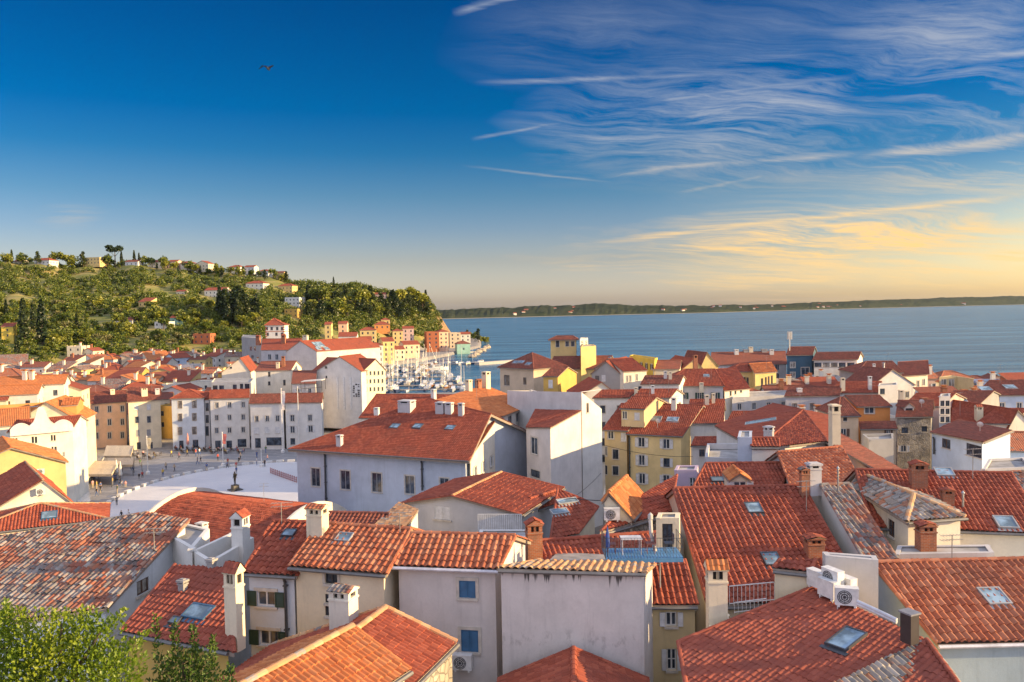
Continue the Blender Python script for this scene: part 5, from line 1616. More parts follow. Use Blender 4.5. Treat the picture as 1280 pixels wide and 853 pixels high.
# harbour front: (left px, right px, eave row, distance, depth, turn, roof kind, wall, roof, label)
for (x0, x1, ye, D, dp, rz, k, wl, rf, gr, lab) in [
    (473, 489, 427, 515, 12, 24, 'gable', 'yellow', 'red', (3.0, 3.2, 1.1, 1.7, 'x'), 'tall sunny yellow house on the harbour front behind the masts'),
    (489, 503, 437, 535, 10, 24, 'gable', 'cream', 'red', (3.0, 3.2, 1.1, 1.7, 'x'), 'small cream house right of the tall yellow harbour house'),
    (499, 521, 431, 560, 12, 26, 'gable', 'peach', 'red', (3.2, 3.2, 1.1, 1.6, 'x'), 'wide peach house on the harbour front right of the cream one'),
    (460, 476, 432, 470, 12, 18, 'hip', 'palecream', 'red', (3.0, 3.2, 1.1, 1.7, 'x'), 'pale house with a hip roof at the harbour corner'),
    (447, 463, 426, 500, 12, 14, 'gable', 'yellow', 'red', (3.0, 3.2, 1.1, 1.7, 'x'), 'yellow house with a red roof behind the pedimented building'),
    (420, 446, 421, 470, 12, 6, 'gable', 'white', 'red', (3.0, 3.2, 1.1, 1.7, 'x'), 'long white house with a red roof below the hillside villas'),
    (530, 547, 416, 640, 13, 14, 'flat', 'brick', 'red', (3.4, 3.3, 1.3, 1.6, 'x'), 'dark red apartment block at the harbour mouth with a shaded front'),
    (544, 558, 415, 650, 13, 20, 'hip', 'peach', 'red', (3.4, 3.3, 1.3, 1.6, 'x'), 'sunny peach apartment block joined to the dark red one'),
    (559, 574, 417, 700, 12, 16, 'flat', 'beige', 'red', (3.4, 3.3, 1.3, 1.6, 'x'), 'plain beige block at the harbour mouth'),
    (568, 587, 430, 640, 11, 14, 'hip', 'mint', 'brown', (9, 9, 1.3, 1.6, 'x'), 'mint green boathouse at the harbour mouth'),
    (573, 588, 418, 760, 10, 10, 'gable', 'palecream', 'red', (3.4, 3.3, 1.3, 1.6, 'x'), 'low cream house on the headland point'),
    (575, 602, 441, 655, 7, 12, 'flat', 'palecream', 'red', (4, 9, 1.3, 1.6, 'x'), 'long low cream quay shed at the harbour mouth'),
    (488, 503, 414, 600, 10, 12, 'hip', 'yellow', 'red', (3.2, 3.2, 1.1, 1.6, 'x'), 'yellow villa with a red roof on the slope over the harbour'),
    (465, 487, 406, 640, 12, 10, 'hip', 'orange', 'red', (3.2, 3.2, 1.1, 1.6, 'x'), 'orange villa among cypresses over the harbour'),
    (447, 470, 413, 560, 10, 8, 'hip', 'yellow', 'red', (3.2, 3.2, 1.1, 1.6, 'x'), 'low yellow house with a long hip roof over the harbour'),
    (474, 487, 400, 660, 10, 10, 'hip', 'yellow', 'red', (3.2, 3.2, 1.1, 1.6, 'x'), 'tall yellow villa highest over the harbour front'),
    (404, 414, 406, 560, 9, 5, 'gable', 'yellow', 'red', (3.2, 3.2, 1.1, 1.6, 'x'), 'small yellow house under the dark pines'),
    (421, 434, 405, 570, 9, 5, 'gable', 'peach', 'red', (3.2, 3.2, 1.1, 1.6, 'x'), 'small peach house under the dark pines'),
    (501, 517, 411, 640, 9, 10, 'gable', 'rose', 'red', (3.2, 3.2, 1.1, 1.6, 'x'), 'rose pink house under the cliff trees')]:
    p = W((x0 + x1) / 2, ye, D)
    w = (x1 - x0) * D / 1000 / math.cos(math.radians(rz)) * .9
    pitch = .4
    far_house(p[0], p[1] + dp / 2, rz, w, dp, p[2], k, wl, rf, '', 0, label=lab, grid=gr, group='houses along the harbour front')

# villas on the wooded hill: (px, base row, width px, storey height m, kind, wall, roof, turn, label)
for (px, py, wp, hh, k, wl, rf, rz, lab) in [
    (117, 330, 23, 7, 'flat', 'yellow', 'red', -12, 'yellow flat-topped villa on a terrace wall at the hill crest'),
    (54, 331, 22, 5, 'hip', 'white', 'red', -10, 'white villa with a red roof among crest trees, far left'),
    (22, 331, 14, 4, 'gable', 'palecream', 'brown', -5, 'half-hidden villa at the far left of the hill crest'),
    (165, 332, 18, 4.5, 'gable', 'white', 'brown', -8, 'low white villa right of the big umbrella pine'),
    (197, 334, 22, 6, 'hip', 'cream', 'red', -12, 'cream villa with red hip roof mid crest'),
    (216, 332, 14, 5, 'gable', 'rose', 'red', -12, 'rose villa with a red gabled roof mid crest'),
    (233, 334, 16, 5, 'hip', 'palecream', 'red', -12, 'pale villa with a wide hip roof mid crest'),
    (254, 336, 19, 6, 'gablex', 'cream', 'red', -14, 'cream villa with a gable on the falling crest'),
    (294, 339, 17, 5, 'hip', 'palecream', 'red', -14, 'pale villa on the falling crest above the olive slope'),
    (312, 339, 15, 5, 'gable', 'white', 'red', -14, 'white villa on the falling crest above the olive slope'),
    (330, 344, 14, 5, 'hip', 'white', 'red', -14, 'white villa right of the crest group'),
    (350, 345, 12, 4, 'gable', 'yellow', 'brown', -14, 'small yellow villa right of the crest group'),
    (181, 385, 18, 6, 'shed', 'yellow', 'red', -15, 'boxy yellow house alone in the olive terraces'),
    (270, 371, 28, 7, 'gable', 'palecream', 'red', -10, 'long pale villa with a red roof half-way up the hill'),
    (320, 362, 24, 7, 'hip', 'palecream', 'red', -10, 'pale hip-roofed villa half-way up the hill'),
    (358, 365, 20, 7, 'hip', 'yellow', 'red', -12, 'yellow villa half-way up among dark cypresses'),
    (367, 383, 20, 9, 'flat', 'white', 'red', -14, 'white cubic villa among dark pines'),
    (365, 397, 18, 8, 'flat', 'ochre', 'red', -14, 'ochre cubic house below the white cubic villa'),
    (202, 412, 19, 6, 'flat', 'white', 'red', -6, 'white low house with long windows on the lower slope'),
    (220, 407, 18, 7, 'shed', 'mint', 'red', -6, 'pale green house with a brown lean-to on the lower slope'),
    (155, 406, 24, 4, 'gable', 'lightgrey', 'brown', -6, 'long low grey house in the terraces'),
    (5, 430, 15, 13, 'shed', 'brightyellow', 'red', 10, 'bright yellow house at the left edge under the cypresses'),
    (252, 432, 22, 9, 'flat', 'brick', 'red', -4, 'brick orange house at the hill foot'),
    (475, 374, 14, 6, 'gable', 'rose', 'red', 0, 'rose villa hidden among trees near the cliff'),
    (225, 369, 13, 4, 'gable', 'cream', 'red', -8, 'small cream hut with red roof beside the olive terraces')]:
    p = ground_hit(px, py)
    w = wp * p[1] / 1000
    far_house(p[0], p[1] + 5, rz, w, min(w * .75, 12), p[2] + hh * .74, k, wl, rf, '', 0, label=lab, group='villas on the wooded hill', name='villa', base=p[2] - 3)
# ================================================================== TREES
def leaf_mat(name, a, b_, trans=.25):
    m = bpy.data.materials.new(name); m.use_nodes = True
    nt = m.node_tree; nt.nodes.clear()
    out = nt.nodes.new('ShaderNodeOutputMaterial')
    pos = nd(nt, 'ShaderNodeNewGeometry').outputs['Position']
    info = nd(nt, 'ShaderNodeObjectInfo')
    n = math_n(nt, 'ADD', noise(nt, pos, .45, 4), math_n(nt, 'MULTIPLY', math_n(nt, 'SUBTRACT', info.outputs['Random'], .5), .35))
    c = mixc(nt, maprange(nt, n, .32, .68), a, b_)
    d = nd(nt, 'ShaderNodeBsdfDiffuse'); t = nd(nt, 'ShaderNodeBsdfTranslucent'); g = nd(nt, 'ShaderNodeBsdfGlossy', i_Roughness=.45)
    nt.links.new(c, d.inputs[0]); nt.links.new(c, t.inputs[0])
    mx = nd(nt, 'ShaderNodeMixShader', i_0=trans); nt.links.new(d.outputs[0], mx.inputs[1]); nt.links.new(t.outputs[0], mx.inputs[2])
    m2 = nd(nt, 'ShaderNodeMixShader', i_0=.04); nt.links.new(mx.outputs[0], m2.inputs[1]); nt.links.new(g.outputs[0], m2.inputs[2])
    nt.links.new(m2.outputs[0], out.inputs[0])
    return m
BARK = plain('tree_bark', (.10, .075, .05), .95)
L_BROAD = leaf_mat('broadleaf_foliage', (.075, .115, .012), (.28, .28, .032))
L_OLIVE = leaf_mat('olive_foliage', (.13, .14, .045), (.25, .23, .08))
L_DARK = leaf_mat('evergreen_foliage', (.020, .042, .012), (.065, .085, .020))
L_CYP = leaf_mat('cypress_foliage', (.016, .034, .010), (.05, .07, .018))
L_SCRUB = leaf_mat('scrub_foliage', (.055, .075, .016), (.16, .155, .040))

def leaf_quads(P, size, rs, up=.35):
    """one bent-free leaf clump quad at each point"""
    n = len(P)
    a = rs.normal(size=(n, 3)); a[:, 2] *= .6
    a /= np.linalg.norm(a, axis=1)[:, None]
    b = rs.normal(size=(n, 3)); b -= (b * a).sum(1)[:, None] * a; b /= np.linalg.norm(b, axis=1)[:, None]
    s = (size * rs.uniform(.6, 1.3, n))[:, None]
    V = np.stack([P - a * s - b * s * .55, P + a * s - b * s * .75, P + a * s * .9 + b * s * .55, P - a * s * .8 + b * s * .75], 1).reshape(-1, 3)
    F = np.arange(n * 4).reshape(n, 4)
    return V, F

def crown_points(kind, n, rs):
    if kind == 'cypress':
        h = rs.beta(1.1, 1.25, n) * 11 + .8
        r = 1.15 * np.sin(np.clip(h / 12.2, 0, 1) ** .62 * math.pi) ** .75 * rs.uniform(.55, 1.05, n)
        a = rs.uniform(0, 2 * math.pi, n)
        return np.stack([r * np.cos(a), r * np.sin(a), h], 1)
    if kind == 'umbrella':
        k = 9; C = np.stack([rs.uniform(-3.6, 3.6, k), rs.uniform(-3.6, 3.6, k), 8.4 + rs.uniform(-.8, 1.0, k)], 1); R = rs.uniform(1.5, 2.4, k); sq = .5
    elif kind == 'pine':
        k = 11; hz = np.linspace(3, 11.5, k); C = np.stack([rs.normal(0, 1.2, k) * (1 - hz / 15), rs.normal(0, 1.2, k) * (1 - hz / 15), hz], 1); R = 2.6 * (1 - hz / 14.5) + .5; sq = .75
    elif kind == 'olive':
        k = 6; C = np.stack([rs.uniform(-1.6, 1.6, k), rs.uniform(-1.6, 1.6, k), 2.6 + rs.uniform(-.5, .7, k)], 1); R = rs.uniform(.9, 1.4, k); sq = .8
    else:
        k = 9; C = np.stack([rs.uniform(-2.4, 2.4, k), rs.uniform(-2.4, 2.4, k), 4.6 + rs.uniform(-1.6, 2.2, k)], 1); R = rs.uniform(1.2, 2.2, k); sq = .85
    i = rs.randint(0, k, n)
    d = rs.normal(size=(n, 3)); d /= np.linalg.norm(d, axis=1)[:, None]
    rr = R[i] * np.power(rs.uniform(0, 1, n), .38)
    P = C[i] + d * rr[:, None] * [1, 1, sq]
    return P

KINDS = {'broad': (L_BROAD, .40, 720, 'broadleaf_tree'), 'olive': (L_OLIVE, .27, 440, 'olive_tree'), 'cypress': (L_CYP, .34, 620, 'cypress_tree'), 'pine': (L_DARK, .42, 700, 'pine_tree'), 'umbrella': (L_DARK, .44, 800, 'umbrella_pine')}
TREE_PROTO = {}
def tree_meshes(kind, i):
    if (kind, i) in TREE_PROTO: return TREE_PROTO[(kind, i)]
    rs = np.random.RandomState(hash((kind, i)) % 1000 if False else (len(kind) * 131 + i * 17 + ord(kind[0])))
    m, sz, n, nm = KINDS[kind]
    V, F = leaf_quads(crown_points(kind, n, rs), sz, rs)
    mb = MB(); mb.add(V, F); crown = mb.mesh('crown', [m])
    t = MB(); th = {'broad': 4.5, 'olive': 2.2, 'cypress': 9, 'pine': 10, 'umbrella': 8.4}[kind]
    t.tube([(0, 0, -1.5), (.1, 0, th * .4), (0, .1, th)], [.32, .24, .08], 6)
    if kind in ('broad', 'olive', 'umbrella'):
        for k in range(4):
            a = k * 1.57 + i
            t.tube([(0, 0, th * .6), (math.cos(a) * th * .2, math.sin(a) * th * .2, th * .85), (math.cos(a) * th * .38, math.sin(a) * th * .38, th * 1.1)], [.14, .09, .03], 5)
    trunk = t.mesh('trunk', [BARK])
    TREE_PROTO[(kind, i)] = (crown, trunk, nm)
    return TREE_PROTO[(kind, i)]

N_TREES = [0]
def plant_tree(kind, x, y, s, label, group, z=None, sq=1.0):
    c, t, nm = tree_meshes(kind, rnd.randrange(4))
    z = float(ground_z(x, y)) if z is None else z
    r = empty(nm, (x, y, z), rnd.uniform(0, 6.28)); r.scale = (s * sq, s * sq, s)
    tag(r, label, 'tree', group)
    for n_, me in (('trunk', t), ('crown', c)):
        o = bpy.data.objects.new(n_, me); COL.objects.link(o); o.parent = r
    N_TREES[0] += 1
    return r

G_H = 'trees on the hillside'
# trees one can pick out: (px, base row, height px, kind, label)
def hill_tree(px, py, hp, kind, label, sq=1.0):
    p = ground_hit(px, py)
    full = {'broad': 7.6, 'olive': 4.2, 'cypress': 12.0, 'pine': 12.6, 'umbrella': 10.4}[kind]
    plant_tree(kind, p[0], p[1], hp * p[1] / 1000 / full, label, G_H, sq=sq)
for (px, py, hp, kind, lab) in [
    (31, 432, 60, 'cypress', 'tall dark cypress on the left slope, left one of the close pair'), (53, 432, 58, 'cypress', 'tall dark cypress on the left slope, right one of the close pair'),
    (22, 452, 32, 'cypress', 'shorter cypress below the close pair on the left slope'), (8, 400, 26, 'cypress', 'slim cypress at the left picture edge'), (42, 415, 36, 'cypress', 'slim cypress half hidden behind the close pair'),
    (96, 412, 22, 'cypress', 'small cypress standing in the olive terraces'), (157, 414, 18, 'cypress', 'small cypress beside the long low grey house'), (177, 410, 18, 'cypress', 'small cypress right of the long low grey house'),
    (417, 354, 15, 'cypress', 'single thin cypress sticking up above the falling crest'),
    (144, 331, 27, 'umbrella', 'big round umbrella pine on the crest'), (135, 331, 19, 'broad', 'broad tree just left of the big umbrella pine'),
    (152, 330, 18, 'cypress', 'cypress just right of the big umbrella pine'), (168, 330, 17, 'cypress', 'left cypress of the crest pair mid-left'), (174, 330, 15, 'cypress', 'right cypress of the crest pair mid-left'),
    (205, 331, 16, 'broad', 'round dark tree between the crest villas'), (104, 329, 20, 'pine', 'thin ragged pine left of the yellow crest villa'), (15, 330, 18, 'cypress', 'cypress at the far left of the crest'),
    (8, 332, 16, 'broad', 'round tree at the far left of the crest'), (28, 331, 15, 'broad', 'round tree between the far left crest villas'), (47, 331, 17, 'pine', 'pine behind the white crest villa'),
    (70, 332, 18, 'broad', 'broad tree on the crest left of the bare gap'), (84, 332, 17, 'broad', 'broad tree on the crest at the bare gap'), (92, 331, 16, 'broad', 'broad tree on the crest before the thin ragged pine'),
    (182, 331, 13, 'broad', 'round tree right of the cypress pair on the crest'), (190, 332, 12, 'broad', 'small tree left of the cream crest villa')]:
    hill_tree(px, py, hp, kind, lab)
for i, px in enumerate(range(196, 366, 9)):
    hill_tree(px + (i % 3) * 2, 338 + (px - 196) * .075 + (i % 2) * 3, 9 + (i * 5) % 7, 'broad' if i % 3 else 'pine', 'leafy tree in the garden row along the falling crest')
rs = np.random.RandomState(3)
for i in range(30):      # dark cypress clump right of the long pale villa
    px = rs.uniform(272, 322); py = rs.uniform(392, 412)
    hill_tree(px, py, rs.uniform(26, 40), 'cypress' if i % 3 else 'pine', 'dark cypress in the thick clump below the long pale villa' if i % 3 else 'dark pine in the thick clump below the long pale villa', 1.15)
for i in range(70):      # dark evergreens towards the cliff
    px = rs.uniform(378, 536); py = rs.uniform(380, 404) - max(0, px - 500) * .15
    k = ['pine', 'pine', 'cypress', 'broad'][i % 4]
    hill_tree(px, py, rs.uniform(15, 27), k, {'pine': 'dark pine in the wood above the harbour', 'cypress': 'dark cypress in the wood above the harbour', 'broad': 'round broadleaf tree in the wood above the harbour'}[k], 1.1)
for i in range(18):      # row on the cliff top
    px = 492 + i * 2.5; py = 384 + i * .45
    hill_tree(px, py, rs.uniform(15, 22), 'pine' if i % 2 else 'cypress', 'dark pine in the row on the cliff top' if i % 2 else 'dark cypress in the row on the cliff top', 1.25)
for i in range(120):     # nearest mixed trees at the foot and on the slope
    px = rs.uniform(-20, 330); py = rs.uniform(385, 447)
    if px > 90 and py > 436: continue
    k = ['broad', 'broad', 'olive', 'broad', 'olive'][i % 5]
    hill_tree(px, py, rs.uniform(10, 20) if k == 'broad' else rs.uniform(8, 13), k, {'broad': 'leafy broadleaf tree on the lower hill slope', 'olive': 'greyish olive tree in the lower hill terraces'}[k], 1.15)

VILLAS = [f for f in FOOT if f[0][1] > 420]
def hill_wood():
    V = []; F = []; k = 0
    rs = np.random.RandomState(17)
    cand = 0
    while cand < 5200:
        s = rs.uniform(-80, 552); D0 = np.interp(s, [0, 150, 300, 400, 480, 540], [402, 452, 472, 522, 602, 702])
        D = D0 + rs.uniform(0, 1) ** .9 * np.interp(s, [0, 300, 540], [330, 290, 150])
        x = (s - 640) / 1000 * D; z = float(ground_z(x, D))
        cand += 1
        # clearings and terraces stay open
        cl = math.sin(x * .043 + 1.3) * math.sin(D * .031 + z * .12) + .5 * math.sin(x * .11 + D * .07)
        if (cl > 1.0 and s < 470) or (470 < s < 530 and rs.uniform() < .4): continue
        if any(abs(x - c_[0]) < r_ + 1.5 and -20 < D - c_[1] < 3 for c_, r_ in VILLAS): continue
        hgt = rs.uniform(1.5, 5.6) * (1.15 if s > 370 else 1)
        n = 92
        P = rs.normal(size=(n, 3)); P /= np.linalg.norm(P, axis=1)[:, None]
        lob = rs.uniform(-.45, .45, (4, 3)); P = P * .62 + lob[rs.randint(0, 4, n)]
        P = P * [hgt * .62, hgt * .62, hgt * .52] + [x, D, z + hgt * .5]
        v, f = leaf_quads(P, .47, rs)
        V.append(v); F.append(f + k); k += len(v)
    mb = MB(); mb.add(np.concatenate(V), np.concatenate(F))
    o = mb.build('hill_woodland', leaf_mat('hill_woodland_foliage', (.07, .11, .012), (.31, .30, .036)))
    tag(o, 'mass of mixed bushes and small trees covering the hill', 'woodland', None, 'stuff')
hill_wood()

# ------------------------------------------------------------------ foreground trees
def leafy(name, label, centre, lobes, nleaf, size, mat, trunk_pts, seed, shoots=()):
    rs = np.random.RandomState(seed)
    c = np.asarray(centre, float)
    root = empty(name, (c[0], c[1], float(ground_z(c[0], max(c[1], 16))))); tag(root, label, 'tree')
    org = np.array(root.location)
    P = []; A = []
    L = np.array([l[:3] for l in lobes]); R = np.array([l[3] for l in lobes])
    i = rs.choice(len(lobes), nleaf, p=R ** 2 / (R ** 2).sum())
    d = rs.normal(size=(nleaf, 3)); d /= np.linalg.norm(d, axis=1)[:, None]
    P = L[i] + d * (R[i] * np.power(rs.uniform(0, 1, nleaf), .33))[:, None] + c
    out = nrm([.3, -.4, .8]) + d * .8
    for (a, b, r, n) in shoots:
        t = rs.uniform(0, 1, n); q = np.asarray(a) + (np.asarray(b) - np.asarray(a)) * t[:, None] + c
        dd = rs.normal(size=(n, 3)); dd /= np.linalg.norm(dd, axis=1)[:, None]
        P = np.vstack([P, q + dd * (r * (1.1 - t * .7))[:, None] * rs.uniform(.3, 1, n)[:, None]]); out = np.vstack([out, dd * .7 + [0, 0, .8]])
    n = len(P)
    # pointed leaves: six-sided blade folded along the midrib
    ax = out + rs.normal(size=(n, 3)) * .55; ax /= np.linalg.norm(ax, axis=1)[:, None]
    nn = rs.normal(size=(n, 3)) * .6 + [.25, -.35, .8]; nn -= (nn * ax).sum(1)[:, None] * ax; nn /= np.linalg.norm(nn, axis=1)[:, None]
    sd_ = np.cross(ax, nn)
    s = size * rs.uniform(.55, 1.25, n)[:, None]
    V = np.stack([P, P + ax * s * .45 + sd_ * s * .30 + nn * s * .06, P + ax * s, P + ax * s * .45 - sd_ * s * .30 + nn * s * .06, P + ax * s * .5 - nn * s * .03], 1).reshape(-1, 3)
    b = np.arange(n)[:, None] * 5
    F = np.concatenate([b + [0, 1, 4, 4], b + [4, 1, 2, 2], b + [0, 4, 3, 3], b + [4, 2, 3, 3]])[:, :3]
    mb = MB(); mb.add(V, F); mb.build('crown', mat, root, org)
    t = MB()
    for pts, r0, r1 in trunk_pts:
        pts = [np.asarray(p, float) + c for p in pts]
        t.tube(pts, list(np.linspace(r0, r1, len(pts))), 7)
    t.build('trunk', BARK, root, org)
L_FIG = leaf_mat('fig_leaves', (.16, .24, .015), (.40, .43, .04), .4)
L_LAUREL = leaf_mat('laurel_leaves', (.06, .11, .018), (.20, .24, .035), .25)
c1 = W(70, 842, 15.5)
leafy('fig_tree', 'leafy sunlit yellow-green tree filling the bottom left corner', c1,
      [(-.9, 0, .25, .75), (-.35, .1, .62, .62), (.2, 0, .78, .50), (.75, .1, .55, .58), (1.25, 0, .1, .55), (0, .3, -.2, 1.0), (-1.4, .3, .55, .7), (-1.1, .1, -.1, .9), (.4, -.1, -.1, .8), (-.1, -.3, .2, .7), (.9, -.2, -.3, .8), (-1.0, -.2, -.4, .8), (.55, .2, .95, .28), (-.95, .2, .98, .3)],
      11000, .10, L_FIG, [([(0, 0, -6), (.1, 0, -2), (.0, .1, -.5)], .16, .10), ([(0, .1, -.6), (-.7, .1, .1), (-1.2, 0, .7)], .07, .02), ([(0, .1, -.6), (.5, 0, .2), (.9, 0, .8)], .07, .02), ([(0, .1, -.8), (.1, 0, .3), (.15, 0, 1.0)], .06, .015)], 5,
      [((-.95, .1, .6), (-1.0, .1, 1.35), .16, 110), ((.75, .1, .6), (1.3, .2, 1.15), .16, 120), ((1.2, 0, .2), (1.75, .1, .75), .14, 90)])
c2 = W(228, 860, 17)
leafy('laurel_tree', 'dark green bushy tree with upright shoots in front of the low red roof', c2,
      [(0, 0, .1, .55), (-.45, 0, -.2, .5), (.45, 0, .0, .5), (.9, 0, -.3, .45), (-.1, 0, .55, .38), (.4, 0, .5, .32), (0, 0, -.6, .9), (-.8, .1, -.5, .4)],
      3600, .10, L_LAUREL, [([(0, 0, -6), (0, 0, -1), (.05, 0, .6)], .09, .03)], 8,
      [((-.45, 0, .3), (-.55, 0, 1.62), .13, 170), ((-.1, 0, .5), (-.12, 0, 1.42), .13, 150), ((.3, 0, .5), (.28, 0, 1.35), .13, 150), ((.62, 0, .3), (.7, 0, 1.1), .14, 150), ((1.0, 0, -.2), (1.05, 0, .45), .14, 120)])
# ================================================================== BOATS
def boat_proto(kind):
    r = empty({'sail': 'sailing_yacht', 'motor': 'motor_boat', 'small': 'small_boat'}[kind], (0, 0, 0))
    Lh, Wd, Hh = {'sail': (4.8, 1.5, 1.0), 'motor': (4.2, 1.45, 1.1), 'small': (2.6, .95, .6)}[kind]
    m = MB(); n = 12; prof = []
    V = []; F = []
    for i in range(n + 1):
        t = i / n; x = -Lh + 2 * Lh * t
        w = Wd * (1 - max(0, (t - .45) / .55) ** 2.2) * (.82 + .18 * min(1, t * 3)); z1 = Hh * (1 + .25 * t * t)
        w = max(w, .02)
        V += [(x, -w, z1), (x, -w * .82, .1), (x, 0, -.35), (x, w * .82, .1), (x, w, z1)]
    for i in range(n):
        for k in range(4):
            F.append((i * 5 + k, i * 5 + k + 1, i * 5 + k + 6, i * 5 + k + 5))
        F.append((i * 5, i * 5 + 5, i * 5 + 9, i * 5 + 4))
    F.append((0, 4, 3, 2, 1))
    m.add(V, [f[::-1] for f in F]); m.build('hull', plain('white_gelcoat', (.72, .72, .70), .25), r)
    c = MB()
    if kind == 'sail':
        c.prism([np.array(p) for p in ((-1.2, -.75, 1.1), (2.4, -.55, 1.15), (2.0, -.5, 1.6), (-1.2, -.65, 1.7))], (0, 1.3, 0)); c.build('cabin', plain('white_gelcoat', (.72, .72, .70), .25), r)
        k = MB(); k.tube([(.6, 0, 1.0), (.6, 0, 12.5)], [.10, .07], 6); k.tube([(.6, 0, 5.8), (.6, .9, 5.9)], .03, 4); k.tube([(.6, 0, 5.8), (.6, -.9, 5.9)], .03, 4)
        k.build('mast', plain('mast_alloy', (.62, .60, .56), .4, .3), r)
        b = MB(); b.tube([(.5, 0, 2.3), (-1.5, 0, 2.45), (-3.6, 0, 2.3)], [.16, .24, .12], 6); b.build('boom', plain('sail_cover', (.10, .16, .34), .8), r)
        s = MB(); s.tube([(4.7, 0, 1.3), (.62, 0, 12.2)], .03, 4); s.tube([(-4.6, 0, 1.1), (.58, 0, 12.2)], .02, 4); s.build('rigging', plain('steel_wire', (.4, .4, .4), .4, .6), r)
    elif kind == 'motor':
        c.prism([np.array(p) for p in ((-2.2, -.95, 1.15), (1.8, -.8, 1.25), (.9, -.75, 2.1), (-2.0, -.85, 2.2))], (0, 1.75, 0)); o = c.build('cabin', plain('white_gelcoat', (.72, .72, .70), .25), r)
        g = MB(); g.prism([np.array(p) for p in ((-1.6, -.98, 1.55), (1.35, -.86, 1.6), (1.0, -.82, 1.95), (-1.6, -.92, 2.0))], (0, 1.88, 0)); g.build('window', glass_mat(), o)
    else:
        c.box((-.6, 0, .62), np.eye(3), (.18, .85, .05)); c.box((.8, 0, .66), np.eye(3), (.18, .7, .05)); c.build('bench', plain('varnished_wood', (.25, .12, .05), .5), r)
    return r
PB = {k: boat_proto(k) for k in ('sail', 'motor', 'small')}
USED = set()
BL = {'sail': 'white sailing yacht with a bare mast in the marina', 'motor': 'white motor cruiser with a dark cabin window in the marina', 'small': 'small white open boat in the marina'}
HULLS = [('white_gelcoat', (.72, .72, .70), .25)] * 3 + [('cream_hull_paint', (.58, .52, .40), .35), ('navy_hull_paint', (.03, .05, .12), .3), ('grey_hull_paint', (.34, .36, .38), .35), ('wooden_hull_varnish', (.22, .10, .04), .35)]
def put_boat(kind, x, y, rz, s=1.0, label=None):
    o = PB[kind] if kind not in USED else copy_tree(PB[kind])
    USED.add(kind)
    o.location = (x, y, .05); o.rotation_euler = (0, 0, rz); o.scale = (s, s, s)
    hl = HULLS[0] if label else rnd.choice(HULLS)
    for ch in o.children:
        if ch.name.startswith('hull'): ch.material_slots[0].link = 'OBJECT'; ch.material_slots[0].material = plain(*hl)
    if not label: label = BL[kind].replace('white ', {'w': 'white ', 'c': 'cream ', 'n': 'navy blue ', 'g': 'grey '}[hl[0][0]] if hl[0][:3] != 'woo' else 'brown wooden ')
    tag(o, label or BL[kind], {'sail': 'yacht', 'motor': 'motor boat', 'small': 'boat'}[kind], {'sail': 'yachts in the marina', 'motor': 'motor boats in the marina', 'small': 'small boats in the marina'}[kind])
rs = np.random.RandomState(9); spots = []
pontoons = []
for D in (352, 372, 394, 418, 444, 472, 498):
    x0 = (478 - 640) / 1000 * D; x1 = (np.interp(D, [352, 498], [588, 545]) - 640) / 1000 * D
    pontoons.append((D, x0, x1))
    x = x0 + 2
    while x < x1:
        for side in (-1, 1):
            if rs.uniform() < .66:
                k = 'sail' if rs.uniform() < .6 else ('motor' if rs.uniform() < .7 else 'small')
                L = {'sail': 4.8, 'motor': 4.2, 'small': 2.6}[k]
                sc = rs.uniform(.8, 1.1)
                put_boat(k, x + rs.uniform(-.2, .2), D + side * (L * sc + 1.6), math.pi / 2 * side + rs.normal(0, .05) + (math.pi if rs.uniform() < .3 else 0), sc)
        x += rs.uniform(3.6, 4.6)
for D, x0, x1 in pontoons:
    m = MB(); m.box(((x0 + x1) / 2, D, .35), np.eye(3), ((x1 - x0) / 2, .9, .15))
    for q in np.arange(x0 + 2, x1, 9): m.tube([(q, D + 1.0, -2), (q, D + 1.0, 1.6)], .14, 6)
    tag(m.build('pontoon', plain('pontoon_planks', (.34, .31, .27), .9)), f'wooden pontoon between moored boats, row {"nearest to the roofs" if D == 352 else "farthest at the quay" if D == 498 else "in the marina middle"}', 'pontoon', 'marina pontoons')
for i, (px, py) in enumerate([(536, 457), (543, 456), (560, 456), (568, 456.5), (576, 456), (585, 456), (592, 455.5), (600, 455)]):
    p = W(px, py, -.05); put_boat('motor' if i % 2 else 'sail', p[0], p[1], rs.uniform(0, 6.28), rs.uniform(.9, 1.2))
p = W(548, 463, -.05); put_boat('motor', p[0], p[1], .3, 1.5, 'larger white excursion boat alone at the marina edge')
p = W(578, 487, -.05); put_boat('sail', p[0], p[1], 2.2, .9, 'white yacht leaving the marina over open blue water')
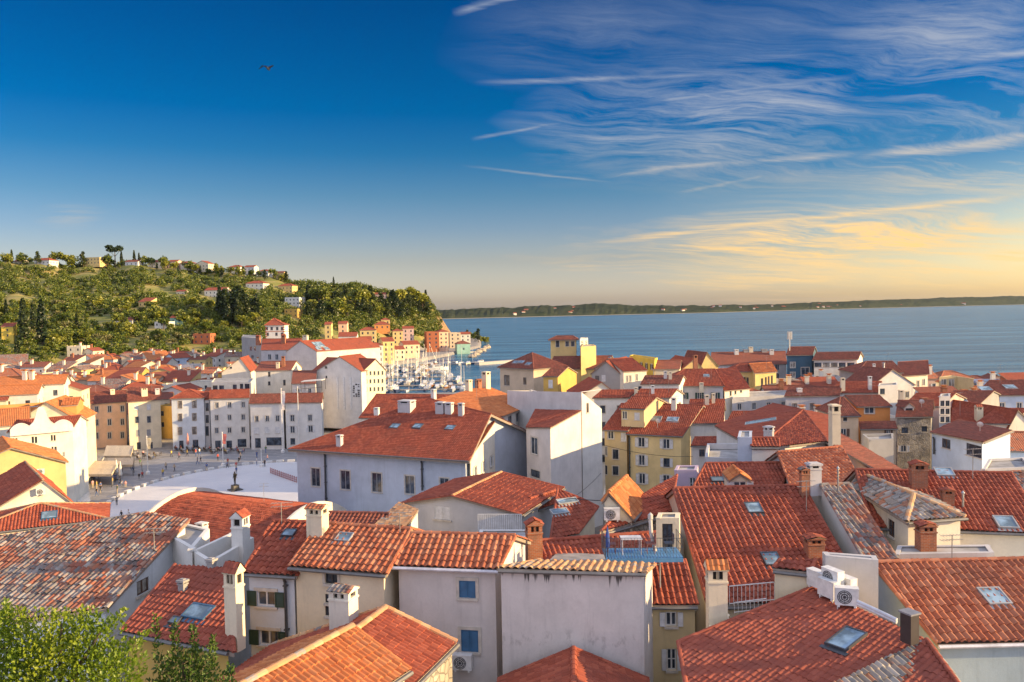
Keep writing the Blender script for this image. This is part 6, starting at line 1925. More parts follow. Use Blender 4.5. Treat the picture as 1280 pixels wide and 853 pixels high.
# breakwater with rocks, quay edge
def breakwater():
    a, b = W(596, 455, -.8), W(652, 451, -.8)
    d = nrm(b - a); n = np.array([-d[1], d[0], 0])
    m = MB(); m.prism([a - n * 3 - [0, 0, 3], a + n * 3 - [0, 0, 3], a + n * 2.4 + [0, 0, .9], a - n * 2.4 + [0, 0, .9]], b - a)
    o = m.build('breakwater', plain('sea_wall_concrete', (.42, .39, .35), .95)); tag(o, 'straight pale concrete breakwater closing the harbour', 'breakwater')
breakwater()
def rock(x, y, z, s, seed, label):
    r_ = np.random.RandomState(seed); m = MB(); V = []; F = []
    n, k = 7, 5
    for i in range(k + 1):
        for j in range(n):
            a = 2 * math.pi * j / n; ph = math.pi * i / k
            rr = s * (1 + r_.uniform(-.25, .25))
            V.append((x + rr * math.sin(ph) * math.cos(a), y + rr * math.sin(ph) * math.sin(a) * .8, z + rr * .55 * math.cos(ph)))
    for i in range(k):
        for j in range(n): F.append((i * n + j, (i + 1) * n + j, (i + 1) * n + (j + 1) % n, i * n + (j + 1) % n))
    m.add(V, F); tag(m.build('shore_rock', plain('pale_shore_rock', (.46, .38, .28), .95, var=.2)), label, 'rock', 'rocks on the headland shore')
for i in range(26):
    px = 588 + (i % 13) * 1.9 + rs.uniform(-1, 1); py = 446 - (i % 13) * 1.1 + rs.uniform(-1, 2)
    p = W(px, py, -.6); rock(p[0], p[1], .7, rs.uniform(1.5, 3.2), i, 'pale boulder on the headland shore')

# ================================================================== SQUARE: CAFES, POLES, STATUE, PEOPLE
def parasol_canopy(px0, px1, pyf, pyb, z, label, matn, skew=0.0):
    """large cafe awning: near edge at row pyf, far edge at row pyb, both at height z"""
    a, b = W(px0, pyf, -z), W(px1, pyf, -z); c, d = W(px1 + skew, pyb, -(z + .8)), W(px0 + skew, pyb, -(z + .8))
    root = empty('cafe_awning', (*((a + b + c + d) / 4)[:2], SQ_Z)); tag(root, label, 'awning', 'cafe awnings on the square'); org = np.array(root.location)
    m = MB(); n = 8
    V = []; 
    for i in range(n + 1):
        for j in range(n + 1):
            u, v = i / n, j / n
            p = a * (1 - u) * (1 - v) + b * u * (1 - v) + c * u * v + d * (1 - u) * v
            V.append(p + np.array([0, 0, -.03 * math.sin(math.pi * u * 3) ** 2 - .12 * math.sin(math.pi * v)]))
    I = np.arange((n + 1) ** 2).reshape(n + 1, n + 1)
    F = np.stack([I[:-1, :-1], I[1:, :-1], I[1:, 1:], I[:-1, 1:]], -1).reshape(-1, 4)
    m.add(V, F)
    m.prism([a, b, b - [0, 0, .45], a - [0, 0, .45]], (0, .03, 0)); m.prism([b, c, c - [0, 0, .45], b - [0, 0, .45]], (.03, 0, 0))
    m.build('canopy', {'tan': plain('tan_awning_canvas', (.50, .42, .31), .9), 'white': plain('white_awning_canvas', (.66, .63, .57), .9)}[matn], root, org)
    for q in (a, b, c, d):
        p = MB(); p.tube([q * [1, 1, 0] + [0, 0, SQ_Z], q], .06, 6); p.build('post', plain('dark_post', (.06, .06, .06), .5), root, org)
for args in [(129, 163, 570, 557, 5.0, 'wide tan awning before the peach house, farthest back', 'tan', 4), (103, 139, 593, 576, 4.6, 'big tan awning in front of the white umbrellas, left side of the square', 'tan', 10),
             (142, 166, 581, 573, 4.4, 'smaller tan awning with rounded ends right of the folded white parasols', 'tan', 1), (87, 100, 591, 577, 4.4, 'narrow tan awning beside the cream corner house', 'tan', 6),
             (80, 103, 603, 593, 4.2, 'white awning left of the oval, below the big tan one', 'white', 1), (92, 113, 627, 606, 3.8, 'white sloping awning nearest to the oval edge', 'white', -2),
             (112, 127, 575, 570, 4.6, 'low white awning strip beside the sunny corner house', 'white', 4)]:
    parasol_canopy(*args)
# awnings in the gap of the tan and yellow houses
for (px0, px1, pyf, pyb, z, lab) in [(753, 780, 620, 603, 6.0, 'white awning in the lane below the tan house'), (784, 803, 617, 609, 6.0, 'white square awning in the lane below the yellow house')]:
    parasol_canopy(px0, px1, pyf, pyb, z, lab, 'white', 4)

def flagpole(px, yb, yt, label, flag=None, r=.11):
    p = W(px, yb, -SQ_Z); h = (yb - yt) * p[1] / 1000
    root = empty('flagpole', p); tag(root, label, 'flagpole', 'flagpoles on the square'); org = np.array(root.location)
    m = MB(); m.tube([p, p + [0, 0, h]], [r, r * .6], 8); m.lathe(p + [0, 0, h], [(r * .9, 0), (r * 1.2, .15), (.02, .3)], 8); m.lathe(p, [(.45, 0), (.45, .5), (.2, .7)], 10)
    m.build('pole', plain('white_pole_paint', (.70, .69, .66), .5), root, org)
    if flag:
        f = MB(); n = 8; V = []
        for i in range(n + 1):
            t = i / n
            for s in (0, 1):
                V.append(p + np.array([.12 + s * (.7 + .1 * math.sin(t * 5)), .15 * math.sin(t * 6 + s), h * .97 - t * h * .30]))
        f.add(V, [(2 * i, 2 * i + 1, 2 * i + 3, 2 * i + 2) for i in range(n)]); f.build('flag', plain(*flag), root, org)
flagpole(353.5, 566, 486, 'tall flagpole with a drooping pale flag before the white-shuttered house', ('pale_flag_cloth', (.66, .60, .58), .9), .14)
flagpole(374, 562, 484, 'bare tall pole right of the pole with the pale flag', None, .12)
flagpole(185, 593, 546, 'white pole with a cream banner standing at the rim of the oval', ('cream_flag_cloth', (.62, .55, .38), .9))
flagpole(279, 583, 541, 'white pole with a reddish banner at the back rim of the oval', ('red_flag_cloth', (.55, .16, .14), .9))
flagpole(327, 584, 563, 'short white pole at the back right rim of the oval', None)

def folded_parasol(px, yb, hp, label, col, nm):
    p = W(px, yb, -SQ_Z); h = hp * p[1] / 1000
    root = empty('parasol', p); tag(root, label, 'parasol', 'folded parasols on the square'); org = np.array(root.location)
    m = MB(); m.tube([p, p + [0, 0, h]], .05, 6); m.lathe(p, [(.4, 0), (.4, .12), (.06, .16)], 10); m.build('pole', plain('dark_post', (.06, .06, .06), .5), root, org)
    c = MB(); c.lathe(p, [(.16, h * .32), (.34, h * .38), (.26, h * .7), (.08, h * .98), (.02, h)], 10); c.build('canopy', plain(nm, col, .9), root, org)
folded_parasol(151, 604, 28, 'folded white parasol nearest the oval, left side of the square', (.68, .66, .60), 'white_parasol_cloth')
folded_parasol(146, 600, 26, 'folded white parasol just left of the nearest one', (.68, .66, .60), 'white_parasol_cloth')
folded_parasol(235, 563, 22, 'folded pink parasol before the white hip-roofed house', (.60, .28, .24), 'pink_parasol_cloth')

# ---- people
def person_mesh(pose, seed):
    r_ = np.random.RandomState(seed)
    J = {'hip': (0, 0, .92), 'waist': (0, 0, 1.08), 'chest': (0, .0, 1.32), 'neck': (0, 0, 1.47), 'head': (0, .02, 1.58), 'crown': (0, .0, 1.72),
         'lhip': (-.09, 0, .90), 'lknee': (-.10, .02, .50), 'lank': (-.10, -.02, .09), 'ltoe': (-.11, .14, .04), 'rhip': (.09, 0, .90), 'rknee': (.10, .02, .50), 'rank': (.10, -.02, .09), 'rtoe': (.11, .14, .04),
         'lsh': (-.18, 0, 1.40), 'lel': (-.24, -.02, 1.13), 'lwr': (-.24, .06, .90), 'lhand': (-.24, .09, .81), 'rsh': (.18, 0, 1.40), 'rel': (.24, -.02, 1.13), 'rwr': (.24, .06, .90), 'rhand': (.24, .09, .81)}
    if pose == 'walk':
        J.update(lknee=(-.09, .18, .53), lank=(-.09, .22, .12), ltoe=(-.09, .38, .08), rknee=(.09, -.08, .50), rank=(.09, -.30, .14), rtoe=(.09, -.20, .04), lel=(-.23, -.14, 1.14), lwr=(-.22, -.16, .92), lhand=(-.22, -.15, .83), rel=(.23, .10, 1.14), rwr=(.21, .24, .98), rhand=(.2, .30, .92))
    if pose == 'sit':
        dz = -.44
        for k in list(J):
            if k[1:] not in ('knee', 'ank', 'toe'): J[k] = (J[k][0], J[k][1], J[k][2] + dz)
        J.update(lknee=(-.11, .42, .50), lank=(-.11, .40, .09), ltoe=(-.11, .54, .04), rknee=(.11, .42, .50), rank=(.11, .40, .09), rtoe=(.11, .54, .04), lwr=(-.18, .26, .66), lhand=(-.12, .34, .68), rwr=(.18, .26, .66), rhand=(.12, .34, .68))
    R = {'hip': .135, 'waist': .115, 'chest': .14, 'neck': .055, 'head': .095, 'crown': .075, 'hip_': .1}
    rad = lambda k: R.get(k) or {'hip': .09, 'knee': .06, 'ank': .045, 'toe': .035, 'sh': .065, 'el': .045, 'wr': .034, 'hand': .036}[k[1:]]
    E = [('hip', 'waist'), ('waist', 'chest'), ('chest', 'neck'), ('neck', 'head'), ('head', 'crown')] + [e for s in 'lr' for e in (('hip', s + 'hip'), (s + 'hip', s + 'knee'), (s + 'knee', s + 'ank'), (s + 'ank', s + 'toe'), ('chest', s + 'sh'), (s + 'sh', s + 'el'), (s + 'el', s + 'wr'), (s + 'wr', s + 'hand'))]
    ks = list(J); me = bpy.data.meshes.new('person'); me.from_pydata([J[k] for k in ks], [(ks.index(a), ks.index(b)) for a, b in E], [])
    o = bpy.data.objects.new('person_rig', me); COL.objects.link(o)
    md = o.modifiers.new('skin', 'SKIN'); sv = me.skin_vertices[0].data
    for i, k in enumerate(ks): sv[i].radius = (rad(k),) * 2
    sv[0].use_root = True
    ss_ = o.modifiers.new('sub', 'SUBSURF'); ss_.levels = 1
    dg = bpy.context.evaluated_depsgraph_get(); ev = o.evaluated_get(dg)
    m2 = bpy.data.meshes.new_from_object(ev)
    bpy.data.objects.remove(o)
    top = 1.72 if pose != 'sit' else 1.28
    m2.materials.clear()
    for _ in range(4): m2.materials.append(None)
    for p in m2.polygons:
        z = p.center[2]; hz = top - z; arm = abs(p.center[0]) > .205
        if hz < .09 or (hz < .2 and p.center[1] < -.02): p.material_index = 3          # hair
        elif hz < .27: p.material_index = 0                                                 # face and neck
        elif arm and hz > .52: p.material_index = 0                                         # forearms
        elif (pose != 'sit' and z > .95) or (pose == 'sit' and z > .56 and p.center[1] < .2): p.material_index = 1
        elif z < .075: p.material_index = 3
        else: p.material_index = 2
        p.use_smooth = True
    return m2
PM = {k: person_mesh(k, 1) for k in ('stand', 'walk', 'sit')}
SKIN = plain('skin', (.50, .30, .20), .6); HAIR = plain('dark_hair', (.03, .022, .016), .7)
CL = {'white': (.68, .67, .64), 'black': (.025, .025, .03), 'blue': (.06, .12, .30), 'red': (.42, .06, .05), 'grey': (.22, .22, .23), 'pink': (.56, .28, .28), 'yellow': (.55, .40, .08), 'green': (.08, .18, .08), 'beige': (.46, .38, .27)}
def cloth(c): return plain(c + '_clothing', CL[c], .9)
def person(px, py, pose, top, bottom, face, label, z=None):
    p = W(px, py, -(SQ_Z if z is None else z))
    o = bpy.data.objects.new('person', PM[pose]); COL.objects.link(o)
    o.location = p; o.rotation_euler = (0, 0, face); k = rnd.uniform(.94, 1.06); o.scale = (k, k, k)
    for i, m in enumerate((SKIN, cloth(top), cloth(bottom), HAIR)):
        o.material_slots[i].link = 'OBJECT'; o.material_slots[i].material = m
    tag(o, label, 'person', 'people on the square')
PL = [(152, 651, 'walk', 'black', 'black', 2.4, 'person in black walking on the oval, left of a person in white'), (161, 650, 'walk', 'white', 'white', 2.2, 'person all in white walking on the oval near its front rim'),
      (146, 632, 'stand', 'grey', 'black', 1.0, 'person in grey standing alone at the left rim of the oval'), (153, 609, 'sit', 'white', 'grey', 3.6, 'person in white sitting on the rim stones by the folded parasols'),
      (157, 609, 'sit', 'pink', 'beige', 3.6, 'person in pink sitting on the rim stones by the folded parasols'), (251, 580, 'walk', 'black', 'grey', 1.2, 'person in black walking on the grey paving behind the oval'),
      (247, 581, 'walk', 'grey', 'blue', 1.4, 'person in grey and blue walking beside the one in black behind the oval'), (285, 582, 'stand', 'red', 'beige', .4, 'person in red standing by the red banner pole'),
      (321, 582, 'stand', 'white', 'blue', 2.0, 'person in white top and blue trousers at the back right rim'), (331, 584, 'stand', 'black', 'black', 3.0, 'person in black at the back right rim beside the short pole'),
      (126, 614, 'walk', 'blue', 'blue', 4.0, 'person in blue walking between the awnings and the oval'), (116, 611, 'stand', 'pink', 'beige', 1.0, 'person in pink standing by the white awning'), (121, 612, 'stand', 'yellow', 'beige', 5.0, 'person in yellow standing by the white awning'),
      (299, 578, 'sit', 'black', 'black', 3.1, 'person in black sitting on the back rim stones'), (174, 599, 'sit', 'black', 'grey', 3.6, 'person in black and grey sitting on the left rim stones'), (178, 597, 'sit', 'red', 'black', 3.6, 'person in red sitting on the left rim stones')]
for q in PL: person(*q)
for i in range(26):
    a = rnd.uniform(0, 6.28); px, py = rnd.choice([(rnd.uniform(205, 350), rnd.uniform(566, 580)), (rnd.uniform(118, 150), rnd.uniform(596, 625)), (rnd.uniform(160, 330), rnd.uniform(583, 598))])
    t_, b_ = rnd.choice(list(CL)), rnd.choice(['black', 'blue', 'grey', 'beige'])
    person(px, py, rnd.choice(['walk', 'stand', 'walk']), t_, b_, a, f'person in {t_} top and {b_} trousers out on the square')
# cafe guests and tables in rows
def cafe_set_proto():
    r = empty('cafe_table', (0, 0, 0)); m = MB(); m.lathe((0, 0, .70), [(.42, 0), (.42, .035)], 14); m.build('table_top', plain('pale_table_top', (.50, .46, .40), .5), r)
    m = MB(); m.tube([(0, 0, .03), (0, 0, .7)], .035, 6); m.lathe((0, 0, 0), [(.26, 0), (.26, .03)], 10); m.build('leg', plain('dark_post', (.06, .06, .06), .5), r)
    return r
def chair_proto():
    r = empty('cafe_chair', (0, 0, 0)); wk = plain('dark_wicker', (.09, .06, .04), .8)
    m = MB(); m.box((0, 0, .44), np.eye(3), (.21, .21, .025)); m.build('seat', wk, r)
    m = MB(); m.box((0, -.22, .68), np.eye(3), (.21, .02, .22)); m.build('backrest', wk, r)
    for sx in (-1, 1):
        for sy in (-1, 1):
            m = MB(); m.tube([(sx * .18, sy * .18, 0), (sx * .18, sy * .18, .44)], .018, 5); m.build('leg', wk, r)
    return r
T0, C0 = cafe_set_proto(), chair_proto(); first = [True, True]
def put(proto, i, loc, rz, label, cat, group):
    o = proto if first[i] else copy_tree(proto); first[i] = False
    o.location = loc; o.rotation_euler = (0, 0, rz); tag(o, label, cat, group)
zones = [('before the white hip-roofed house', [(222 + i * 7.5, 563 + (i % 2) * 3) for i in range(5)]), ('before the long white house', [(258 + i * 8.5, 564 + (i % 2) * 3) for i in range(6)]), ('by the yellow corner house', [(168 + i * 7, 570 + (i % 2) * 4) for i in range(5)]),
         ('under the tan awnings', [(112 + i * 7, 598 - i * 2 + (i % 2) * 3) for i in range(6)])]
cols = list(CL)
for zi, (where, pts) in enumerate(zones):
    for k, (px, py) in enumerate(pts):
        p = W(px, py, -SQ_Z)
        put(T0, 0, p, 0, f'round cafe table {where}', 'table', 'cafe tables on the square')
        for a, side in ((0.6, 'right'), (2.7, 'left'), (4.6, 'near')):
            q = p + np.array([math.cos(a) * .75, math.sin(a) * .75, 0])
            put(C0, 1, q, a + math.pi / 2, f'dark wicker chair, {side} side of the {["leftmost", "second", "third", "fourth", "fifth", "sixth"][k]} table {where}', 'chair', 'cafe chairs on the square')
            if rnd.random() < .5:
                o = bpy.data.objects.new('person', PM['sit']); COL.objects.link(o); o.location = q; o.rotation_euler = (0, 0, a + math.pi / 2)
                t_, b_ = rnd.choice(cols), rnd.choice(['black', 'blue', 'grey', 'beige'])
                for i, m in enumerate((SKIN, cloth(t_), cloth(b_), HAIR)):
                    o.material_slots[i].link = 'OBJECT'; o.material_slots[i].material = m
                tag(o, f'seated cafe guest in {t_} and {b_} {where}', 'person', 'people at the cafe tables')
# rim stones of the oval
for k in range(40):
    a = 2 * math.pi * k / 64 + .55
    x, y = SQ_C[0] + (SQ_R[0] + .25) * math.cos(a), SQ_C[1] + (SQ_R[1] + .25) * math.sin(a)
    m = MB(); m.box((0, 0, .3), np.array([[-math.sin(a), math.cos(a), 0], [math.cos(a), math.sin(a), 0], [0, 0, 1.0]]), (.75, .35, .22)); m.box((0, 0, .06), np.array([[-math.sin(a), math.cos(a), 0], [math.cos(a), math.sin(a), 0], [0, 0, 1.0]]), (.6, .25, .06))
    o = m.build('rim_stone', plain('white_rim_stone', (.62, .61, .58), .8)); o.location = (x, y, SQ_Z)
    tag(o, 'white stone block in the row around the oval', 'stone block', 'rim stones of the oval')
# statue
def statue():
    p = W(294, 613, -OVAL_Z)
    root = empty('statue', p); tag(root, 'dark bronze standing figure on a plinth in the middle of the oval', 'statue'); org = np.array(root.location)
    m = MB(); m.lathe(p, [(1.5, 0), (1.5, .2), (.85, .25), (.75, .9), (.85, 1.0)], 4); m.build('plinth', plain('dark_granite', (.07, .065, .06), .5), root, org)
    o = bpy.data.objects.new('figure', PM['stand'].copy()); COL.objects.link(o); o.parent = root
    o.location = (0, 0, .98); o.scale = (1.55, 1.55, 1.5); o.rotation_euler = (0, 0, 2.6)
    o.data.materials.clear(); o.data.materials.append(plain('dark_bronze', (.035, .032, .028), .4, .7))
    for q in o.data.polygons: q.material_index = 0
    v = MB(); v.tube([p + [.3, -.25, 2.6], p + [.55, -.5, 3.1]], .1, 6); v.tube([p + [.5, -.1, 2.3], p + [.1, -.6, 3.2]], .03, 5); v.build('violin', plain('dark_bronze', (.035, .032, .028), .4, .7), root, org)
statue()
# red iron railing right of the oval
def red_fence():
    a, b = W(338, 592, -SQ_Z), W(371, 604, -SQ_Z)
    root = empty('fence', a); tag(root, 'red slatted fence of a cafe terrace at the right side of the oval', 'fence'); org = np.array(root.location)
    d = b - a; n = 14; rm = plain('red_fence_paint', (.30, .06, .05), .6)
    m = MB()
    for h in (.15, .6, 1.05): m.tube([a + [0, 0, h], b + [0, 0, h]], .04, 5)
    for i in range(n * 3): q = a + d * i / (n * 3); m.tube([q + [0, 0, .15], q + [0, 0, 1.05]], .025, 4)
    m.build('rail_panel', rm, root, org)
    for i in range(n + 1):
        q = a + d * i / n; p = MB(); p.tube([q, q + [0, 0, 1.25]], .06, 5); p.build('post', rm, root, org)
red_fence()

# ================================================================== ROOFTOP THINGS
BYLAB = {h[0]['label']: h for h in HOUSES}
def house_like(txt):
    for l, h in BYLAB.items():
        if txt in l: return h
    raise KeyError(txt)
AC_W = plain('white_unit_casing', (.70, .70, .68), .45); AC_G = plain('dark_fan_grille', (.05, .05, .055), .6)
def ac_unit(c, u, n, w=.84, h=.62, d=.34):
    """casing box and fan grille (front towards n)"""
    m = MB(); ax = [u, n, np.array([0, 0, 1.0])]
    m.box(c, ax, (w / 2, d / 2, h / 2)); m.box(c + [0, 0, h / 2 + .012], ax, (w / 2 + .012, d / 2 + .012, .014))
    for s in (-1, 1): m.box(c + u * s * w * .35 - [0, 0, h / 2 + .04], ax, (.04, d / 2, .045))
    g = MB(); fc = c - u * w * .10 + n * (d / 2 + .012)
    V = []; k = 20
    for ring, (r0, r1) in enumerate(((.0, .06), (.10, .14), (.18, .215), (.24, .27))):
        for i in range(k):
            a0, a1 = 2 * math.pi * i / k, 2 * math.pi * (i + 1) / k
            pt = lambda r, a: fc + u * r * math.cos(a) + np.array([0, 0, r * math.sin(a)])
            g.quad(pt(r0, a0), pt(r1, a0), pt(r1, a1), pt(r0, a1))
    for i in range(8):
        a = math.pi * i / 4; g.tube([fc, fc + u * .27 * math.cos(a) + np.array([0, 0, .27 * math.sin(a)])], .008, 4)
    return m, g
def wall_ac(txt, px, py, label=None):
    h = house_like(txt); hit = find_wall(h[1], px, py)
    if hit is None: print('NOAC', txt); return
    w, p, uu = hit
    m, g = ac_unit(p + w.n * .26, w.d, w.n)
    for s in (-1, 1): m.tube([p + w.d * .3 * s - [0, 0, .38], p + w.d * .3 * s + w.n * .4 - [0, 0, .38]], .02, 4)
    o = m.build('air_conditioner', AC_W, h[0], h[3]); g.build('fan_grille', AC_G, o, h[3])
wall_ac('two closed blue shutters', 580, 824)
for px, py in ((36, 588), (51, 589), (24, 594)): wall_ac('two air conditioners on its wall', px, py)
wall_ac('air conditioner on its sunny gable', 51, 614); wall_ac('tiny cream gabled house', 764, 641)
# five free-standing units on the dark red roof
hR = house_like('five air conditioners')
def roof_z(h, x, y):
    return max(plane_z(f, x, y) for f in h[2])
ur = nrm((W(1154, 798, 28.2) - W(1017, 734, 33.0)) * [1, 1, 0]); nr_ = np.array([-ur[1], ur[0], 0])
if nr_[1] > 0: nr_ = -nr_
for (px, py, back, rot, lab) in [(1022, 738, 0, 1, 'white air conditioner at the far left end of the row on the dark red roof'), (1036, 750, 0, 1, 'white air conditioner second along the front row on the dark red roof'),
                              (1041, 733, .9, 2, 'white air conditioner at the back left of the group on the dark red roof'), (1057, 742, .9, 2, 'white air conditioner at the back right of the group on the dark red roof'),
                              (1058, 760, 0, 0, 'white air conditioner facing the viewer, nearest on the dark red roof')]:
    c0, u0, v0, n0 = plane_axes(hR[2][0]); b0 = hit_plane(px, py, c0, n0)
    zb = b0[2] + .12
    if back: b0 = W(px, py, W(1036, 750, 31)[1] + 1.0); zb = b0[2]
    c = np.array([b0[0], b0[1], zb + .36]); r = empty('air_conditioner', c); tag(r, lab, 'air conditioner', 'air conditioners on the dark red roof'); org = np.array(r.location)
    u_, n_ = (np.array([.96, -.28, 0]), np.array([-.28, -.96, 0])) if rot == 0 else (ur, -nr_) if rot == 1 else (ur, nr_)
    u_ = nrm(u_); n_ = nrm(n_)
    m, g = ac_unit(c, u_, n_, .86, .66, .36)
    zr = roof_z(hR, c[0], c[1])
    for sx in (-1, 1):
        for sy in (-1, 1):
            q = c + u_ * sx * .34 + n_ * sy * .14; m.tube([[q[0], q[1], min(zr - .1, q[2] - .4)], [q[0], q[1], q[2] - .30]], .02, 4)
    m.build('casing', AC_W, r, org); g.build('fan_grille', AC_G, r, org)
# ducts, metal flue box
def ducts():
    for k, off in enumerate((0, .16)):
        a, b, c_ = W(1072, 752 + k * 3, 30.0), W(1098, 764 + k * 3, 29.2), W(1121, 775 + k * 3, 28.6)
        m = MB(); m.tube([a, b, c_], .07, 8); tag(m.build('duct', plain('white_duct', (.66, .66, .68), .35)), f'white duct pipe along the dark red roof ridge, {"upper" if k == 0 else "lower"} one of two', 'duct', 'duct pipes')
    p = W(1137, 797, 27.6); r = empty('flue_box', p); tag(r, 'dark metal flue box with a grey lid beside the white ducts', 'flue'); org = np.array(p)
    m = MB(); m.box(p + [0, 0, .35], [ur, nr_, np.array([0, 0, 1.0])], (.22, .20, .52)); m.build('body', plain('dark_flue_metal', (.045, .035, .035), .5), r, org)
    m = MB(); m.box(p + [0, 0, .90], [ur, nr_, np.array([0, 0, 1.0])], (.27, .25, .03)); m.build('lid', plain('grey_lid', (.25, .25, .27), .4), r, org)
ducts()
# antennas
def antenna(txt, px, yb, yt):
    h = house_like(txt); best = None
    for f in h[2]:
        c, u, v, n = plane_axes(f); p = hit_plane(px, yb, c, n)
        if p is not None and (best is None or abs(p[1] - h[3][1]) < abs(best[1] - h[3][1])): best = p
    hh = (yb - yt) * best[1] / 1000
    m = MB(); m.tube([best - [0, 0, .3], best + [0, 0, hh]], .022, 5)
    for k, z in enumerate((hh * .97, hh * .80)):
        m.tube([best + [-.5, 0, z], best + [.55, .12, z]], .014, 4)
        for i in range(7): q = best + [-.45 + i * .15, .02 * i, z]; m.tube([q + np.array([0, -.22 + .02 * i, 0]), q + np.array([0, .22 - .02 * i, 0])], .008, 4)
    m.build('antenna', plain('aerial_metal', (.34, .33, .31), .5, .5), h[4], h[3])
for a in [('wide gable wall towards', 539, 640, 617), ('large old house with a lichen', 193, 690, 660), ('white house with a bright orange roof', 596, 500, 470), ('apartment house with a dark red roof, boxes' if False else 'long low apartment house', 930, 448, 434),
          ('broad brown hip roof and', 889, 475, 452), ('house with reddish roofs', 836, 492, 466), ('yellow three-storey', 845, 512, 495), ('huge plain red', 1008, 640, 600), ('house with a red roof between', 1200, 520, 490),
          ('rusty tile roof above', 806, 650, 628), ('house with glowing' if False else 'glowing orange roof', 1104, 472, 454), ('grey stone house', 1140, 500, 478), ('brown hipped roof, sunny', 340, 460, 446), ('dark alley and the square', 190, 492, 474)]:
    try: antenna(*a)
    except KeyError: print('NOANT', a[0])
# aerial mast on the dark blue house
hB = house_like('dark blue apartment'); p = W(987, 440, 225); m = MB(); m.tube([p, p + [0, 0, 5.6]], .14, 6)
for a in (0, 2.1, 4.2): m.box(p + [.5 * math.cos(a), .5 * math.sin(a), 4.6], np.eye(3), (.22, .15, 1.1))
m.build('aerial_mast', plain('mast_panels', (.60, .58, .52), .6), hB[4], hB[3])

# blue balcony
def balcony():
    h = house_like('tiny cream roof house')
    a, b = W(757, 699, 35.6), W(854, 699, 35.6); d_ = nrm((b - a) * [1, 1, 0]); n = np.array([-d_[1], d_[0], 0]); L = np.linalg.norm(b - a)
    bl = plain('blue_deck_paint', (.10, .26, .46), .55, var=.08)
    m = MB()
    k = 26
    for i in range(k): m.box(a + d_ * L * (i + .5) / k + n * .75, [d_, n, np.array([0, 0, 1.0])], (L / k / 2 - .008, .75, .03))
    m.box(a + d_ * L / 2 - [0, 0, .10], [d_, n, np.array([0, 0, 1.0])], (L / 2, .03, .09))
    dk = m.build('balcony_deck', bl, h[0], h[3])
    r = MB(); dm = plain('dark_railing', (.05, .06, .08), .5)
    for (p, q) in ((a, b), (b, b + n * 1.5), (a, a + n * 1.5)):
        for z in (.5, .95): r.tube([p + [0, 0, z], q + [0, 0, z]], .014, 5)
        kk = max(2, int(np.linalg.norm(q - p) / .14))
        for i in range(kk + 1): s = p + (q - p) * i / kk; r.tube([s, s + [0, 0, .95]], .016 if i in (0, kk) else .006, 4)
    r.build('railing', dm, h[0], h[3])
    # furniture
    c = a + d_ * 1.25 + n * .7 + [0, 0, .03]
    t = empty('terrace_table', c); tag(t, 'white table on the blue balcony', 'table'); org = np.array(c)
    m = MB(); m.box(c + [0, 0, .72], [d_, n, np.array([0, 0, 1.0])], (.48, .32, .02)); m.build('table_top', plain('white_table', (.60, .60, .62), .4), t, org)
    for sx in (-1, 1):
        for sy in (-1, 1):
            m = MB(); q = c + d_ * sx * .42 + n * sy * .27; m.tube([q, q + [0, 0, .7]], .02, 5); m.build('leg', plain('white_table', (.60, .60, .62), .4), t, org)
    for (o_, f, lab) in ((.35, 1, 'folding chair left of the white balcony table'), (2.15, -1, 'folding chair right of the white balcony table'), (3.0, -1, 'dark chair before the glazed balcony door')):
        cc = a + d_ * o_ + n * .75 + [0, 0, .03]; ch = empty('terrace_chair', cc); tag(ch, lab, 'chair', 'chairs on the blue balcony'); org = np.array(cc); wm = plain('red_brown_chair', (.20, .07, .06), .6) if 'folding' in lab else plain('dark_railing', (.05, .06, .08), .5)
        m = MB(); m.box(cc + [0, 0, .44], [d_, n, np.array([0, 0, 1.0])], (.2, .2, .02)); m.build('seat', wm, ch, org)
        m = MB(); m.box(cc + [0, 0, .68] - d_ * .2 * f, [d_, n, np.array([0, 0, 1.0])], (.015, .2, .2)); m.build('backrest', wm, ch, org)
        for sx in (-1, 1):
            for sy in (-1, 1):
                m = MB(); q = cc + d_ * sx * .18 + n * sy * .18; m.tube([q, q + [0, 0, .44]], .014, 4); m.build('leg', wm, ch, org)
    p = a + d_ * .12 + n * .2; u = empty('parasol', p); tag(u, 'folded blue parasol at the left end of the blue balcony', 'parasol'); org = np.array(p)
    m = MB(); m.tube([p, p + [0, 0, 1.5]], .02, 5); m.build('pole', dm, u, org); m = MB(); m.lathe(p, [(.06, .4), (.11, .5), (.09, 1.0), (.02, 1.4)], 8); m.build('canopy', plain('blue_parasol_cloth', (.03, .07, .26), .9), u, org)
    f0 = W(820, 692, 36.6); m = MB(); m.tube([f0, f0 + (W(814, 668, 36.6) - f0), W(813, 650, 36.6)], .09, 8); m.lathe(W(813, 649, 36.6), [(.12, 0), (.12, .2), (.02, .3)], 8)
    tag(m.build('flue_pipe', plain('insulated_flue', (.50, .49, .46), .5)), 'pale insulated flue pipe rising beside the glazed balcony door', 'pipe')
balcony()
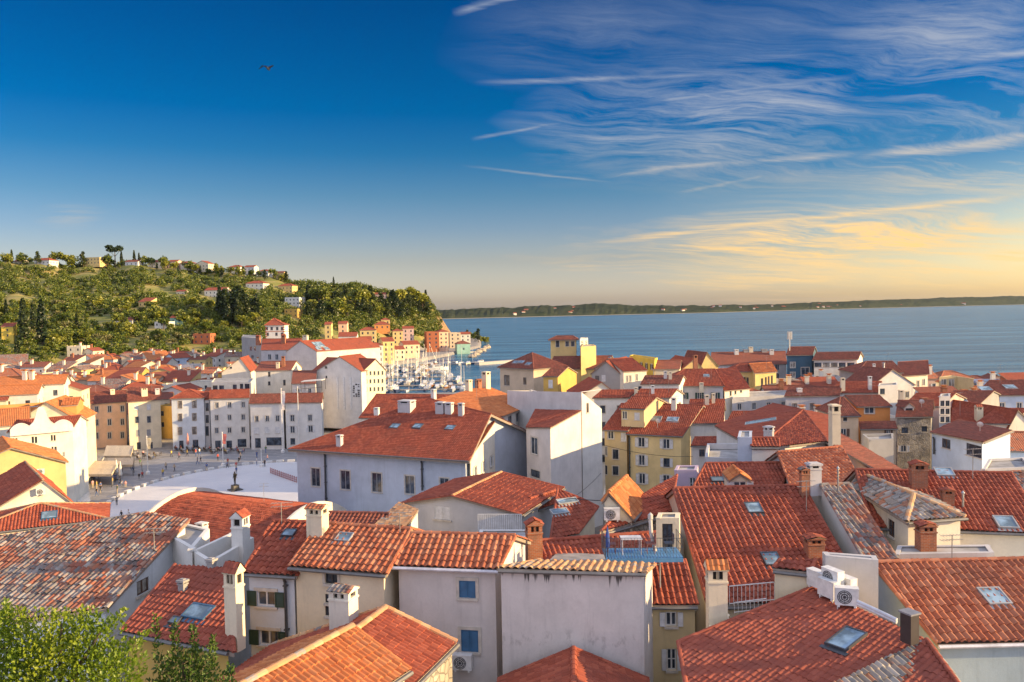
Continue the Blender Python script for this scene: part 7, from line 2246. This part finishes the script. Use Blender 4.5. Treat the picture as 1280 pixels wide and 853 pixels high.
# white railings
def railing(txt, px0, py0, px1, py1, D0, D1, hgt, name='railing', mat=('white_railing', (.66, .66, .66), .5), slats=True, step=.12):
    h = house_like(txt); a, b = W(px0, py0, D0), W(px1, py1, D1); m = MB()
    for z in (.08, hgt): m.tube([a + [0, 0, z], b + [0, 0, z]], .025, 5)
    n = int(np.linalg.norm(b - a) / step)
    d_ = nrm(b - a); nn = np.array([-d_[1], d_[0], 0])
    for i in range(n + 1):
        q = a + (b - a) * i / n
        m.box(q + [0, 0, hgt / 2], [d_, nn, np.array([0, 0, 1.0])], (.035 if slats else .01, .012, hgt / 2))
    m.build(name, plain(*mat), h[0], h[3])
railing('flat corrugated terrace', 598, 664, 652, 664, 51.5, 51.5, 1.1)
railing('little cream wall with a single', 912, 757, 968, 752, 34.5, 34.2, .85, slats=False, step=.16)
railing('little cream wall with a single', 918, 768, 958, 763, 33.5, 33.3, .5, slats=False, step=.16)
# pergola frame and grey sheet roof behind the blank house
def pergola():
    r_ = W(795, 712, 36); root = empty('pergola', r_); tag(root, 'white metal pergola frame behind the blank stained wall', 'pergola'); org = np.array(r_)
    A_, B_, C_, D_ = W(764, 703, 36.5), W(825, 706, 36.0), W(822, 699, 38), W(768, 697, 38.5); wm = plain('pale_metal_frame', (.50, .47, .44), .5)
    m = MB()
    for p, q in ((A_, B_), (B_, C_), (C_, D_), (D_, A_)): m.tube([p, q], .035, 5)
    for t in (.33, .66): m.tube([A_ + (B_ - A_) * t, D_ + (C_ - D_) * t], .03, 5)
    m.build('frame', wm, root, org)
    for p in (A_, B_, C_, D_):
        m = MB(); m.tube([p - [0, 0, 2.6], p], .035, 5); m.build('post', wm, root, org)
    q = [W(681, 706, 36.2), W(763, 706, 36.2), W(768, 694, 38.6), W(697, 690, 39.5)]
    m = MB(); m.prism(q, (0, 0, -.06)); tag(m.build('sheet_roof', plain('grey_sheet_roof', (.30, .28, .26), .8, scale=1.5, var=.2)), 'flat grey sheet roof behind the buff tiles of the blank house', 'roof sheet')
pergola()
# flying bird
def bird():
    p = W(335, 86, 36); root = empty('bird', p); tag(root, 'small dark bird flying high in the blue sky', 'bird'); org = np.array(p)
    m = MB(); V = []; F = []
    n = 8
    for i in range(n + 1):
        t = i / n; r = .055 * math.sin(math.pi * min(max(t, .03), .97)) ** .7
        for k in range(6): a = math.pi * k / 3; V.append(p + [r * math.cos(a), -.28 + .56 * t, r * math.sin(a)])
    for i in range(n):
        for k in range(6): F.append((i * 6 + k, i * 6 + (k + 1) % 6, (i + 1) * 6 + (k + 1) % 6, (i + 1) * 6 + k))
    m.add(V, F)
    for s in (-1, 1):
        w_ = [np.array(q) for q in ((s * .03, .1, .02), (s * .22, .14, .16), (s * .45, .02, -.05), (s * .24, -.06, .13), (s * .03, -.1, .02))]
        m.add([p + q for q in w_] + [p + q + [0, 0, .012] for q in w_], [(0, 1, 3, 4), (1, 2, 3), (5, 9, 8, 6), (6, 8, 7)])
    m.add([p + q for q in ([-.03, -.25, 0], [.03, -.25, 0], [.08, -.42, .0], [-.08, -.42, 0])], [(0, 1, 2, 3)])
    m.build('body', plain('dark_plumage', (.03, .03, .035), .8), root, org)
bird()
# overhead cables across the lane
for (a, b, s, lab) in [((753, 556, 111), (868, 571, 108), .5, 'black overhead cable across the front of the yellow three-storey house'), ((639, 655, 56), (751, 592, 104), .9, 'thin black cable from the wide gable house to the lane'), ((653, 606, 70), (770, 626, 48), .4, 'thin black cable above the rusty roof with two skylights')]:
    p, q = W(*a), W(*b); m = MB()
    m.tube([p + (q - p) * t - np.array([0, 0, s * 4 * t * (1 - t)]) for t in np.linspace(0, 1, 13)], .028, 5)
    tag(m.build('cable', plain('black_cable', (.02, .02, .022), .6)), lab, 'cable')
# a few trees on the headland point
for i, (px, py, k) in enumerate([(594, 421, 'broad'), (598, 422, 'pine'), (602, 424, 'broad'), (590, 420, 'broad'), (584, 419, 'pine'), (606, 427, 'broad')]):
    p = ground_hit(px, py + 6, 560, 900); plant_tree(k, p[0], p[1], rnd.uniform(.9, 1.3), 'small tree on the headland point beyond the boathouse', 'trees on the headland')
# tiny houses on the far shore
def far_village():
    rs = np.random.RandomState(23); proto = None
    for i in range(60):
        px = rs.uniform(640, 1275) if i > 14 else rs.uniform(900, 1230); Dw = np.interp(px, [400, 560, 900, 1280, 2100], [3100, 3300, 4100, 6700, 9500]); D = Dw + rs.uniform(30, 260)
        x = (px - 640) / 1000 * D; z = 11 + rs.uniform(0, 1) * 26 * (D - Dw) / 260
        if proto is None:
            r = empty('far_house', (x, D, z)); m = MB(); m.box((0, 0, 0), np.eye(3), (8, 6, 6)); m.build('wall', wmat('palecream'), r); m = MB(); m.prism([np.array(p) for p in ((-9, -7, 6), (-9, 7, 6), (-9, 0, 10))], (18, 0, 0)); m.build('roof', roof_mat('red', True), r); proto = r
        else: r = copy_tree(proto)
        r.location = (x, D, z); r.rotation_euler = (0, 0, rs.uniform(-.5, .5)); k = rs.uniform(.6, 1.2); r.scale = (k, k, k)
        tag(r, 'tiny pale house on the far shore across the sea', 'house', 'houses on the far shore')
far_village()
# satellite dishes and more aerials
def dish(txt, px, yb, r=.38):
    h = house_like(txt); best = None
    for f in h[2]:
        c, u, v, n = plane_axes(f); p = hit_plane(px, yb, c, n)
        if p is not None and (best is None or abs(p[1] - h[3][1]) < abs(best[1] - h[3][1])): best = p
    m = MB(); q = best + [0, 0, .9]; m.tube([best - [0, 0, .2], q], .025, 5)
    ax = nrm([.55, .75, .35]); x = nrm(np.cross(ax, [0, 0, 1])); y = np.cross(x, ax); V = [q]; F = []
    for k, (rr, dz) in enumerate(((.5, .04), (1.0, .14))):
        for i in range(14): a = 2 * math.pi * i / 14; V.append(q + r * rr * (math.cos(a) * x + math.sin(a) * y) + ax * dz)
    for i in range(14): j = (i + 1) % 14; F += [(0, 1 + i, 1 + j), (1 + i, 15 + i, 15 + j, 1 + j)]
    m.add(V, F); m.tube([q - y * r, q + ax * .45], .012, 4); m.build('satellite_dish', plain('dish_enamel', (.60, .60, .59), .4), h[4], h[3])
for a in [('broad pale red hip', 985, 535), ('yellow three-storey', 822, 535),
          ('grey stone house', 1152, 510), ('wide low red roof and', 1225, 540), ('brown hip roof and a sunny', 850, 478)]:
    try: dish(*a)
    except KeyError: print('NODISH', a[0])
for a in [('yellow front with tall', 958, 462, 444), ('house with reddish roofs', 812, 496, 478), ('two low red roofs and', 880, 515, 488), ('deep orange house', 1090, 500, 478), ('long red slope and two', 1216, 600, 560), ('cream house under wavy', 500, 668, 640),
          ('narrow bluish white', 352, 655, 628), ('broad pale red hip', 1000, 520, 492), ('dark hip roof at the foot', 1110, 456, 440), ('low house with a big dark roof', 1250, 480, 455), ('peach coloured', 120, 497, 482), ('long white house with regular', 290, 492, 478), ('market_hall' if False else 'barrel-curved', 330, 625, 604), ('wavy orange-red', 1190, 702, 668), ('red lean-to roof behind', 930, 522, 500)]:
    try: antenna(*a)
    except KeyError: print('NOANT', a[0])
# ================================================================== ROOF ROOMS BELONG TO THEIR HOUSES; A FEW MARKS ON WALLS
def adopt(room, house):
    r, h = house_like(room), house_like(house)
    a, b = r[0], h[0]
    a.parent = b; a.location = r[3] - h[3]
    del a['category']
    if 'group' in a: del a['group']
for a_, b_ in [('plastered roof room with two', 'tan house with a plastered'), ('orange-yellow attic room on', 'tall cream corner house with'), ('small red tower room on', 'red corner stripes'),
             ('yellow cube-shaped', 'yellow tower villa with a'), ('small white glazed lantern', 'yellow tower villa with a'), ('small gabled dormer with an', 'red tile slope and one small gabled'), ('low dormer on the rusty', 'white house with a wide gable'), ('white arched dormer room', 'weathered grey stone house')]:
    adopt(a_, b_)
# red corner stripes of the chequered villa
h = house_like('red corner stripes'); m = MB()
for w in h[1]:
    zt = w.bp[0][1]
    for u in (.35, w.L - .35):
        z = w.base + .3
        while z < zt - .4:
            m.box(w.p + w.d * u + w.n * .03 + np.array([0, 0, z + .28]), [w.d, w.n, np.array([0, 0, 1.0])], (.34, .05, .28)); z += 1.1
    m.box(w.p + w.d * w.L / 2 + w.n * .03 + np.array([0, 0, zt - 3.1]), [w.d, w.n, np.array([0, 0, 1.0])], (w.L / 2, .045, .14))
m.build('corner_stripe', wmat('brick'), h[0], h[3])
# wall poster and pale strips on the tall striped front
h = house_like('striped blank front'); m = MB(); k = MB(); s = MB()
ax = lambda w: [w.d, w.n, np.array([0, 0, 1.0])]
hit = find_wall(h[1], 446, 488)
if hit:
    w, p, uu = hit
    l, r_ = hit_plane(440.5, 488, w.p, w.n), hit_plane(450.5, 488, w.p, w.n); t_, b_ = hit_plane(446, 479, w.p, w.n), hit_plane(446, 497, w.p, w.n)
    W2, H2_ = np.linalg.norm(r_ - l), t_[2] - b_[2]; c = (l + r_) / 2 * [1, 1, 0] + [0, 0, (t_[2] + b_[2]) / 2]
    m.box(c + w.n * .05, ax(w), (W2 / 2, .04, H2_ / 2)); po = m.build('wall_poster', plain('poster_white', (.66, .66, .65), .8), h[0], h[3])
    rs = np.random.RandomState(4)
    for i in range(7):
        for j in range(3):
            if rs.uniform() < .62: k.box(c + w.n * .11 + w.d * W2 * ((j - 1) * .3 + rs.uniform(-.03, .03)) + np.array([0, 0, H2_ * (.40 - i * .134)]), ax(w), (W2 * rs.uniform(.08, .15), .012, H2_ * rs.uniform(.03, .055)))
    k.build('print', plain('poster_black', (.03, .03, .03), .8), po, h[3])
    for px in (422, 430, 438.5):
        a_, b_ = hit_plane(px, 472, w.p, w.n), hit_plane(px, 512, w.p, w.n)
        s.box((a_ + b_) / 2 * [1, 1, 0] + w.n * .06 + np.array([0, 0, (a_[2] + b_[2]) / 2]), ax(w), (.28, .05, (a_[2] - b_[2]) / 2))
    s.build('banner_strip', plain('poster_white', (.66, .66, .65), .8), h[0], h[3])
# white terrace roof on the low dark red house
h = house_like('white-roofed terrace'); a_, b_ = W(376, 478, 207), W(402, 476, 207); d_ = nrm((b_ - a_) * [1, 1, 0]); n = np.array([-d_[1], d_[0], 0]); m = MB()
m.prism([a_, b_, b_ + n * 4, a_ + n * 4], (0, 0, .18)); o = m.build('terrace_canopy', plain('white_awning_canvas', (.66, .63, .57), .9), h[0], h[3])
m = MB()
for q in (a_, b_, a_ + n * 4, b_ + n * 4): m.tube([q - [0, 0, 2.6], q], .08, 5)
m.tube([a_ - [0, 0, 1.7], b_ - [0, 0, 1.7]], .05, 4); m.build('post', plain('dark_post', (.06, .06, .06), .5), o, h[3])
# ================================================================== LABELS THAT SINGLE OUT ONE THING
def ordinal(i):
    w = ['first', 'second', 'third', 'fourth', 'fifth', 'sixth', 'seventh', 'eighth', 'ninth', 'tenth', 'eleventh', 'twelfth']
    if i < 12: return w[i]
    n = i + 1
    return f"{n}{'th' if 10 < n % 100 < 14 else {1: 'st', 2: 'nd', 3: 'rd'}.get(n % 10, 'th')}"
LAND = [(117, 325, 'yellow flat-topped villa'), (181, 380, 'boxy yellow house'), (270, 368, 'long pale villa'), (320, 358, 'pale hip-roofed villa'), (367, 378, 'white cubic villa'), (252, 425, 'brick orange house'), (212, 405, 'pale green house'), (5, 425, 'left-edge yellow house'),
        (155, 404, 'long low grey house'), (475, 371, 'rose villa'), (480, 403, 'tall yellow villa'), (404, 410, 'small yellow house'), (428, 410, 'small peach house'), (340, 405, 'chequered villa'), (530, 390, 'cliff edge'), (60, 440, 'top old town roofs'), (130, 436, 'top old town roofs')]
tops = [o for o in bpy.data.objects if o.get('category')]
for o in tops:
    if o['category'] == 'tree' and o.get('group') == G_H and not any(k in o['label'] for k in ('crest', 'pair', 'cliff')):
        px, py = proj(np.array(o.location))
        l = min(LAND, key=lambda q: (q[0] - px) ** 2 + 4 * (q[1] - py) ** 2)
        dx, dy = px - l[0], py - l[1]
        rel = ('right of' if dx > 0 else 'left of') if abs(dx) > 2 * abs(dy) else ('below' if dy > 0 else 'above')
        o['label'] = ' '.join(o['label'].split()[:3]).replace(' in', '').replace(' on', '') + f' {rel} the {l[2]}'
by = {}
for o in tops: by.setdefault(o['label'], []).append(o)
for lab, os_ in by.items():
    if len(os_) < 2: continue
    os_.sort(key=lambda o: proj(np.array(o.location) if o.type == 'EMPTY' or o.location.length > 1 else np.array(o.bound_box).mean(0))[0])
    for i, o in enumerate(os_):
        o['label'] = f'{lab}, {ordinal(i)} from left' if i < len(os_) - 1 or len(os_) > 12 else f'{lab}, rightmost one'
# ================================================================== CAMERA, SUN, SKY
cam = bpy.data.cameras.new('camera'); co = bpy.data.objects.new('camera', cam); COL.objects.link(co)
cam.sensor_width = 36; cam.lens = FPX / 1280 * 36; cam.clip_start = .5; cam.clip_end = 60000
co.matrix_world = Matrix([[_R[0], _U[0], -_f[0], 0], [_R[1], _U[1], -_f[1], 0], [_R[2], _U[2], -_f[2], CAM_H], [0, 0, 0, 1]])
SC.camera = co
SUN_AZ, SUN_EL = math.radians(97), math.radians(13)
sd = Vector((math.sin(SUN_AZ) * math.cos(SUN_EL), math.cos(SUN_AZ) * math.cos(SUN_EL), math.sin(SUN_EL)))
sl = bpy.data.lights.new('sun', 'SUN'); sl.energy = 4.0; sl.angle = math.radians(.5); sl.color = (1.0, .70, .34)
so = bpy.data.objects.new('sun', sl); COL.objects.link(so)
so.rotation_euler = sd.to_track_quat('Z', 'Y').to_euler(); so.location = (200, -20, 120)

wd = bpy.data.worlds.new('World'); SC.world = wd; wd.use_nodes = True
nt = wd.node_tree
bg = nt.nodes['Background']
SKY_FILL = (3.0, 3.15, 4.0); CLOUD_K = .54  # pale fill brightness added to the out-of-view sky; cloud gain
sky = nd(nt, 'ShaderNodeTexSky', sky_type='NISHITA'); sky.sun_disc = False
sky.sun_elevation = SUN_EL; sky.sun_rotation = SUN_AZ; sky.altitude = 40; sky.air_density = 1.0; sky.dust_density = 1.2; sky.ozone_density = 2.5
tc = nd(nt, 'ShaderNodeTexCoord')
dirv = tc.outputs['Generated']
sx = nd(nt, 'ShaderNodeSeparateXYZ'); nt.links.new(dirv, sx.inputs[0])
X_, Y_, Z_ = sx.outputs
# deep polarised blue of the sky at right angles to the sun, paler towards the horizon
tint = ramp(nt, [(0, (.96, .82, .92)), (.02, (.96, .85, .98)), (.06, (.66, .56, .61)), (.10, (.42, .45, .56)), (.14, (.23, .37, .49)), (.19, (.05, .28, .46)), (.235, (.0, .23, .46)), (.37, (.0, .16, .37)), (.55, (.06, .25, .44))])
nt.links.new(Z_, tint.inputs[0])
warm = math_n(nt, 'MULTIPLY', maprange(nt, X_, .15, .62), maprange(nt, Z_, .16, .02))
tcol = mixc(nt, warm, tint.outputs[0], (1.18, .92, .62), 'MIX')
fx = mixc(nt, 1.0, mixc(nt, 1.0, sky.outputs[0], tcol, 'MULTIPLY'), (.85,) * 3, 'MULTIPLY')
# added fill: sky made brighter overhead and behind the camera to lift shade
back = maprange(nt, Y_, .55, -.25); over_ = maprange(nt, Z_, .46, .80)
sky_fill = math_n(nt, 'MAXIMUM', back, over_)
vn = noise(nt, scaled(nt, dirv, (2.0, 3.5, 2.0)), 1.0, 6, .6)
sky_fill = math_n(nt, 'MULTIPLY', sky_fill, maprange(nt, vn, .25, .6, .65, 1))
fx = mixc(nt, sky_fill, fx, SKY_FILL)
# cirrus
dz = math_n(nt, 'ADD', Z_, .10)
cx = nd(nt, 'ShaderNodeCombineXYZ'); nt.links.new(math_n(nt, 'DIVIDE', X_, dz), cx.inputs[0]); nt.links.new(math_n(nt, 'DIVIDE', Y_, dz), cx.inputs[1])
mp = nd(nt, 'ShaderNodeMapping'); mp.inputs['Rotation'].default_value = (0, 0, -.22); nt.links.new(cx.outputs[0], mp.inputs[0])
warp = nd(nt, 'ShaderNodeTexNoise', i_Scale=.9, i_Detail=4); nt.links.new(mp.outputs[0], warp.inputs['Vector'])
wv = nd(nt, 'ShaderNodeVectorMath', operation='MULTIPLY_ADD'); nt.links.new(warp.outputs['Color'], wv.inputs[0]); wv.inputs[1].default_value = (.9, .9, 0); nt.links.new(mp.outputs[0], wv.inputs[2])
f1 = noise(nt, scaled(nt, wv.outputs[0], (.55, 2.3, 1)), 1.0, 9, .74)
f2 = noise(nt, scaled(nt, wv.outputs[0], (1.6, 9.0, 1)), 1.0, 7, .72)
big = noise(nt, mp.outputs[0], .8, 4, .55)
def blob(px, py, rx, ry, s=1.0):
    """soft region of the sky round a direction: sizes as angles"""
    d = nrm(ray(px, py))
    a = math_n(nt, 'DIVIDE', math_n(nt, 'SUBTRACT', math_n(nt, 'DIVIDE', X_, Y_), d[0] / d[1]), rx)
    b = math_n(nt, 'DIVIDE', math_n(nt, 'SUBTRACT', math_n(nt, 'DIVIDE', Z_, Y_), d[2] / d[1]), ry)
    r = math_n(nt, 'SQRT', math_n(nt, 'ADD', math_n(nt, 'MULTIPLY', a, a), math_n(nt, 'MULTIPLY', b, b)))
    r = math_n(nt, 'ADD', r, math_n(nt, 'MULTIPLY', math_n(nt, 'SUBTRACT', big, .5), 1.5))
    v = maprange(nt, r, 1.05, .1, 0, s)
    return math_n(nt, 'MULTIPLY', v, math_n(nt, 'GREATER_THAN', Y_, .05))
reg = None
for bl in ((915, 150, .26, .09, 1.05), (760, 40, .20, .08, .27), (1210, 100, .18, .15, .85), (1090, 308, .40, .062, 1.6), (1240, 215, .30, .06, .75), (1000, 215, .28, .06, .4), (85, 270, .05, .018, .4), (1030, 50, .35, .11, .24)):
    v = blob(*bl); reg = v if reg is None else math_n(nt, 'MAXIMUM', reg, v)
fib = math_n(nt, 'ADD', math_n(nt, 'MULTIPLY', f1, .75), math_n(nt, 'MULTIPLY', f2, .30))
dens = math_n(nt, 'MULTIPLY', maprange(nt, fib, .46, .63), reg)
def trail(p, q, w, s):
    a, b = nrm(ray(*p)), nrm(ray(*q)); n = nrm(np.cross(a, b)); m = nrm(a + b); h = float(np.dot(a, m))
    t = nrm(b - a); half = float(np.dot(b, t))
    dt = nd(nt, 'ShaderNodeVectorMath', operation='DOT_PRODUCT'); nt.links.new(dirv, dt.inputs[0]); dt.inputs[1].default_value = tuple(n)
    dd = math_n(nt, 'ABSOLUTE', math_n(nt, 'ADD', dt.outputs['Value'], math_n(nt, 'MULTIPLY', math_n(nt, 'SUBTRACT', f1, .5), w * 4.5)))
    dl = nd(nt, 'ShaderNodeVectorMath', operation='DOT_PRODUCT'); nt.links.new(dirv, dl.inputs[0]); dl.inputs[1].default_value = tuple(t)
    al = maprange(nt, math_n(nt, 'ABSOLUTE', dl.outputs['Value']), half, half * .55, 0, 1)
    v = math_n(nt, 'MULTIPLY', maprange(nt, dd, w, 0, 0, s), al)
    v = math_n(nt, 'MULTIPLY', v, maprange(nt, f2, .34, .56, .35, 1.15))
    return math_n(nt, 'MULTIPLY', v, math_n(nt, 'GREATER_THAN', Y_, .05))
for tr in (((725, 305), (1340, 236), .006, .95), ((590, 104), (930, 92), .0045, .5), ((775, 133), (1075, 93), .0045, .5), ((588, 175), (712, 152), .003, .42), ((740, 220), (1110, 186), .006, .55), ((1060, 194), (1340, 164), .008, .7),
           ((575, 207), (775, 229), .0022, .28), ((565, 19), (660, -8), .006, .6), ((1180, 76), (1340, 58), .006, .7), ((840, 243), (980, 215), .004, .3), ((860, 268), (1000, 262), .0035, .35)):
    dens = math_n(nt, 'MAXIMUM', dens, trail(*tr))
ccol = ramp(nt, [(0, (6.8, 4.3, 1.6)), (.07, (6.6, 4.3, 1.75)), (.12, (5.2, 4.0, 2.4)), (.20, (3.6, 3.6, 3.7)), (.38, (2.7, 3.1, 3.7))])
nt.links.new(Z_, ccol.inputs[0])
fx = mixc(nt, math_n(nt, 'MULTIPLY', dens, .85, clamp=True), fx, mixc(nt, 1.0, ccol.outputs[0], (CLOUD_K,) * 3, 'MULTIPLY'))
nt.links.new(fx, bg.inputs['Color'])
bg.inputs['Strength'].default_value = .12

SC.view_settings.view_transform = 'Standard'; SC.view_settings.look = 'None'; SC.view_settings.gamma = 1
SC.view_settings.use_curve_mapping = False
SC.view_settings.exposure = 1.42
SC.render.film_transparent = False
SC.cycles.max_bounces = 6; SC.cycles.diffuse_bounces = 3; SC.cycles.glossy_bounces = 3; SC.cycles.transmission_bounces = 4; SC.cycles.transparent_max_bounces = 8
SC.cycles.use_denoising = True
